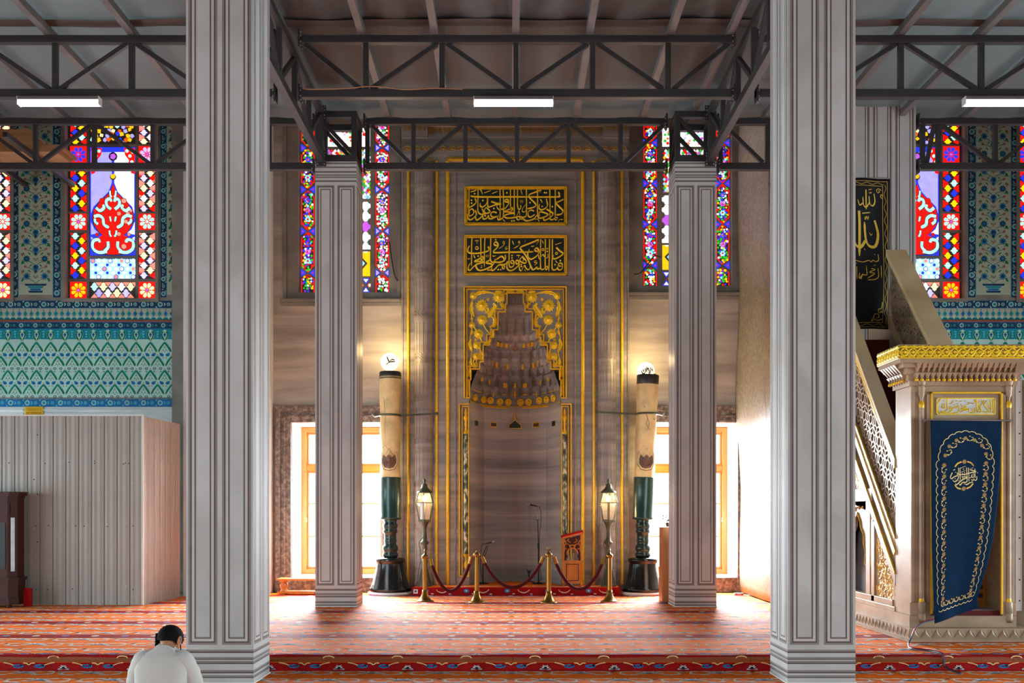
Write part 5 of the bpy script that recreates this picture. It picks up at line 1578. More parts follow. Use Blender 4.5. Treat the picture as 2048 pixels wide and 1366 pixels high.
# ------------------------------------------------------------------ rope barrier
POSTS = [(850, 1206, 1112, 'ball finial'), (953.5, 1208, 1108, 'dome'), (1097.5, 1208.5, 1108, 'crescent'), (1219, 1206.5, 1110, 'ball')]
PT = []
labs = ['brass barrier post nearest the left lantern', 'brass barrier post with a small domed top, second from the left lantern', 'brass barrier post with a small crescent on top, in front of the wooden bookstand', 'brass barrier post standing in front of the right lantern']
for i, (px, yb_, yt, kind) in enumerate(POSTS):
    Y = ZC * F / (yb_ - HZ - 3); X = (px - CX) / F * Y; q = Y / F
    H = ZC - (yt - HZ) * q
    t = thing('barrier_post', (X, Y, 0), labs[i], 'barrier post', 'brass posts of the rope barrier')
    b = MB(); b.lathe([(.15, .003), (.153, .012), (.135, .02), (.1, .04), (.065, .1), (.05, .15), (.048, .2), (.04, .2)], (X, Y, 0), 28); b.build('foot', 'brass', t)
    b = MB(); b.lathe([(.040, .2), (.040, H)], (X, Y, 0), 20); b.build('post', 'brass', t)
    b = MB(); b.lathe([(.055, H - .05), (.06, H - .045), (.06, H), (.05, H + .012), (.02, H + .03), (.012, H + .06)], (X, Y, 0), 18)
    if i == 2:
        b.tube([(X + .035 * sin(a), Y, H + .1 - .035 * cos(a)) for a in [-2.4 + 4.8 * j / 12 for j in range(13)]], [.003 + .008 * sin(pi * j / 12) for j in range(13)], 6)
    elif i != 1:
        b.ball((X, Y, H + .08), .022, 6); b.lathe([(.012, H + .1), (.001, H + .14)], (X, Y, 0), 8)
    b.build('finial', 'brass', t)
    b = MB()
    for s in ((1,) if i == 0 else (-1,) if i == 3 else (-1, 1)):
        b.tube([(X + s * .05, Y - .0, H - .03), (X + s * .075, Y, H - .02), (X + s * .085, Y, H - .045)], .008, 6)
    b.build('hook', 'brass', t)
    PT.append((X, Y, H))
for i in range(3):
    p, r = PT[i], PT[i + 1]
    sag = (1181, 1174.5, 1179.5)[i]
    t0 = thing('barrier_rope', ((p[0] + r[0]) / 2, p[1], .3), ['dark red velvet rope sagging in front of the left lantern', 'dark red velvet rope sagging in front of the niche between the two middle posts', 'dark red velvet rope sagging in front of the wooden bookstand'][i], 'barrier rope', 'velvet ropes of the barrier')
    a = Vector((p[0] + .095, p[1], p[2] - .06)); c = Vector((r[0] - .095, r[1], r[2] - .06))
    zm = ZC - (sag - HZ) * p[1] / F
    pts = []
    for j in range(25):
        t = j / 24; v = a.lerp(c, t); dz = (a.z + c.z) / 2 - zm
        v.z -= dz * (1 - (2 * t - 1) ** 2) ** .9; pts.append(v)
    b = MB(); b.tube(pts, .03, 10); b.build('rope', 'velvet_red', t0)
    b = MB(); b.tube([pts[0] + (pts[0] - pts[1]) * .1, pts[1]], .034, 10); b.build('end_cap', 'brass', t0); b = MB(); b.tube([pts[-2], pts[-1] + (pts[-1] - pts[-2]) * .1], .034, 10); b.build('end_cap', 'brass', t0)

# ------------------------------------------------------------------ microphones
def mic_head(b, p, d, m0=0, m1=1):
    p = Vector(p); d = Vector(d).normalized()
    b.tube([p, p + d * .03, p + d * .06, p + d * .075], [.012, .026, .024, .01], 10, m1); b.tube([p - d * .14, p], [.011, .017], 8, m0)


Y = 19.95; q = Y / F; Z = DZ + .009
def M_(px, py): return Vector(((px - CX) * q, Y, ZC - (py - HZ) * q))
t = thing('microphone_stand', (M_(1077, 1160).x, Y, Z), 'tall black microphone stand with its microphone tilted towards the middle of the niche', 'microphone stand')
b = MB(); x = M_(1077, 0).x
b.lathe([(.13, Z), (.13, Z + .012), (.02, Z + .03), (.014, Z + .05)], (x, Y, 0), 18); b.build('base', 'black_metal', t)
b = MB(); b.tube([(x, Y, Z + .03), (x, Y, M_(0, 1090).z)], .014, 8); b.tube([(x, Y, M_(0, 1095).z), (x - .015, Y, M_(0, 1040).z)], .01, 8); b.tube([(x, Y, M_(0, 1098).z), (x, Y, M_(0, 1086).z)], .022, 8); b.lathe([(.03, 0), (.03, .012)], (x - .015, Y, M_(0, 1040).z), 8); b.build('pole', 'black_metal', t)
b = MB(); b.tube(spline([(x - .015, Y, M_(0, 1040).z), M_(1074, 1028), M_(1070, 1020), M_(1066, 1014)], 4), .01, 6, 0); b.build('gooseneck', 'steel_bolt', t)
b = MB(); mic_head(b, M_(1060, 1009.5), (-1, -.15, .2)); b.build('microphone', ['black_metal', 'steel_bolt'], t)
b = MB(); b.tube(spline([M_(1073, 1013), M_(1080, 1016), M_(1082, 1040), M_(1079, 1070), M_(1078.5, 1110), M_(1080, 1140), M_(1083, 1158), M_(1075, 1161)], 5), .006, 5); b.build('microphone_cable', 'wire_black', t)
t = thing('microphone_stand', (M_(966, 1160).x, Y, Z), 'low black microphone stand with a bent gooseneck beside the left side of the niche', 'microphone stand')
b = MB(); x = M_(966, 0).x
b.lathe([(.13, Z), (.13, Z + .012), (.02, Z + .03), (.014, Z + .05)], (x, Y, 0), 18); b.build('base', 'black_metal', t)
b = MB(); b.tube([(x, Y, Z + .03), (x, Y, M_(0, 1119).z)], .013, 8); b.lathe([(.012, 0), (.03, .01), (.03, .03), (.012, .05)], (x, Y, M_(0, 1121).z), 8); b.build('pole', 'black_metal', t)
b = MB(); b.tube(spline([(x, Y, M_(0, 1117).z), M_(967, 1107), M_(971, 1098), M_(974, 1091)], 4), .009, 6); b.tube(spline([(x, Y, M_(0, 1117).z), M_(971.5, 1108), M_(974, 1099), M_(977, 1090)], 4), .007, 6); b.build('gooseneck', 'black_metal', t)
b = MB(); mic_head(b, M_(984, 1084.5), (1, -.2, .25)); b.build('microphone', ['black_metal', 'steel_bolt'], t)
b = MB(); b.tube(spline([M_(971, 1089), M_(965, 1088), M_(962, 1100), M_(961, 1120), M_(962, 1145), M_(964, 1158)], 5), .006, 5); b.build('microphone_cable', 'wire_black', t)
t = thing('short_stand', (M_(1058, 1160).x, Y + .15, Z), 'very short black tripod stub standing between the niche centre and the tall microphone stand', 'stand')
x = M_(1058, 0).x; y = Y + .15
b = MB()
for a in (0, 2.1, 4.2): b.tube([(x, y, Z + .05), (x + .11 * cos(a), y + .11 * sin(a), Z + .012)], .011, 6)
b.build('leg', 'black_metal', t)
b = MB(); b.tube([(x, y, Z + .04), (x, y, Z + .2)], .016, 8); b.build('pole', 'black_metal', t)
b = MB(); b.box(x - .03, x + .03, y - .03, y + .03, Z + .2, Z + .25); b.tube([(x - .05, y, Z + .28), (x, y, Z + .22), (x + .05, y, Z + .26)], .01, 6); b.build('clamp', 'black_metal', t)

# ------------------------------------------------------------------ carved wooden bookstand
Y = 19.36; q = Y / F; Z = DZ + .009
def Bx(px): return (px - CX) * q
def Bz(py): return ZC - (py - HZ) * q
x0, x1 = Bx(1125), Bx(1164.5); dp = .26
t = thing('bookstand', ((x0 + x1) / 2, Y, Z), 'carved amber wood bookstand with a pierced arch and a red sloping top beside the niche', 'bookstand')
zb0, zb1 = Bz(1167), Bz(1124)
b = MB(); b.box(x0, x1, Y, Y + dp, zb0, zb1); b.box(x0 - .012, x1 + .012, Y - .012, Y + dp + .012, zb1, zb1 + .025); b.build('cupboard', 'wood_amber', t, bevel=.004)
b = MB(); pw = (x1 - x0); b.box(x0 + pw * .26, x1 - pw * .26, Y - .012, Y - .001, zb0 + .08, zb1 - .07); b.box(x0 + pw * .22, x1 - pw * .22, Y - .006, Y - .001, zb0 + .06, zb1 - .05); b.build('panel', 'wood_amber', t, bevel=.004)
b = MB(); q0, q1, q2, q3 = x0 + pw * .22, x1 - pw * .22, zb0 + .06, zb1 - .05
for (a, c, d, e) in ((q0 - .014, q0, q2 - .014, q3 + .014), (q1, q1 + .014, q2 - .014, q3 + .014), (q0, q1, q2 - .014, q2), (q0, q1, q3, q3 + .014)): b.box(a, c, Y - .004, Y - .001, d, e)
b.build('groove_shade', 'wood_dark', t)  # dark strips painted as a shaded recess line; nothing is cut in
for sx, sy in ((0, 0), (1, 0), (0, 1), (1, 1)):
    b = MB(); lx = x0 + .02 if sx == 0 else x1 - .02; ly = Y + .02 if sy == 0 else Y + dp - .02
    b.lathe([(.015, Z), (.026, Z + .02), (.02, zb0)], (lx, ly, 0), 8); b.build('leg', 'wood_amber', t)
zt0 = zb1 + .025
zl, zr = Bz(1078), Bz(1067)
for xx in (x0 + .005, x1 - .035):
    zz = zl if xx < (x0 + x1) / 2 else zr
    for yy in (Y, Y + dp - .03):
        b = MB(); b.box(xx, xx + .03, yy, yy + .03, zt0, zz); b.build('post', 'wood_amber', t)
# pierced front: an arch opening under a field of scrolls
b = MB()
xa, xb = x0 + .035, x1 - .035; xc = (xa + xb) / 2; w = xb - xa
ztop = lambda x: zl + (zr - zl) * (x - x0) / (x1 - x0)
arch = [(w * .34 * cos(a), zt0 + .13 + w * .36 * sin(a)) for a in [pi * j / 14 for j in range(15)]]
for s in (-1, 1):
    half = [(xc + s * w / 2, zt0), (xc + s * w / 2, ztop(xc + s * w / 2) - .02), (xc, ztop(xc) - .02)]
    ap = [(xc + s * abs(a), z) for a, z in arch if a * 1 >= -1e-6]
    half += ap[::-1] + [(xc + s * w * .34, zt0 + .1), (xc + s * w * .27, zt0 + .08), (xc + s * w * .38, zt0 + .05), (xc + s * w * .4, zt0)]
    b.prism(half, Y + .02, Y + .03, 1)
    for pts in ([(.02, .03), (.1, .08), (.16, .02), (.1, -.02)], [(.18, -.02), (.12, .1), (.16, .16)], [(.17, -.1), (.14, -.02), (.17, .05)], [(.03, .1), (.09, .14), (.06, .17)], [(.17, .1), (.13, .14)], [(.16, -.2), (.175, -.14), (.15, -.12)], [(0, .06), (.05, .04), (.03, 0)]):
        b.tube([(xc + s * p.x, Y + .012, zt0 + .13 + w * .36 + p.y) for p in spline(pts, 5)], .011, 5, 0)
    b.tube([(xc + s * abs(a), Y + .012, z) for a, z in arch if a >= -1e-6], .012, 5, 0)
b.build('pierced_front', ['wood_amber', 'wood_dark'], t)
b = MB()
tl, tr = zl + .0, zr + .0
b.v += []
def slab(d0, d1, m, e=.02):
    pts = [(x0 - e, tl + d0), (x1 + e, tr + d0), (x1 + e, tr + d1), (x0 - e, tl + d1)]
    b.prism(pts, Y - .02, Y + dp + .02, m)
slab(.0, .03, 0); b.build('sloping_top', 'wood_orange', t)
b = MB(); slab(.032, .062, 0, .015); b.build('red_cover', 'carpet_red', t)
for i, (dx, h, lab) in enumerate(((-.06, .1, 'small empty drinking glass inside the bookstand arch, the shorter one'), (.02, .14, 'small drinking glass inside the bookstand arch, the taller one'))):
    b = MB(); b.lathe([(.026, zt0 + .004), (.03, zt0 + h), (.027, zt0 + h), (.023, zt0 + .012), (.0, zt0 + .012)], (xc + dx, Y + .12, 0), 14)
    tag(b.build('drinking_glass', 'lantern_glass'), lab, 'glass')

# ------------------------------------------------------------------ bench under the left window
Y = 19.22; q = Y / F
x0, x1 = (553 - CX) * q, (712 - CX) * q
t = thing('low_bench', ((x0 + x1) / 2, Y, 0), 'long low orange-brown wooden bench with turned legs under the left window', 'bench')
zt = ZC - (1157.5 - HZ) * q
b = MB(); b.box(x0, x1, Y, Y + .38, zt - .035, zt); b.build('seat', 'wood_amber', t, bevel=.006)
b = MB(); b.box(x0, x1, Y + .03, Y + .35, .025, .06); b.build('stretcher', 'wood_amber', t, bevel=.006)
for xx in (x0 + .1, x1 - .1):
    for yy in (Y + .08, Y + .3):
        b = MB(); b.lathe([(.05, .06), (.05, .08), (.03, .1), (.055, .14), (.06, .17), (.04, .21), (.03, .225), (.05, .24), (.05, zt - .036)], (xx, yy, 0), 14); b.lathe([(.045, .003), (.05, .024)], (xx, yy, 0), 12)
        b.build('leg', 'wood_amber', t)

# ------------------------------------------------------------------ wooden box beside the rear right column
Y = 17.62; q = Y / F
x0 = (1324.5 - CX) * q
t = thing('wooden_stand', (x0 + .2, Y, 0), 'narrow plain brown wooden stand tucked against the rear right column', 'stand')
zt = ZC - (1056 - HZ) * q
b = MB(); b.box(x0, x0 + .42, Y, Y + .4, .003, zt); b.build('box_body', 'wood_brown', t, bevel=.004)
b = MB(); b.box(x0 - .008, x0 + .43, Y - .008, Y + .408, zt, zt + .018); b.build('top', 'wood_brown', t)
t = thing('flower_pot', (x0 + .12, Y + .15, zt + .019), 'small dark pot of purple flowers on the brown wooden stand', 'flower pot')
b = MB(); b.lathe([(.03, zt + .02), (.045, zt + .09), (.04, zt + .09), (.03, zt + .03)], (x0 + .12, Y + .15, 0), 12); b.build('pot', 'wood_dark', t)
b = MB(); rnd = random.Random(2)
for i in range(9):
    e = Vector((x0 + .12 + rnd.uniform(-.09, .07), Y + .15 + rnd.uniform(-.07, .07), zt + rnd.uniform(.12, .24)))
    b.tube([(x0 + .12, Y + .15, zt + .06), e], .004, 4, 1); b.ball(e, .016, 4, 0)
b.build('flower', [mat('flower_violet', '#4a2f72', .6), 'glaze_green'], t)

# ------------------------------------------------------------------ small things on the carpet near the right window
Y = 19.1; q = Y / F; x0 = (1469 - CX) * q
t = thing('power_strip', (x0, Y, .003), 'small white power strip with red switches on the carpet by the right window', 'power strip')
b = MB(); b.box(x0, x0 + .17, Y, Y + .06, .003, .045); b.build('body', 'white_paint', t, bevel=.004)
b = MB(); b.box(x0 + .02, x0 + .05, Y - .003, Y - .001, .012, .036); b.box(x0 + .13, x0 + .16, Y - .003, Y - .001, .012, .036); b.build('switch', 'carpet_red', t)
b = MB(); b.tube(spline([(x0 + .17, Y + .03, .02), (x0 + .24, Y + .01, .01), (x0 + .3, Y - .08, .008), (x0 + .27, Y - .2, .008)], 5), .006, 5); b.build('power_cord', 'white_paint', t)
b = MB(); x = (1484 - CX) / F * YW
b.box(4.37, 4.43, YW - .2, YW - .12, 3.35, 3.5); b.tube([(4.4, YW - .16, 3.5), (4.43, YW - .16, 3.62)], .012, 6)
tag(b.build('wall_bracket', 'dark_plastic'), 'small black bracket at the corner above the right window', 'bracket')

# ------------------------------------------------------------------ corrugated metal screen, clock case and red board on the far side
Y = 17.1; q = Y / F
xe = (285 - CX) * q; ze = ZC - (832 - HZ) * q
t = thing('metal_screen', (xe, Y, 0), 'tall pale corrugated metal screen standing before the left tile wall', 'screen')
pitch = .2137
def corr(n):
    pts = []
    for i in range(n):
        for a, d in ((0, .0), (.006, -.006), (.012, 0), (.03, 0), (.06, -.003), (.08, -.003), (.11, 0), (.13, 0), (.155, -.003), (.17, -.003), (.195, 0)): pts.append((i * pitch + a, d))
    pts.append((n * pitch, 0)); return pts


n = 26
pr = corr(n)
b = MB()
b.grid([[(xe - a, Y + d, z) for a, d in pr] for z in (.004, ze)], 0, False)
for i in range(1, n): b.box(xe - i * pitch - .003, xe - i * pitch + .003, Y - .008, Y, .004, ze, 1)
b.box(xe - n * pitch, xe, Y - .01, Y + .03, ze, ze + .02, 2)
front = b.build('corrugated_sheet', ['fence_metal', 'fence_edge', 'white_paint'], t)
b = MB()
yb2 = 18.65; xb2 = (360 - CX) / F * yb2
L = hypot(xb2 - xe, yb2 - Y); n2 = 7
pr2 = [(a * L / (n2 * pitch), d) for a, d in corr(n2)]
dx, dy = (xb2 - xe) / L, (yb2 - Y) / L
b.grid([[(xe + a * dx + d * dy * 3, Y + a * dy - d * dx * 3, z) for a, d in pr2] for z in (.004, ze)], 0, False)
b.box(xe - .012, xe + .02, Y - .02, Y + .02, .004, ze + .015, 2)
b.build('corrugated_sheet', ['fence_metal', 'fence_edge', 'white_paint'], t)
b = MB()
for px, py, m in ((18, 926, 0), (75, 870, 0), (90, 927, 0), (126.5, 923, 1), (138, 925, 0), (189, 922, 0), (189.5, 926.5, 0), (247, 928, 0), (251, 926, 0), (254, 919.5, 1), (258, 927, 0), (222, 970, 1), (265, 967, 1), (68, 959, 0), (72, 1052, 0), (97, 1051, 0), (151, 1052, 0), (168, 1052, 0), (214, 1048, 1), (215, 1053, 0), (266, 1052, 0), (254, 1047, 1), (69, 1057, 1), (119, 1075, 1), (75, 1084, 0), (72, 1179, 0), (95, 1179, 0), (145, 1178, 0), (266, 1179, 0), (222, 1077, 1), (267, 1076, 1), (75, 988, 0), (252, 1173, 1)):
    p = P(px, py, Y); b.lathe([(.011, 0), (.009, .006), (.0005, .007)], (p.x, Y - .002, p.z), 7, m, axis=Matrix.Rotation(pi / 2, 3, 'X'))
b.build('hole_and_screw', ['hole_dark', 'white_paint'], t)  # dark discs painted for the shade of open holes; pale ones are screws
for xx in (xe - 1.5, xe - 4.0):
    b = MB(); b.bar((xx, Y + .06, .004), (xx, Y + .06, ze - .05), .05); b.bar((xx, Y + .08, 1.6), (xx, Y + .9, .01), .04); b.build('support_post', 'steel_paint', t)

Y = 16.6; q = Y / F
xr = (29.5 - CX) * q; zt = ZC - (983.5 - HZ) * q
t = thing('tall_clock_case', (xr - .4, Y, 0), 'dark red-brown wooden tall case with moulded top standing against the metal screen', 'clock case')
xl = xr - .75; y1 = Y + .36
def octo(e, c=.11):
    return [(xl - e, Y - e + c), (xl - e + c, Y - e), (xr + e - c, Y - e), (xr + e, Y - e + c), (xr + e, y1), (xl - e, y1)]
def stack(mb, pl, z0, z1, m=0):
    mb.face([(x, y, z1) for x, y in pl], m); mb.face([(x, y, z0) for x, y in pl][::-1], m)
    for i in range(len(pl)):
        a, c = pl[i], pl[(i + 1) % len(pl)]; mb.face([(a[0], a[1], z0), (c[0], c[1], z0), (c[0], c[1], z1), (a[0], a[1], z1)], m)
zw = ZC - (1163 - HZ) * q
b = MB(); stack(b, octo(.0), .05, zw); stack(b, octo(.03), .05, .13); stack(b, octo(.015), .13, .16)
stack(b, octo(.02), zw, zw + .03); stack(b, octo(.035), zw + .03, zw + .06); stack(b, octo(-.02), zw + .06, zt - .1)
b.build('case', 'wood_dark', t, bevel=.004)
b = MB(); stack(b, octo(.0), zt - .1, zt - .06); stack(b, octo(.03), zt - .06, zt - .02); stack(b, octo(.05), zt - .02, zt); b.build('crown_moulding', 'wood_dark', t, bevel=.004)
b = MB()
for sx in (xl + .1, xr - .12):
    b.lathe([(.035, .003), (.045, .03), (.03, .05)], (sx, Y + .06, 0), 10)
b.build('foot', 'wood_dark', t)
b = MB(); b.box(xl + .16, xr - .16, Y + .012, Y + .019, zw + .2, zt - .5); b.build('door', 'dark_plastic', t)
b = MB(); c = .11
p0 = Vector((xr - .02 - c + .02, Y + .018, 0)); p1 = Vector((xr - .022, Y + c - .0, 0)); n_ = Vector((.7, -.7, 0)) * .004
for za, zb_, m in ((zw + .16, zt - .42, 0), (zt - .38, zt - .18, 1)):
    a = p0.lerp(p1, .25) + n_; d = p0.lerp(p1, .75) + n_
    b.face([a + Vector((0, 0, za)), d + Vector((0, 0, za)), d + Vector((0, 0, zb_)), a + Vector((0, 0, zb_))], m)
b.build('side_glass', ['steel_bolt', 'wood_dark'], t)
b = MB(); x0 = xr + .045; b.box(x0, x0 + .13, 16.8, 16.84, .003, ZC - (1178 - HZ) * q)
tag(b.build('red_board', 'carpet_red'), 'small upright red board beside the dark wooden clock case', 'board')
# ------------------------------------------------------------------ clad columns
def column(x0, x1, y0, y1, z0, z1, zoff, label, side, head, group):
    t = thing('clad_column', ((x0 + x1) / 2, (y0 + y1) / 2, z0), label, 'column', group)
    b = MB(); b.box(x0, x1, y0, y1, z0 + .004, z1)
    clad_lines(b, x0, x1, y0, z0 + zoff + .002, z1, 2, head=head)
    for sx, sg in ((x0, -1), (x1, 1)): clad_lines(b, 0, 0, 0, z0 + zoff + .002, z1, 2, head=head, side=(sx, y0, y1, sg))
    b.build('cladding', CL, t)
    b = MB(); e = .01
    for (a, c, d, f) in ((x0 - e, x1 + e, y0 - e, y0 - .002), (x0 - e, x0 - .002, y0 - .002, y1), (x1 + .002, x1 + e, y0 - .002, y1)): b.box(a, c, d, f, z0 + .004, z0 + .016)
    b.build('base_strip', 'paper_white', t)
    return t


G1 = 'printed marble columns'
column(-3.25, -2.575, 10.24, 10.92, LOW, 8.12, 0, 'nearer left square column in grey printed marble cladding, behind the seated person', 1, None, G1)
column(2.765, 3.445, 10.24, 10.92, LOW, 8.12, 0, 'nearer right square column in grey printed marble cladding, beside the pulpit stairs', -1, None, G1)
ZH = 7.30
hc = []
for x0, lab in ((-3.21, 'rear left square column in printed marble cladding, in front of the left window'), (2.687, 'rear right square column in printed marble cladding, with the narrow wooden stand beside it')):
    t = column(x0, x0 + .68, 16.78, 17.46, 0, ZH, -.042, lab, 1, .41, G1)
    # open steel head
    xa, xb, ya, yb_ = x0 + .05, x0 + .63, 16.83, 17.41
    for xx, yy in ((xa, ya), (xb, ya), (xa, yb_), (xb, yb_)):
        b = MB(); b.box(xx - .04, xx + .04, yy - .04, yy + .04, ZH + .1, 8.12); b.build('head_post', 'steel_paint', t)
    b = MB()
    for zz in (ZH + .06, 8.08):
        b.box(xa - .05, xb + .05, ya - .05, ya + .05, zz - .05, zz + .05); b.box(xa - .05, xb + .05, yb_ - .05, yb_ + .05, zz - .05, zz + .05)
        b.box(xa - .05, xa + .05, ya + .05, yb_ - .05, zz - .05, zz + .05); b.box(xb - .05, xb + .05, ya + .05, yb_ - .05, zz - .05, zz + .05)
    b.build('head_frame', 'steel_paint', t)
    for p, r in (((xa, ya, 8.04), (xb, ya, ZH + .12)), ((xa, yb_, 8.04), (xb, yb_, ZH + .12)), ((xa, ya, 8.04), (xa, yb_, ZH + .12)), ((xb, ya, 8.04), (xb, yb_, ZH + .12))):
        b = MB(); b.bar(p, r, .06); b.build('head_brace', 'steel_paint', t)

# ------------------------------------------------------------------ steel trusses
ZB, ZT = 7.325, 8.075


def truss(label, p0, p1, nodes, group, d=.055, ends=True):
    """nodes: (distance along, 't' or 'b'); verticals at every node, diagonals between neighbours"""
    p0 = Vector(p0); p1 = Vector(p1); L = (p1 - p0).length; dr = (p1 - p0).normalized()
    t = thing('steel_truss', ((p0.x + p1.x) / 2, (p0.y + p1.y) / 2, ZB - .06), label, 'truss', group)
    at = lambda a, z: Vector((p0.x + dr.x * a, p0.y + dr.y * a, z))
    b = MB(); b.bar(at(0, ZB), at(L, ZB), .11, .115); b.build('bottom_chord', 'steel_paint', t, bevel=.006)
    b = MB(); b.bar(at(0, ZT), at(L, ZT), .10, .1); b.build('top_chord', 'steel_paint', t, bevel=.006)
    for a, k in nodes:
        if .05 < a < L - .05:
            b = MB(); b.bar(at(a, ZB + .058), at(a, ZT - .05), .07, .07, up=(0, 1, 0)); b.build('vertical', 'steel_paint', t)
    for (a, k), (c, m) in zip(nodes[:-1], nodes[1:]):
        z0, z1 = (ZT - .06, ZB + .07) if k == 't' else (ZB + .07, ZT - .06)
        e = .07
        b = MB(); b.bar(at(a + e, z0), at(c - e, z1), .06, .06); b.build('diagonal', 'steel_paint', t)
    if ends:
        side = Vector((-dr.y, dr.x, 0))
        for a in (.0, L):
            for z in (ZB, ZT):
                b = MB()
                sg = 1 if a == 0 else -1
                c = at(a + sg * .012, z)
                b.bar(c + Vector((0, 0, -.12)), c + Vector((0, 0, .12)), .16 if abs(dr.x) > .5 else .024, .024 if abs(dr.x) > .5 else .16, 0, up=(1, 0, 0) if abs(dr.x) > .5 else (1, 0, 0))
                for q in (-.09, -.04, .04, .09):
                    for w in (-.055, .055):
                        o = c + side * w + Vector((0, 0, q)) + dr * sg * .02
                        b.ball(o, .014, 4, 1)
                b.build('mounting_plate', ['steel_paint', 'steel_bolt'], t)
    return t


YA = 14.15; YB = 17.12
ax = lambda px, Y: (px - CX) / F * Y
GT = 'grey steel roof trusses'


def row(label, pxs, kinds, Y, x0, x1):
    nd = [(ax(p, Y) - x0, k) for p, k in zip(pxs, kinds)]
    return truss(label, (x0, Y, 0), (x1, Y, 0), nd, GT)


def alt(n, k): return [('t' if (i + (0 if k == 't' else 1)) % 2 == 0 else 'b') for i in range(n)]


pl = [570 - 153 * i for i in range(11)][::-1]
row('grey steel truss of the left bay carrying a strip light', [p for p in pl], [('t' if (i - 8) % 2 == 0 else 'b') for i in range(11)], YA, ax(-960, YA), -3.24)
row('grey steel truss over the middle with a thin tan wire lying on its lower bar', [600, 732, 884, 1032, 1185, 1336, 1466], ['t', 'b', 't', 'b', 't', 'b', 't'], YA, -2.93, 3.09)
pr_ = [1640 + 161 * i for i in range(9)]
row('grey steel truss of the right bay above the pulpit, carrying a strip light', pr_, alt(9, 'b'), YA, 3.38, ax(2980, YA))
pl = [540 - 117 * i for i in range(14)][::-1]
row('grey steel truss of the left bay close to the tile wall', pl, [('b' if i % 2 == 0 else 't') for i in range(14)][::-1], YB, ax(-1000, YB), -3.28)
row('grey steel truss between the two rear columns, in front of the gilded cornice', [735, 827, 931, 1034, 1137, 1241, 1335], ['t', 'b', 't', 'b', 't', 'b', 't'], YB, -2.46, 2.61)
truss('short grey steel truss between the rear right column and the right pier', (3.44, YB, 0), (4.42, YB, 0), [(.06, 't'), (.84, 'b')], GT)
pr_ = [1876, 1990, 2104, 2218, 2332, 2446, 2560]
nd = [(.1, 'b')] + [(ax(p, YB) - 6.78, k) for p, k in zip(pr_, alt(7, 't'))]
truss('grey steel truss of the right bay close to the tile wall, beyond the banner', (6.78, YB, 0), (ax(2700, YB), YB, 0), nd, GT)
for x, lab in ((-3.1, 'long grey steel truss running back from the nearer left column'), (3.25, 'long grey steel truss running back from the nearer right column')):
    truss(lab, (x, 10.95, 0), (x, 16.74, 0), [(.05, 't'), (.95, 'b'), (1.9, 't'), (2.75, 'b'), (3.72, 't'), (4.75, 'b'), (5.74, 't')], GT)

# ------------------------------------------------------------------ purlins and the membrane roof
xs = [ax(p, YA) for p in (98, 264.6, 417, 570, 724, 869.5, 1031.6, 1179, 1341, 1460, 1640, 1801, 1962)]
step = 1.1
xs = [xs[0] - step * i for i in range(6, 0, -1)] + xs + [xs[-1] + step * i for i in range(1, 7)]
PX = xs[:]
for i, x in enumerate(xs):
    b = MB(); b.box(x - .05, x + .05, 6.0, 17.42, 8.131, 8.235)
    o = b.build('roof_purlin', 'steel_purlin', None, bevel=.006)
    tag(o, None, 'purlin', 'roof purlins under the membrane')
    vis = {6: 'over the left bay, the one farthest out', 7: 'over the left bay, next to the nearer left column'}
    if x < -3.3: o['label'] = 'long grey roof purlin over the left bay, running towards the tile wall'; o['group'] = 'purlins over the left bay'
    elif x > 3.3: o['label'] = 'long grey roof purlin over the right bay above the pulpit'; o['group'] = 'purlins over the right bay'
    else: o['label'] = 'long roof purlin over the middle bay, running towards the mihrab'; o['group'] = 'purlins over the middle bay'
b = MB(); rows = []
rnd = random.Random(5)
for j in range(116):
    y = 6 + 11.5 * j / 115 if j else -5
    row_ = []
    for i in range(401):
        x = -14 + 28 * i / 400
        dmin = min(abs(x - c) for c in PX)
        sag = .03 * min(1, dmin / .5) ** 1.3
        seam = math.exp(-((y - 13.7) / .5) ** 2)
        w = .012 * sin(x * 5.3 + y * 3.1) * sin(y * 2.7 - x) + .02 * seam * sin(x * 7 + 3 * y) * sin(3 * x + y * 5)
        row_.append((x, y, 8.275 + .03 - sag + w * min(1, dmin / .3)))
    rows.append(row_)
b.grid(rows, 0, True)
b.grid([[(x, 17.5, 8.27) for x in (-14, 14)], [(x, 17.5, TOP + .05) for x in (-14, 14)]], 0)  # added upright sheet, closing off sky light above the membrane's back edge
tag(b.build('ceiling', 'membrane'), kind='structure')
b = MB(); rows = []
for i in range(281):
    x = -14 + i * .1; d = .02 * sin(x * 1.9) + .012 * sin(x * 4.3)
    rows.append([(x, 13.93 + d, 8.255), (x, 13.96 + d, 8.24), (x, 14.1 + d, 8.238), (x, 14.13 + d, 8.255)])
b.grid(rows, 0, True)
tag(b.build('trim_3', 'membrane_band'), kind='structure')

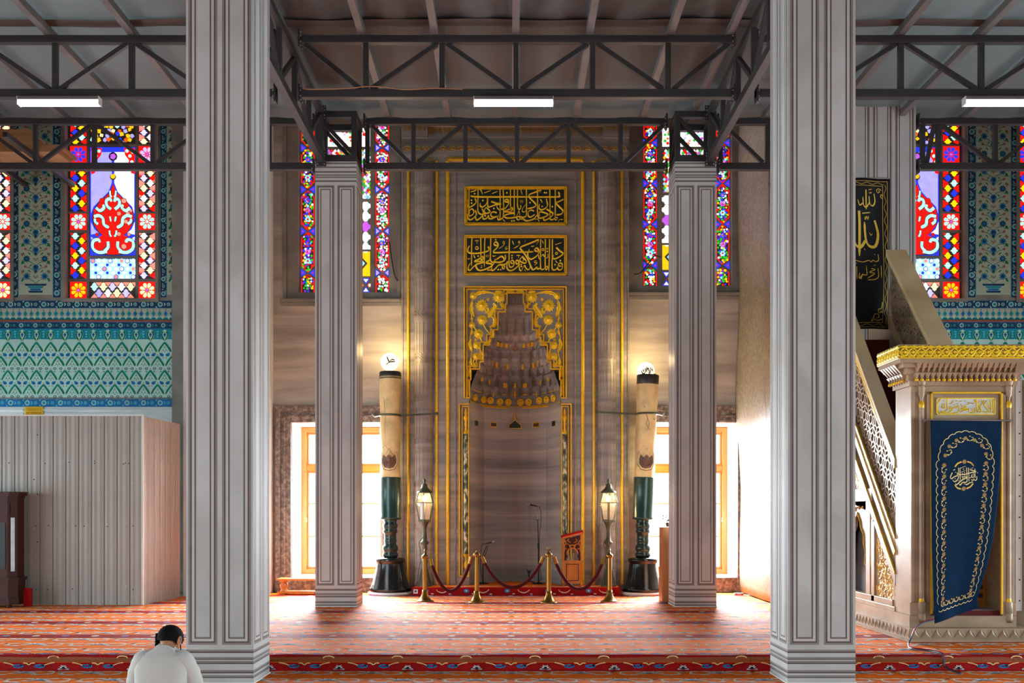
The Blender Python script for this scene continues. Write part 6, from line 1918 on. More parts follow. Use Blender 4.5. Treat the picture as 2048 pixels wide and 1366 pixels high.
# ------------------------------------------------------------------ strip lights
mat('strip_diffuser', '#f4f6ff', .4, 0, .02, 3, emit=16, ecol='#eaf0ff')
for px0, px1, lab in ((38, 200, 'white strip light under the truss of the left bay'), (948, 1106, 'white strip light under the middle truss, glaring brightest at one end'), (1928, 2090, 'white strip light under the truss of the right bay above the pulpit')):
    Y = 14.1; x0, x1 = ax(px0, Y), ax(px1, Y)
    zt = 7.262
    t = thing('ceiling_strip_light', ((x0 + x1) / 2, Y, 7.15), lab, 'light', 'strip lights under the trusses')
    b = MB(); b.box(x0, x1, Y - .06, Y + .06, 7.215, zt); b.build('housing', 'steel_purlin', t, bevel=.004)
    b = MB(); b.box(x0 + .005, x1 - .005, Y - .055, Y + .055, 7.155, 7.214); b.build('diffuser', 'strip_diffuser', t, bevel=.012)
    b = MB(); b.box(x0 - .006, x0 + .004, Y - .06, Y + .06, 7.15, 7.262); b.box(x1 - .004, x1 + .006, Y - .06, Y + .06, 7.15, 7.262); b.build('end_cap', 'white_paint', t)
b = MB(); Y = 14.085
b.tube(spline([P(605, 176, Y), P(620, 178.5, Y), P(690, 177, Y), P(735, 173, Y), P(770, 174.5, Y), P(810, 179, Y), P(870, 176.5, Y), P(925, 178.5, Y)], 6), .008, 5)
tag(b.build('tan_wire', 'wire_tan'), 'thin tan wire lying along the bottom bar of the middle truss', 'wire')

# ------------------------------------------------------------------ boards stored behind the left truss
t = thing('storage_bracket', (-8.5, 18.6, 7.85), 'grey steel bracket behind the left truss with wooden boards lying on it', 'bracket')  # added bracket so the boards have something to rest on
for x in (-9.4, -8.5):
    b = MB(); b.box(x - .04, x + .04, 17.2, YW - .03, 7.86, 7.94); b.build('bracket_arm', 'steel_paint', t)
Y = 18.3; q = Y / F
bw = [(-40, 120, 306, 299, 'lowest and longest of the pale wooden boards stored behind the left truss'), (-60, 130, 298, 291, 'second board up of the pale wooden boards stored behind the left truss'), (-60, 88, 290, 281, 'board with an angled end, third up of the wooden boards behind the left truss'), (-80, 72, 280, 268, 'thick dark edged board, second from the top behind the left truss'), (-80, 66, 267, 258, 'topmost of the wooden boards stored behind the left truss')]
z = 7.942
for px0, px1, y0, y1, lab in bw:
    h = (y0 - y1) * q
    b = MB(); x1 = (px1 - CX) * q
    b.prism([((px0 - CX) * q, z), (x1 + (.06 if 'angled' in lab else 0), z), (x1, z + h), ((px0 - CX) * q, z + h)], Y - .15, Y + .5)
    tag(b.build('wooden_board', 'plank_wood'), lab, 'board', 'boards stored behind the left truss'); z += h + .002
# ------------------------------------------------------------------ the pulpit (minbar)
mat('lattice_shade', '#2e2620', .8)  # dark sheet behind the lattices, coloured for shade seen through the holes
XS = 4.86; XI = 5.8; XO = 6.08; YP = 12.4
def SP(px, py, x=XS):
    """a point of the side plane x seen at a frame position"""
    Y = x * F / (px - CX); return (Y, ZC - (py - HZ) / F * Y)
def FX(px): return (px - CX) * YP / F
def FZ(py): return ZC - (py - HZ) * YP / F
mb_ = thing('pulpit', (5.5, YP, 0), 'tall carved marble pulpit with gilded bands, pierced stair rails and a gateway at its foot', 'pulpit')


def side_prism(b, poly, x0, x1, m=0):
    """polygon of (Y, z) on the side plane, from x0 (facing the aisle) to x1"""
    n = len(poly)
    b.face([(x0, y, z) for y, z in poly], m); b.face([(x1, y, z) for y, z in poly][::-1], m)
    for i in range(n):
        p, q = poly[i], poly[(i + 1) % n]; b.face([(x0, p[0], p[1]), (x0, q[0], q[1]), (x1, q[0], q[1]), (x1, p[0], p[1])], m)


# plinth with a carved zigzag band
b = MB()
b.box(XS - .14, XO + .13, YP - .22, 16.96, .006, .035, 0); b.box(XS - .11, XO + .11, YP - .19, 16.96, .035, .165, 0); b.box(XS - .05, XO + .02, YP - .04, 16.95, .165, .3, 0)
def zig(p, q, out, n):
    p = Vector(p); q = Vector(q); d = (q - p) / n; o = Vector(out)
    for i in range(n):
        a = p + d * i; c = a + d; mid = a + d * .5
        b.face([a + Vector((0, 0, .012)), mid + Vector((0, 0, .118)) , mid + Vector((0, 0, .065)) + o * .02][::1], 0)
        b.face([a + Vector((0, 0, .012)), mid + Vector((0, 0, .065)) + o * .02, c + Vector((0, 0, .012))], 0)
        b.face([mid + Vector((0, 0, .065)) + o * .02, mid + Vector((0, 0, .118)), c + Vector((0, 0, .012))], 0)
        b.face([mid + Vector((0, 0, .118)), a + d * .5 + d * .5 + Vector((0, 0, .118)), c + Vector((0, 0, .03)) + o * .012], 0)
zig((XS - .115, YP - .195, .036), (XO + .115, YP - .195, .036), (0, -1, 0), 11); zig((XS - .115, 16.9, .036), (XS - .115, YP - .195, .036), (-1, 0, 0), 38)
b.build('plinth', 'minbar_marble', mb_)

# gateway
xl, xr = FX(1822), FX(2028); GD = .5
zc0 = FZ(772); zc1 = FZ(697)
dl, dr_ = FX(1860), FX(2003); zd = FZ(840); zs = .3
b = MB()
b.box(xl, dl, YP, YP + GD, zs, zc0); b.box(dr_, xr, YP, YP + GD, zs, zc0); b.box(dl, dr_, YP, YP + GD, zd, zc0)
b.box(xl - .02, dl, YP - .02, YP, zs, zs + .16); b.box(dr_, xr + .02, YP - .02, YP, zs, zs + .16)
b.box(FX(1852), dl, YP - .02, YP, zs + .16, zc0 - .1); b.box(dr_, FX(2011), YP - .02, YP, zs + .16, zc0 - .1)
b.box(xl, FX(1829), YP - .015, YP, zs + .16, zc0); b.box(FX(2021), xr, YP - .015, YP, zs + .16, zc0)
b.box(xl, xr, YP - .012, YP, FZ(784), zc0)
gate = b.build('gateway', 'minbar_marble', mb_, bevel=.006)
for px in (1842, 2016):
    b = MB(); r = 5.2 * YP / F; x = FX(px); c = (x, YP - .01, 0)
    z0, z1 = FZ(1205), FZ(816)
    b.lathe([(r, z0), (r, z1)], c, 14, 0)
    b.lathe([(r * 1.5, zs + .165), (r * 1.5, z0 - .24), (r * 1.7, z0 - .2), (r * 1.5, z0 - .13), (r * .7, z0 - .1), (r * .6, z0 - .06), (r * .9, z0 - .02), (r, z0)], c, 12, 0)
    b.lathe([(r * .6, z1 + .08), (r * .7, z1 + .12), (r * 1.3, z1 + .16), (r * 1.2, z1 + .2), (r * 1.5, z1 + .24), (r * 1.4, z1 + .28), (r * 1.7, z1 + .31), (r * 1.6, z1 + .36), (r * 1.8, z1 + .37)], c, 10, 0)
    for j in range(8):
        a = 2 * pi * j / 8; b.ball((x + r * 1.45 * cos(a), c[1] + r * 1.45 * sin(a), z0 - .2), .012, 4); b.ball((x + r * 1.5 * cos(a), c[1] + r * 1.5 * sin(a), z1 + .26), .014, 4)
    o = b.build('colonette', 'minbar_marble', mb_)
    b = MB(); b.lathe([(r * 1.05, z1), (r * 1.15, z1 + .02), (r * 1.15, z1 + .05), (r * .7, z1 + .08)], c, 14); b.build('gilded_ring', 'gold', o); b = MB(); b.lathe([(r * 1.02, z0), (r * 1.1, z0 + .02), (r * 1.02, z0 + .05)], c, 14); b.build('gilded_ring', 'gold', o)
b = MB()
gx0, gx1, gz1 = FX(1859.5), FX(2003.5), FZ(784)
for (a, c, d, e) in ((gx0, gx0 + .024, zs + .02, gz1), (gx1 - .024, gx1, zs + .02, gz1), (gx0, gx1, gz1 - .024, gz1)): b.box(a, c, YP - .035, YP - .001, d, e)
b.build('gilded_border', 'gold', gate, bevel=.004)
# inscription above the door
b = MB()
ix0, ix1, iz0, iz1 = FX(1871), FX(1989), FZ(830), FZ(796)
b.box(FX(1865), FX(1996), YP - .012, YP, FZ(836), FZ(790), 0)
b.box(ix0, ix1, YP - .018, YP - .012, iz0, iz1, 1)
pl_ = b.build('name_plaque', ['minbar_marble', 'white_marble'], gate, bevel=.003)
b = MB()
for (a, c, d, e) in ((ix0, ix1, iz1 - .012, iz1), (ix0, ix1, iz0, iz0 + .012), (ix0, ix0 + .01, iz0, iz1), (ix1 - .01, ix1, iz0, iz1)): b.box(a, c, YP - .03, YP - .018, d, e)
S3 = 155 / 2048.0
t3_ = lambda a, c, l=0: (FX(1855 + a * S3), YP - .019 - l, FZ(780 + c * S3))
for pts, w in (([(510, 240), (512, 380), (510, 510), (400, 580), (330, 560)], 40), ([(330, 240), (240, 400), (260, 560), (330, 640)], 34), ([(340, 450), (400, 480), (445, 470), (430, 360)], 30), ([(385, 360), (380, 470)], 28), ([(600, 440), (560, 480), (610, 505), (640, 470), (630, 540), (500, 610), (340, 600)], 36), ([(640, 480), (700, 450), (740, 475), (790, 420), (830, 500), (800, 580), (650, 620), (560, 630)], 36), ([(880, 430), (980, 440), (990, 470), (870, 505), (1050, 515), (930, 550), (850, 600)], 36), ([(1080, 480), (1085, 560), (1110, 600), (1180, 590), (1175, 480)], 34), ([(1240, 480), (1235, 590), (1180, 600)], 34), ([(1280, 250), (1290, 430), (1300, 600)], 40), ([(1220, 270), (1320, 400), (1400, 530), (1380, 590), (1330, 570)], 36), ([(1480, 280), (1400, 400), (1340, 500), (1300, 560)], 34), ([(1400, 270), (1490, 410), (1580, 550), (1530, 595), (1450, 560)], 36), ([(1550, 280), (1500, 350), (1460, 400)], 26), ([(1650, 250), (1660, 420), (1670, 560), (1600, 600)], 38), ([(1715, 260), (1728, 420), (1730, 560), (1690, 600)], 34), ([(1590, 330), (1600, 450), (1640, 520)], 26), ([(640, 280), (660, 320), (590, 380)], 20), ([(1040, 330), (1090, 350), (1060, 380), (990, 400)], 22), ([(1130, 340), (1170, 370), (1210, 340)], 20), ([(1320, 320), (1370, 330)], 20), ([(830, 300), (860, 310), (880, 290)], 20), ([(660, 390), (700, 410)], 18)):
    stroke(b, pts, w, t3_, 0, nib=radians(-60), lift=.01, k=4, soft=.55)
for a, c in ((410, 290), (740, 290), (770, 370), (870, 390), (980, 290), (300, 300)): diamond(b, a, c, 22, t3_, 0, .01)
b.build('lettering', 'bright_gold', pl_)

# stalactite cornice with the gilded band
b = MB()
def ringbox(mb, e, z0, z1, m=0): mb.box(xl - e, xr + e, YP - e, YP + GD + .02, z0, z1, m)
L0 = FZ(772)
ringbox(b, .03, L0, FZ(762)); ringbox(b, .055, FZ(762), FZ(750)); ringbox(b, .085, FZ(750), FZ(738)); ringbox(b, .15, FZ(738), FZ(728)); ringbox(b, .21, FZ(730), FZ(722))
tips = MB()
def pend(x, y, nx, ny, out):
    for z0, z1, e0, e1, w in ((FZ(766), FZ(748), .03, .12, .032), (FZ(750), FZ(730), .09, .2, .03)):
        a = Vector((x + nx * e0, y + ny * e0, z0)); c = Vector((x + nx * e1, y + ny * e1, z1)); tt = Vector((-ny, nx, 0)) * w
        b.face([a, c - tt, c + tt], 0); b.face([a, Vector((x + nx * .02, y + ny * .02, z1)) - tt, c - tt], 0); b.face([a, c + tt, Vector((x + nx * .02, y + ny * .02, z1)) + tt], 0)
    p = Vector((x + nx * .085, y + ny * .085, 0))
    b.lathe([(.014, FZ(760)), (.018, FZ(748))], p, 8, 0)
    tips.lathe([(.01, FZ(764.5)), (.024, FZ(763)), (.022, FZ(759.5)), (.014, FZ(758.5))], p, 8, 0)
n = 19
for i in range(n): pend(xl + (i + .5) * (xr - xl) / n, YP, 0, -1, 0)
for i in range(6): pend(xl, YP + (i + .5) * GD / 6, -1, 0, 0)
cor = b.build('stalactite_cornice', 'minbar_marble', mb_)
tips.build('gilded_tip', 'gold', cor)
b = MB()
gz0, gz1 = FZ(722), FZ(698)
E = .215
b.box(xl - E, xr + E, YP - E, YP + GD + .02, gz0, gz1, 0); b.box(xl - E - .01, xr + E + .01, YP - E - .01, YP + GD + .02, gz1, gz1 + .02, 0)
band = b.build('crown_band', 'minbar_marble', cor)
b = MB()
def vine(p, q, nrm, n):
    p = Vector(p); q = Vector(q); d = q - p; nr = Vector(nrm); h = gz1 - gz0
    g = lambda t, v, l: p + d * t + Vector((0, 0, v * h)) + nr * l
    for k in range(2):
        b.tube([g(j / (n * 8), .5 + (.34 if k else -.34) * sin(pi * j / 8), .012) for j in range(n * 8 + 1)], .011, 5)
    for i in range(n):
        t = (i + .5) / n; L = d.length
        for s in (-1, 1):
            c = g(t, .5 + s * .1, .014)
            for a in range(5):
                an = a * 1.256 + s; b.ball(c + d.normalized() * .026 * cos(an) + Vector((0, 0, .026 * sin(an))), .012, 3)
        b.ball(g(t, .5, .02), .018, 4)
        for dt, v in ((.25, .8), (.25, .2), (-.25, .85), (-.25, .15), (.5, .5), (.12, .9), (-.12, .1)):
            c = g(min(1, max(0, t + dt / n)), v, .012); e = d.normalized() * .035
            b.tube([c - e, c + Vector((0, 0, .018)), c + e], [.006, .015, .004], 5)
    b.tube([g(0, .03, .012), g(1, .03, .012)], .009, 5); b.tube([g(0, .97, .012), g(1, .97, .012)], .006, 5)
vine((xl - E, YP - E, gz0), (xr + E, YP - E, gz0), (0, -1, 0), 17); vine((xl - E, YP + GD, gz0), (xl - E, YP - E, gz0), (-1, 0, 0), 8)
b.build('gilded_vine', 'bright_gold', band)

# stairs between the rails, carpeted in red
YS0, ZS0 = YP + GD + .05, 1.3
slope = 1.06
b = MB(); y = YS0; z = ZS0; nstep = 0
b.box(XS + .17, XI - .04, y, 16.2, .32, z - .255)
while y < 15.75:
    b.box(XS + .17, XI - .04, y, 16.2, z - .255, z); y += .22; z += .24; nstep += 1
b.build('red_stair', 'stair_red', mb_)
b = MB(); b.box(dl + .01, dr_ - .01, YP + .02, YS0 - .01, .3, .36); b.build('red_stair', 'stair_red', mb_)
b = MB(); b.box(dl + .02, dr_ - .0, YP + .4, YP + .44, .36, zd); pd = b.build('door_leaf', 'wood_amber', mb_)
b = MB()
for py in (1158, 1174, 1191):
    p = P(1961, py, YP + .395); b.lathe([(.03, 0), (.03, .006)], (p.x, YP + .398, p.z), 16, axis=Matrix.Rotation(pi / 2, 3, 'X'))
b.build('round_hole', 'hole_dark', pd)

# side walls: the aisle side in detail
def line(p0, p1): 
    (a, b_), (c, d) = SP(*p0), SP(*p1); m = (d - b_) / (c - a)
    return lambda y: b_ + m * (y - a)
rail_bot = line((1817, 1000), (1708.7, 700)); rail_top = lambda y: rail_bot(y) + .11
lat_bot = line((1822, 1160), (1709, 838)); str_bot = line((1822, 1255), (1709, 925))
y0s = YP + GD; y1s = 15.8
ya = SP(1708, 700)[0]
b = MB(); side_prism(b, [(y0s, rail_bot(y0s)), (y0s, rail_top(y0s)), (y1s, rail_top(y1s)), (y1s, rail_bot(y1s))], XS - .03, XS + .16)
b.build('hand_rail', 'rail_marble', mb_, bevel=.02)
b = MB(); side_prism(b, [(y0s, lat_bot(y0s) + .02), (y0s, lat_bot(y0s) - .16), (y1s, lat_bot(y1s) - .16), (y1s, lat_bot(y1s) + .02)], XS - .015, XS + .14)
side_prism(b, [(y0s, str_bot(y0s) + .17), (y0s, str_bot(y0s)), (y1s, str_bot(y1s)), (y1s, str_bot(y1s) + .17)], XS - .02, XS + .14)
side_prism(b, [(y0s, .3), (y0s, str_bot(y0s) + .1), (13.02, str_bot(13.02) + .06), (13.02, .3)], XS, XS + .1)
b.build('string_course', 'minbar_marble', mb_, bevel=.006)
b = MB()
for f, o, w in ((rail_bot, .0, .02), (lat_bot, .02, .022), (lat_bot, -.17, .05), (str_bot, .16, .018)):
    b.bar((XS - .022, y0s, f(y0s) + o), (XS - .022, y1s, f(y1s) + o), .022, w * 1.5)
b.build('gilded_line', 'gold', mb_)
# pierced panel: a net of six sided stars
b = MB()
def lattice(b, x, ylo, yhi, fb, ft, thick=.03, s=.105):
    gy = []
    hx = s * sqrt(3)
    segs = set()
    ncol = int((yhi - ylo) / hx) + 3
    def hexpt(cx, cy, r, k, ph=0): return (cx + r * cos(ph + k * pi / 3), cy + r * sin(ph + k * pi / 3))
    sl = (fb(yhi) - fb(ylo)) / (yhi - ylo); ang = math.atan(sl)
    ca, sa = cos(ang), sin(ang)
    Lr = (yhi - ylo) / ca; W = (ft(ylo) - fb(ylo)) * ca
    org = (ylo, fb(ylo))
    def put(p, q):
        # clip to the band in the rail's own axes
        n = 4; pts = []
        for i in range(n + 1):
            t = i / n; pts.append((p[0] + (q[0] - p[0]) * t, p[1] + (q[1] - p[1]) * t))
        ins = [a for a in pts if 0 <= a[1] <= W and -W < a[0] < Lr + W]
        if len(ins) < 2: return
        w3 = []
        for a in (ins[0], ins[-1]):
            y = org[0] + a[0] * ca - a[1] * sa; z = org[1] + a[0] * sa + a[1] * ca
            w3.append((x, y, z))
        if min(w3[0][1], w3[1][1]) < ylo - .01 or max(w3[0][1], w3[1][1]) > yhi: return
        b.bar(w3[0], w3[1], .019, thick, 0, up=(1, 0, 0))
    cx0 = -W; i = 0
    while cx0 + i * s * 3 < Lr + W:
        for j in range(-1, int(W / (s * sqrt(3))) + 3):
            for off in (0, 1):
                cx = cx0 + i * s * 3 + off * s * 1.5; cy = (j + off * .5) * s * sqrt(3)
                for k in range(6):
                    put(hexpt(cx, cy, s * .48, k), hexpt(cx, cy, s * .48, k + 1))
                    put(hexpt(cx, cy, s * .48, k), hexpt(cx, cy, s * 1.0, k))
                for k in range(3):
                    put(hexpt(cx, cy, s * 1.0, k), hexpt(cx, cy, s * 1.0, k + 1))
        i += 1
lattice(b, XS + .04, y0s, y1s, lat_bot, rail_bot, .04, .15)
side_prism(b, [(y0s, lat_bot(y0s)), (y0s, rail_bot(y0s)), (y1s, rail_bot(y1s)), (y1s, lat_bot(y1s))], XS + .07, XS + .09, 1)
b.build('pierced_panel', ['minbar_marble', 'lattice_shade'], mb_)
# carved triangle, arched opening and upper carved panel of the side wall
ym = SP(1748, 1100)[0]; yn = SP(1737, 1100)[0]; yo = SP(1711, 1100)[0]
b = MB()
zl = [SP(1740, y)[1] for y in (978, 1000, 1012, 1195, 1215)]
yy1 = SP(1700, 1000)[0]
b.box(XS - .02, XS + .1, ym - .06, ym + .06, .3, str_bot(ym)); b.box(XS - .015, XS + .1, ym + .06, 16.9, SP(1720, 1003)[1], SP(1720, 978)[1])
b.box(XS - .03, XS + .1, y0s, 16.9, .3, .36); b.box(XS - .02, XS + .1, 13.0, 16.9, .36, .44)
for k in range(4):
    yk = 13.95 + k * .95
    b.box(XS, XS + .1, yk - .08, yk + .08, .36, SP(1720, 1003)[1])
b.build('side_moulding', 'minbar_marble', mb_, bevel=.006)
b = MB()
zsp, ztp = SP(1720, 1085)[1], SP(1720, 1010)[1]
for k in range(4):
    y0_ = (ym + .06) if k == 0 else 13.03 + k * .95 - .0
    y1_ = 13.87 + k * .95
    yc = (y0_ + y1_) / 2; hw = (y1_ - y0_) / 2
    arch = [(1, -.6), (.72, -.55), (.78, -.25), (.6, .0), (.62, .2), (.3, .42), (.28, .55), (0, .8)]
    for s in (-1, 1):
        poly = [(yc + s * hw * a, zsp + c * (ztp - zsp)) for a, c in arch] + [(yc, ztp), (yc + s * hw, ztp)]
        side_prism(b, poly if s < 0 else poly[::-1], XS + .02, XS + .06, 0)
        b.tube([(XS + .012, yc + s * hw * a, zsp + c * (ztp - zsp)) for a, c in arch], .012, 5, 1)
    for q in range(14):
        b.ball((XS + .014, yc + random.uniform(-.9, .9) * hw, ztp - random.uniform(.02, .09)), .016, 4, 1)
b.build('cusped_arch', ['minbar_marble', 'old_gold'], mb_)
b = MB(); b.box(XS + .11, XS + .16, 13.1, 16.9, .31, 2.0); b.build('arch_shade', 'hole_dark', mb_)  # dark sheet set behind the arches as the shade inside
b = MB()
def carved(yA, yB, zf0, zf1, n, seed, m=0):
    rnd = random.Random(seed)
    for i in range(n):
        y = rnd.uniform(yA, yB); z0, z1 = zf0(y), zf1(y)
        if z1 - z0 < .05: continue
        z = rnd.uniform(z0 + .02, z1 - .02); r = rnd.uniform(.018, .035); a = rnd.uniform(0, 6)
        b.tube([(XS + .012, y + r * k * .8 * cos(a + k * .5), z + r * k * .8 * sin(a + k * .5)) for k in range(5)], [.004, .012, .015, .011, .004], 5, m)
b.box(XS + .02, XS + .06, y0s, ym - .05, .36, str_bot(y0s + .0) + .9, 1)
side_prism(b, [(y0s, .36), (y0s, str_bot(y0s)), (ym, str_bot(ym)), (ym, .36)], XS + .01, XS + .05, 1)
carved(y0s + .03, ym - .08, lambda y: .44, lambda y: str_bot(y) - .02, 260, 3, 0)
b.v = b.v; 
zq = SP(1720, 976)[1]
side_prism(b, [(ym + .06, zq), (ym + .06, str_bot(ym + .06)), (15.78, str_bot(15.78)), (15.78, zq)], XS + .02, XS + .05, 1)
carved(ym + .08, 15.6, lambda y: zq, lambda y: str_bot(y) - .02, 420, 8, 0)
b.build('carved_panel', ['old_gold', 'minbar_marble'], mb_)
# far rail
b = MB(); f1 = lambda y: 3.93 - .08 + 1.02 * (y - 14.1)
side_prism(b, [(YP + GD, f1(YP + GD) - .06), (YP + GD, f1(YP + GD) + .04), (15.77, f1(15.77) + .04), (15.77, f1(15.77) - .06)], XI - .03, XO)
side_prism(b, [(YP + GD, f1(YP + GD) - 1.1), (YP + GD, f1(YP + GD) - .95), (15.77, f1(15.77) - .95), (15.77, f1(15.77) - 1.1)], XI, XO)
b.build('hand_rail', 'rail_marble', mb_, bevel=.015)
b = MB(); lattice(b, XI + .05, YP + GD + .05, 15.75, lambda y: f1(y) - .95, lambda y: f1(y) - .15, .04, .15); side_prism(b, [(YP + GD, f1(YP + GD) - 1), (YP + GD, f1(YP + GD) - .1), (15.7, f1(15.7) - .1), (15.7, f1(15.7) - 1)], XI + .09, XI + .11, 1); b.build('pierced_panel', ['minbar_marble', 'lattice_shade'], mb_)
b = MB(); side_prism(b, [(YP + GD, .3), (YP + GD, f1(YP + GD) - 1.1), (16.9, f1(16.9) - 1.1), (16.9, .3)], XI + .1, XO); b.build('far_side_wall', 'minbar_marble', mb_)

# ------------------------------------------------------------------ the blue curtain of the gateway
Yc = YP - .14
def CP(px, py): return ((px - CX) * Yc / F, ZC - (py - HZ) * Yc / F)
t = thing('door_curtain', (FX(1930), Yc, .4), 'dark blue curtain with gold embroidery hanging crooked in the pulpit gateway', 'curtain')
# left and right edges read down the cloth
LE = [(840, 1861), (900, 1862), (1000, 1862.5), (1100, 1863.5), (1200, 1866), (1247, 1867.5)]
RE = [(840, 2003.5), (900, 2002), (960, 1999), (1020, 1993), (1080, 1985), (1130, 1974), (1170, 1962), (1200, 1952), (1214, 1956), (1222, 1950), (1240, 1915)]
def interp(tab, y):
    if y <= tab[0][0]: return tab[0][1]
    for (a, b_), (c, d) in zip(tab[:-1], tab[1:]):
        if y <= c: return b_ + (d - b_) * (y - a) / (c - a)
    return tab[-1][1]
def cloth(s, t_):
    """s 0..1 across, t_ 0..1 down the cloth"""
    yl = 840 + (1247 - 840) * t_
    yr = 840 + (1216 - 840) * t_
    xL = interp(LE, yl); xR = interp(RE, yr)
    px = xL + (xR - xL) * s; py = yl + (yr - yl) * s
    gather = (1 - (xR - xL) / 143.0)
    d = -.012 * sin(s * pi * 2.2 + .4) * (.4 + t_) - gather * .05 * sin(s * 9 + t_ * 3) * max(0, s - .55) * 2.2 - .02 * t_ * t_
    x, z = CP(px, py)
    return Vector((x, Yc + d, z))
b = MB(); N1, N2 = 48, 90
b.grid([[cloth(i / N1, j / N2) for i in range(N1 + 1)] for j in range(N2 + 1)], 0, True)
cl = b.build('cloth', 'curtain_blue', t)
md = cl.modifiers.new('thick', 'SOLIDIFY'); md.thickness = .008; md.offset = 1
b = MB(); b.tube([P(1849, 841.5, Yc) + Vector((0, .0, .012)), P(2027, 843, Yc) + Vector((0, 0, .012))], .011, 10)
for px in (1850, 2024): b.tube([P(px, 842, Yc), P(px, 842, Yc) + Vector((0, .085, 0))], .008, 6)
b.build('rod', 'steel_bolt', t)
b = MB()
def on(u, v, l=0):
    """embroidery in the flat frame of the cloth: u 0..143 across, v 0..407 down"""
    p = cloth(u / 143.0, v / 407.0); return p + Vector((0, -.007 - l, 0))
# scalloped outer line: arch above, straight sides, foot
def path_out():
    pts = []
    for i in range(23):
        a = pi * i / 22; pts.append((70 - 54 * cos(a), 82 - 57 * sin(a) ** .9))
    return pts
arch = path_out()
left = [(16 - 3, 82 + i * 17) for i in range(18)]; right = [(124 + 2, 82 + i * 17) for i in range(18)]
foot = [(13 + i * 14.1, 384) for i in range(9)]
full = left[::-1] + arch + right
def scallop(pts, w, amp, m):
    for p, q in zip(pts[:-1], pts[1:]):
        p = Vector(p); q = Vector(q); d = q - p
        if d.length < .5: continue
        nrm = Vector((d.y, -d.x)).normalized()
        mid = (p + q) / 2 + nrm * amp
        stroke(b, [p, (p + mid) / 2 + nrm * amp * .35, mid, (q + mid) / 2 + nrm * amp * .35, q], w, on, m, k=3, soft=.95, taper=False)
scallop([full[i] for i in range(0, len(full), 1)][:18], 1.5, 3.5, 0); scallop(arch[::2], 1.6, 3, 0); scallop(right, 1.5, 3.5, 0); scallop(foot, 1.5, -3, 0)
def sun(u, v, r):
    for i in range(10):
        a = 2 * pi * i / 10
        b.face([on(u + r * cos(a), v + r * sin(a), .001), on(u + r * .5 * cos(a + .3), v + r * .5 * sin(a + .3), .001), on(u + r * .5 * cos(a - .3), v + r * .5 * sin(a - .3), .001)], 1)
    b.face([on(u + r * .55 * cos(2 * pi * i / 10), v + r * .55 * sin(2 * pi * i / 10), .0015) for i in range(10)], 2)
def sprig(u, v, dirv, s):
    d = Vector(dirv).normalized(); n = Vector((-d.y, d.x))
    pts = [Vector((u, v)) + d * 3, Vector((u, v)) + d * 8 + n * 5 * s, Vector((u, v)) + d * 14 + n * 4 * s, Vector((u, v)) + d * 16 - n * 1 * s, Vector((u, v)) + d * 12 - n * 2 * s]
    stroke(b, pts, 1.1, on, 0, k=3, soft=.9)
    for k, sg in ((5, 1), (9, -1), (13, 1)):
        c = Vector((u, v)) + d * k + n * sg * 4
        b.face([on(c.x + 2 * cos(a), c.y + 1.3 * sin(a), .001) for a in [2 * pi * i / 6 for i in range(6)]], 0 if k != 9 else 1)
for i in range(13):
    v = 92 + i * 22.5
    for uu, s in ((26, 1), (113, -1)):
        sun(uu, v, 5.2); sprig(uu, v, (0, 1), s)
for i in range(7):
    a = pi * (i + .5) / 7; uu, v = 70 - 43 * cos(a), 84 - 46 * sin(a) ** .9
    sun(uu, v, 4.6); sprig(uu, v, (sin(a), -.2 * cos(a)), 1)
for i in range(6): sun(28 + i * 17, 372, 4.6); sprig(28 + i * 17, 372, (1, 0), 1)
# round monogram
S4 = 100 / 1366.0
def mo(a, c, l=0): return on(1880 + a * S4 - 1861.5, 900 + c * S4 - 840 + (a * .0), l + .001)
for pts, w in (([(335, 650), (280, 770), (310, 820), (400, 770), (480, 740), (470, 690)], 30), ([(480, 740), (515, 800), (470, 880), (400, 910), (350, 860)], 30), ([(470, 660), (540, 715), (700, 720), (900, 680), (1020, 660), (840, 600)], 32), ([(510, 530), (515, 650), (530, 780)], 26), ([(555, 530), (562, 700), (570, 880)], 28), ([(745, 530), (760, 720), (772, 900), (740, 950), (640, 950), (570, 1020), (540, 980)], 30), ([(800, 540), (815, 740), (825, 940)], 28), ([(610, 790), (780, 810), (640, 870), (540, 940), (460, 1000), (430, 960)], 32), ([(985, 580), (990, 720), (1000, 850)], 26), ([(1045, 800), (1045, 890), (1000, 915), (960, 880), (930, 910), (880, 880)], 28), ([(940, 960), (860, 970), (760, 1020), (720, 990)], 30), ([(950, 700), (965, 800), (920, 830), (910, 720)], 24), ([(880, 760), (890, 820), (840, 830)], 22), ([(560, 545), (730, 485)], 14), ([(580, 660), (720, 610)], 14), ([(840, 590), (950, 540)], 14), ([(360, 590), (420, 565)], 22), ([(640, 580), (680, 560)], 20), ([(610, 900), (660, 800)], 16)):
    stroke(b, pts, w, mo, 0, k=4, soft=.6)
for a, c in ((430, 650), (690, 670), (630, 690), (420, 830), (530, 890), (700, 750), (690, 990), (1060, 700)): diamond(b, a, c, 16, mo, 0)
for sv, c in ((1, 365), (-1, 1130)):
    u_, v_ = 1880 + 680 * S4 - 1861.5, 900 + c * S4 - 840
    sun(u_, v_, 5.5)
    for s in (-1, 1):
        stroke(b, [(u_ + s * 6, v_), (u_ + s * 14, v_ + sv * 3), (u_ + s * 20, v_ + sv * 10)], 3.2, on, 1, k=4, soft=.7)
b.build('embroidery', ['thread_pale', 'thread_gold', 'thread_rose'], cl)

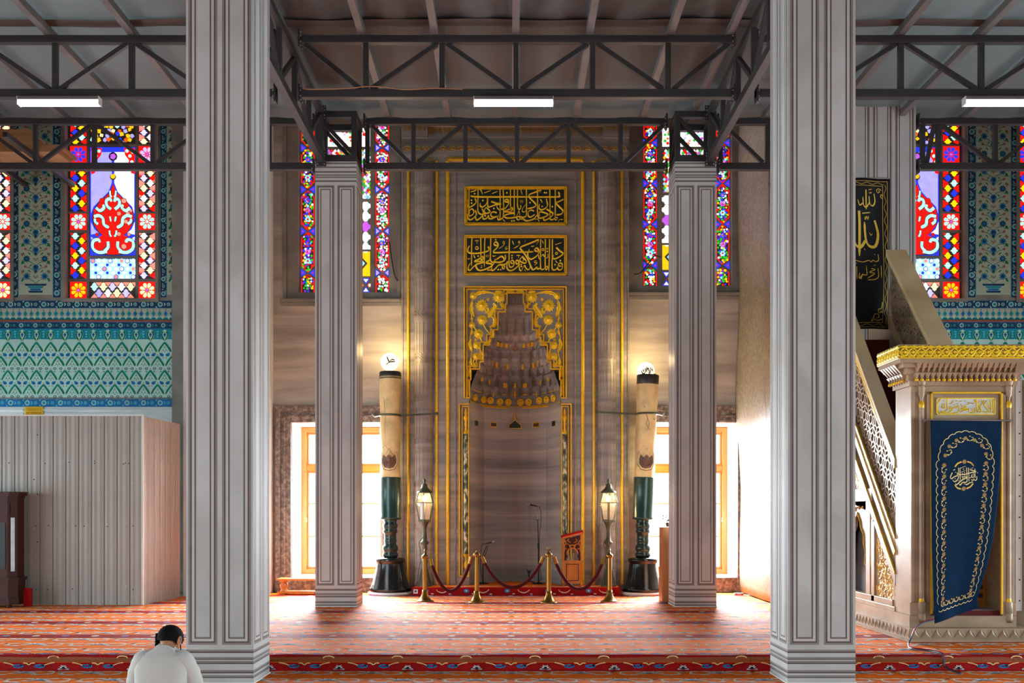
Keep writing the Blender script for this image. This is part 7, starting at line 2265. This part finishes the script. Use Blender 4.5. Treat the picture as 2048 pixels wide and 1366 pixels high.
# ------------------------------------------------------------------ the black banner at the head of the stairs
Yb = 15.86
t = thing('black_banner', (5.4, Yb, 4.36), 'black banner with gold Arabic lettering, hanging at the head of the pulpit stairs', 'banner')
def BP(a, c, l=0):
    """the banner in the pixels of its own view"""
    px = 1700 + a / 4.267; py = 350 + c / 4.267
    Y = Yb - .03 * sin(a * .016 + c * .004) - .004 - l
    return Vector(((px - CX) * Yb / F, Y, ZC - (py - HZ) * Yb / F))
b = MB(); rows = []
for j in range(41):
    c = 30 + 1285 * j / 40
    r_ = 345 - 15 * min(1, (c - 30) / 500)
    rows.append([BP(-150 + (r_ + 150) * i / 24, c) for i in range(25)])
b.grid(rows, 0, True)
cl = b.build('cloth', 'banner_black', t); md = cl.modifiers.new('thick', 'SOLIDIFY'); md.thickness = .008; md.offset = 1
b = MB()
g = lambda u, v, l=0: BP(u, v, .012 + l)
for pts, w in (([(130, 130), (133, 210), (137, 295)], 15), ([(205, 160), (215, 225), (195, 262), (168, 240), (160, 180)], 13), ([(165, 235), (140, 272), (112, 262), (103, 190)], 13), ([(102, 245), (75, 262), (58, 215)], 12), ([(155, 130), (185, 122)], 6), ([(160, 150), (165, 160), (172, 148), (178, 158), (182, 146)], 5),
               ([(70, 310), (78, 440), (82, 690)], 30), ([(212, 385), (238, 500), (222, 598), (182, 612), (140, 560), (122, 400)], 26), ([(132, 560), (95, 612), (45, 595), (15, 500), (5, 420)], 26), ([(100, 330), (175, 318)], 9), ([(125, 355), (130, 380), (143, 352), (152, 378), (160, 350)], 8), ([(170, 490), (180, 512), (192, 500)], 8), ([(125, 625), (132, 642)], 7),
               ([(235, 680), (238, 728), (215, 742), (195, 728), (180, 742), (160, 728), (110, 740), (40, 728), (-60, 735)], 7), ([(205, 675), (215, 685)], 5), ([(40, 745), (60, 757)], 5),
               ([(258, 780), (260, 885)], 8), ([(232, 800), (236, 870), (205, 895), (150, 895)], 8), ([(180, 800), (210, 810), (165, 830), (205, 845), (150, 880)], 8), ([(140, 790), (145, 850), (110, 850), (80, 880), (85, 830)], 8), ([(110, 840), (95, 885), (80, 860)], 8), ([(58, 780), (62, 890)], 9), ([(35, 780), (38, 880), (0, 890)], 8), ([(140, 770), (143, 790)], 5), ([(200, 775), (215, 770)], 5), ([(-20, 800), (-40, 880), (-90, 870)], 8)):
    stroke(b, pts, w, g, 0, k=4, soft=.55)
for pts in ([(270, 130), (245, 115), (228, 130), (240, 150), (255, 140), (245, 128)], [(275, 200), (262, 180), (270, 165), (278, 180)], [(270, 1090), (262, 1140), (235, 1150), (238, 1178), (262, 1176), (255, 1160)], [(268, 1230), (230, 1245), (195, 1230), (200, 1195), (230, 1190), (240, 1215), (220, 1225)], [(190, 1240), (175, 1250), (185, 1225)]):
    stroke(b, pts, 6, g, 0, k=4, soft=.9)
for e in (0, 38): 
    stroke(b, [(320 - e, 55 + e), (315 - e, 500), (318 - e, 900), (312 - e, 1300 - e)], 3.5, g, 0, k=8, soft=.95, taper=False)
    stroke(b, [(-140, 55 + e), (100, 55 + e), (320 - e, 55 + e)], 3.5, g, 0, k=6, soft=.95, taper=False); stroke(b, [(-140, 1300 - e), (100, 1300 - e), (312 - e, 1300 - e)], 3.5, g, 0, k=6, soft=.95, taper=False)
wv = [(299 + 8 * sin(i * .9), 85 + i * 16) for i in range(75)]
stroke(b, wv, 3.2, g, 0, k=2, soft=.95, taper=False)
for v in (74, 1281): stroke(b, [(-130 + i * 14, v + 8 * sin(i * .9)) for i in range(31)], 3.2, g, 0, k=2, soft=.95, taper=False)
b.build('embroidery', ['thread_gold'], cl)
b = MB(); b.tube([(4.9, Yb + .02, BP(0, 30).z + .01), (5.86, Yb + .02, BP(0, 30).z + .01)], .014, 8); b.build('rod', 'steel_bolt', t)
for xx in (4.93, 5.84):
    b = MB(); b.box(xx - .02, xx + .02, Yb + .04, Yb + .08, 4.6, BP(0, 30).z + .03); b.build('banner_post', 'steel_paint', t)

# ------------------------------------------------------------------ cable at the pulpit foot, pale metal post beside it
b = MB(); c = [(6 * 0 + 4.86 - .02, YP - .24, .33)]
pts = [P(1867, 1240, YP - .2), P(1845, 1246, YP - .26), P(1830, 1258, YP - .34), P(1824, 1272, YP - .5)]
pts += [Vector((4.62, YP - .5, .018)), Vector((4.5, YP - .9, .018)), Vector((4.62, 11.3, .018)), Vector((4.66, STEP - .06, .012)), Vector((4.68, STEP - .075, LOW + .05)), Vector((4.75, STEP - .3, LOW + .012))]
b.tube(spline(pts, 6), .009, 6); b.tube([p + Vector((.012, .01, .012)) for p in spline(pts, 6)], .006, 6, 1)
tag(b.build('power_cable', ['wire_blue', 'carpet_red']), 'twisted red and blue cable running from the pulpit foot down over the step', 'cable')
x0 = (2031 - CX) / F * 12.75
t = thing('metal_post_cladding', (x0 + .4, 12.9, 0), 'pale riveted sheet metal casing standing close beside the pulpit gateway', 'casing')
b = MB(); b.box(x0, x0 + .09, 12.75, 12.9, .32, 3.2); b.box(x0 + .1, x0 + 1.2, 12.72, 13.2, .006, 3.2); b.build('casing', 'white_paint', t, bevel=.006)
b = MB()
for i in range(12): b.ball((x0 + .05, 12.748, .45 + i * .26), .01, 4); b.ball((x0 + .13, 12.718, .3 + i * .27), .01, 4)
b.build('rivet', 'hole_dark', t)
# ------------------------------------------------------------------ the seated person
PO = Vector((-2.74, 8.0, LOW))


def skinned(name, verts, edges, radii, m, parent, root=0, sub=2, extra=None):
    me = bpy.data.meshes.new(name); me.from_pydata([tuple(Vector(v)) for v in verts], edges, [])
    o = bpy.data.objects.new(name, me); COL.objects.link(o)
    sk = o.modifiers.new('skin', 'SKIN'); sk.use_smooth_shade = True; sk.branch_smoothing = .6
    if not me.skin_vertices: me.skin_vertices.new()
    for i, r in enumerate(radii):
        d = me.skin_vertices[0].data[i]; d.radius = (r, r) if not isinstance(r, tuple) else r; d.use_root = (i == root)
    ss = o.modifiers.new('smooth', 'SUBSURF'); ss.levels = sub; ss.render_levels = sub
    bpy.context.view_layer.update()
    dg = bpy.context.evaluated_depsgraph_get(); ev = o.evaluated_get(dg)
    m2 = bpy.data.meshes.new_from_object(ev, depsgraph=dg)
    b = MB(); b.v = [tuple(v.co + PO) for v in m2.vertices]; b.f = [tuple(p.vertices) for p in m2.polygons]; b.m = [0] * len(b.f); b.s = [True] * len(b.f)
    bpy.data.objects.remove(o)
    if extra: extra(b)
    r = b.build(name, m, parent); r.name = name
    return r


per = thing('person', PO, 'person with black hair and white t-shirt sitting on the lower carpet, head bowed', 'person')
# skeleton: positions from the seat, x to the right, y away from the camera
V = [(0, 0, .15), (0, .01, .28), (0, .04, .45), (0, .075, .58), (.005, .115, .64), (.01, .15, .668), (.018, .178, .70), (.022, .185, .735)]
Rr = [(.125, .1), (.13, .1), (.15, .1), (.1, .08), .056, .072, .09, .066]
Ed = [(0, 1), (1, 2), (2, 3), (3, 4), (4, 5), (5, 6), (6, 7)]


def add(p, r, par):
    V.append(p); Rr.append(r); Ed.append((par, len(V) - 1)); return len(V) - 1


for s in (-1, 1):
    a = add((s * .15, .06, .57), .055, 3); a = add((s * .222, .10, .36), .045, a); a = add((s * .235, .14, .285), .042, a)
    a = add((s * .2, .34, .26), .035, a); w = add((s * .145, .45, .27), .026, a); pm = add((s * .115, .51, .275), (.034, .018), w)
    for k in range(4):
        f = add((s * (.118 - .018 * (k - 1)), .545, .285 - .004 * k), .0095, pm); f = add((s * (.105 - .018 * (k - 1)), .575 - (.012 if k == 3 else 0), .29), .0088, f); add((s * (.085 - .018 * (k - 1)), .578 - (.014 if k == 3 else 0), .31), .008, f)
    f = add((s * .085, .50, .295), .0105, pm); add((s * .07, .53, .315), .0092, f)
    h = add((s * .1, .03, .1), .09, 0); kn = add((s * .36, .36, .13), .066, h); an = add((-s * .02, .44 + .05 * s, .065), .04, kn); add((-s * .13, .46 + .05 * s, .05), .034, an)


def face(b):
    H = PO + Vector((.02, .183, .705)); M = Matrix.Rotation(-.42, 3, 'Z') @ Matrix.Rotation(-.55, 3, 'X')
    L = lambda x, y, z: H + M @ Vector((x, y, z))
    b.tube([L(0, .085, .01), L(0, .1, -.01), L(0, .112, -.03), L(0, .09, -.04)], [.008, .011, .016, .008], 8)
    for s in (-1, 1):
        b.ball(L(s * .034, .082, .0), .012, 6)
        q = [L(s * .093 + s * .006 * (1 - cos(t)), -.005 + .016 * sin(t), -.012 + .033 * cos(t)) for t in [2 * pi * i / 10 for i in range(11)]]
        b.tube(q, .008, 6); b.ball(L(s * .094, -.004, -.012), .017, 6, 0, (.5, .9, 1.4))
    b.tube([L(-.025, .083, -.066), L(0, .092, -.064), L(.025, .083, -.066)], [.003, .007, .003], 6)
    b.ball(L(0, .062, -.085), .03, 8)


body = skinned('body', V, Ed, Rr, 'skin', per, extra=face)
# hair: a close cropped cap with a small tuft on the left
H = PO + Vector((.02, .178, .71)); M = Matrix.Rotation(-.35, 3, 'Z') @ Matrix.Rotation(-.5, 3, 'X')
b = MB(); rows = []
n = 36
for i in range(17):
    t = i / 16; ph = pi / 2 - t * (pi * .74)
    row = []
    for j in range(n):
        a = 2 * pi * j / n
        front = max(0, sin(a))
        p_ = pi / 2 - t * (pi * (.66 - .30 * front + .03 * sin(3 * a)))
        r = .103 + .003 * sin(a * 9 + i) + .0025 * sin(a * 17 - i * 2)
        row.append(H + M @ Vector((r * .93 * cos(p_) * cos(a), r * 1.1 * cos(p_) * sin(a), r * 1.03 * sin(p_))))
    rows.append(row)
b.grid(rows, 0, True, True)
for k in range(8):
    a = 2.6 + k * .09; b.tube([H + Vector((-.075 - .002 * k, -.03, .04 - .01 * k)), H + Vector((-.095 - .002 * (k % 3), -.045 - .003 * (k % 4), .035 - .011 * k)), H + Vector((-.1, -.05, .02 - .011 * k))], [.012, .012, .005], 5)
b.tube([H + M @ Vector((.088, .02, -.02)), H + M @ Vector((.09, .05, -.07)), H + M @ Vector((.07, .08, -.1))], .005, 5)
b.build('hair', 'hair', per)
# t-shirt
b = MB(); rows = []
PR = [(.02, .185, .15, 0), (.1, .18, .145, -.005), (.2, .185, .135, .0), (.3, .195, .13, .012), (.4, .205, .128, .03), (.48, .21, .122, .045), (.54, .206, .11, .058), (.585, .19, .095, .068), (.615, .175, .082, .078), (.64, .125, .072, .088), (.662, .084, .066, .1), (.676, .07, .062, .106), (.672, .066, .058, .108)]
n = 64
for i in range(len(PR) - 1):
    for k in range(4):
        t = k / 4; a, c = PR[i], PR[i + 1]
        z, w, d, y = [a[q] + (c[q] - a[q]) * t for q in range(4)]
        row = []
        for j in range(n):
            an = 2 * pi * j / n
            fold = 1 + .012 * sin(an * 5 + z * 18) * (1 if z < .5 else .3) + .01 * sin(an * 11 - z * 30) * max(0, .5 - z)
            ca, sa = cos(an), sin(an)
            ex = .8
            row.append(PO + Vector((w * fold * abs(ca) ** ex * (1 if ca > 0 else -1), y + d * fold * abs(sa) ** ex * (1 if sa > 0 else -1), z - (.03 * (abs(ca)) ** 3 if z > .6 else 0))))
        rows.append(row)
b.grid(rows, 0, True, True)
tee = b.build('t_shirt', 'tee_white', per)
for s in (-1, 1):
    b = MB()
    pts = spline([(s * .07, .075, .575), (s * .14, .065, .56), (s * .17, .074, .515), (s * .204, .09, .44), (s * .222, .105, .37), (s * .234, .118, .31)], 5)
    rr = [(.05 + .035 * min(1, i / 7)) - .010 * max(0, i - 8) / (len(pts) - 9) + .002 * sin(i * 1.4) for i in range(len(pts))]
    b.tube([PO + p for p in pts], rr, 20, 0, cap=False)
    b.tube([PO + pts[-1], PO + pts[-1] + Vector((0, .0005, .004)), PO + pts[-1] + Vector((0, 0, .02))], [rr[-1], rr[-1] - .006, rr[-1] - .006], 20, 0, cap=False)
    b.build('sleeve', 'tee_white', tee)
# dark trousers and shoes
Vt = [(0, .0, .16), (.1, .03, .13), (.36, .36, .13), (.0, .45, .085), (-.1, .03, .13), (-.36, .36, .13), (-.0, .52, .085)]
skinned('trousers', Vt, [(0, 1), (1, 2), (2, 3), (0, 4), (4, 5), (5, 6)], [(.16, .115), .1, .085, .056, .1, .085, .056], 'cloth_dark', per)
for s in (-1, 1):
    b = MB(); b.ball(PO + Vector((-s * .15, .47 + .05 * s, .055)), .055, 8, 0, (1.8, .9, .8)); b.build('sock', 'cloth_dark', per)
t = thing('mobile_phone', PO + Vector((0, .55, .3)), 'black mobile phone held in the seated person\'s hands', 'phone')
b = MB(); b.box(PO.x - .075, PO.x + .075, PO.y + .522, PO.y + .534, PO.z + .3, PO.z + .375); b.build('phone_body', 'dark_plastic', t, bevel=.003)
# ------------------------------------------------------------------ daylight, lamps and camera
w = bpy.data.worlds.new('World'); SC.world = w; w.use_nodes = True
N = w.node_tree.nodes; L = w.node_tree.links; bg = N['Background']
tc = N.new('ShaderNodeTexCoord'); sx = N.new('ShaderNodeSeparateXYZ'); L.new(tc.outputs['Generated'], sx.inputs[0])
ab = N.new('ShaderNodeMath'); ab.operation = 'ABSOLUTE'; L.new(sx.outputs['X'], ab.inputs[0])
rp = N.new('ShaderNodeValToRGB'); e = rp.color_ramp.elements            # open sky to the sides, the dimmer hall behind the camera
e[0].position = .45; e[0].color = (.74, .71, .68, 1); e[1].position = .9; e[1].color = (5.0, 6.4, 6.9, 1)
L.new(ab.outputs[0], rp.inputs[0]); up = N.new('ShaderNodeMapRange'); up.inputs['From Min'].default_value = .35; up.inputs['From Max'].default_value = .7; L.new(sx.outputs['Z'], up.inputs['Value'])
mxn = N.new('ShaderNodeMix'); mxn.data_type = 'RGBA'; L.new(up.outputs[0], mxn.inputs['Factor']); L.new(rp.outputs[0], mxn.inputs['A']); mxn.inputs['B'].default_value = (.62, .95, 1.05, 1)
L.new(mxn.outputs['Result'], bg.inputs['Color']); bg.inputs['Strength'].default_value = 2.3


def area(name, loc, rot, sx, sy, energy, col):
    l = bpy.data.lights.new(name, 'AREA'); l.shape = 'RECTANGLE'; l.size = sx; l.size_y = sy; l.energy = energy; l.color = col
    o = bpy.data.objects.new(name, l); COL.objects.link(o); o.location = loc; o.rotation_euler = rot; return o


for nm, lo in (('window_daylight_left', WLO_L), ('window_daylight_right', WLO_R)):       # sky light falling in through the two lower windows
    xm = (lo[0] + lo[1]) / 2
    o = area(nm, (xm, YW + .86, (lo[2] + lo[3]) / 2), (radians(-90 + 32), 0, radians(-14 if xm < 0 else 14) * -1), 1.6, 2.8, 1400, (.84, .93, 1))
    o.data.spread = radians(125)
cam = bpy.data.cameras.new('camera'); cam.sensor_width = 36; cam.lens = 36 * F / 2048
cam.shift_x = -(CX - 1024) / 2048; cam.shift_y = (HZ - 683) / 2048
cam.clip_start = .1; cam.clip_end = 200
co_ = bpy.data.objects.new('camera', cam); COL.objects.link(co_)
co_.location = (0, 0, ZC); co_.rotation_euler = (pi / 2, 0, 0)
SC.camera = co_
vs = SC.view_settings
vs.view_transform = 'Standard'; vs.look = 'None'; vs.exposure = 0; vs.gamma = 1; vs.use_curve_mapping = False
SC.cycles.use_denoising = True; SC.cycles.caustics_reflective = False; SC.cycles.caustics_refractive = False
SC.cycles.max_bounces = 8; SC.cycles.diffuse_bounces = 4; SC.cycles.glossy_bounces = 3; SC.cycles.sample_clamp_indirect = 6
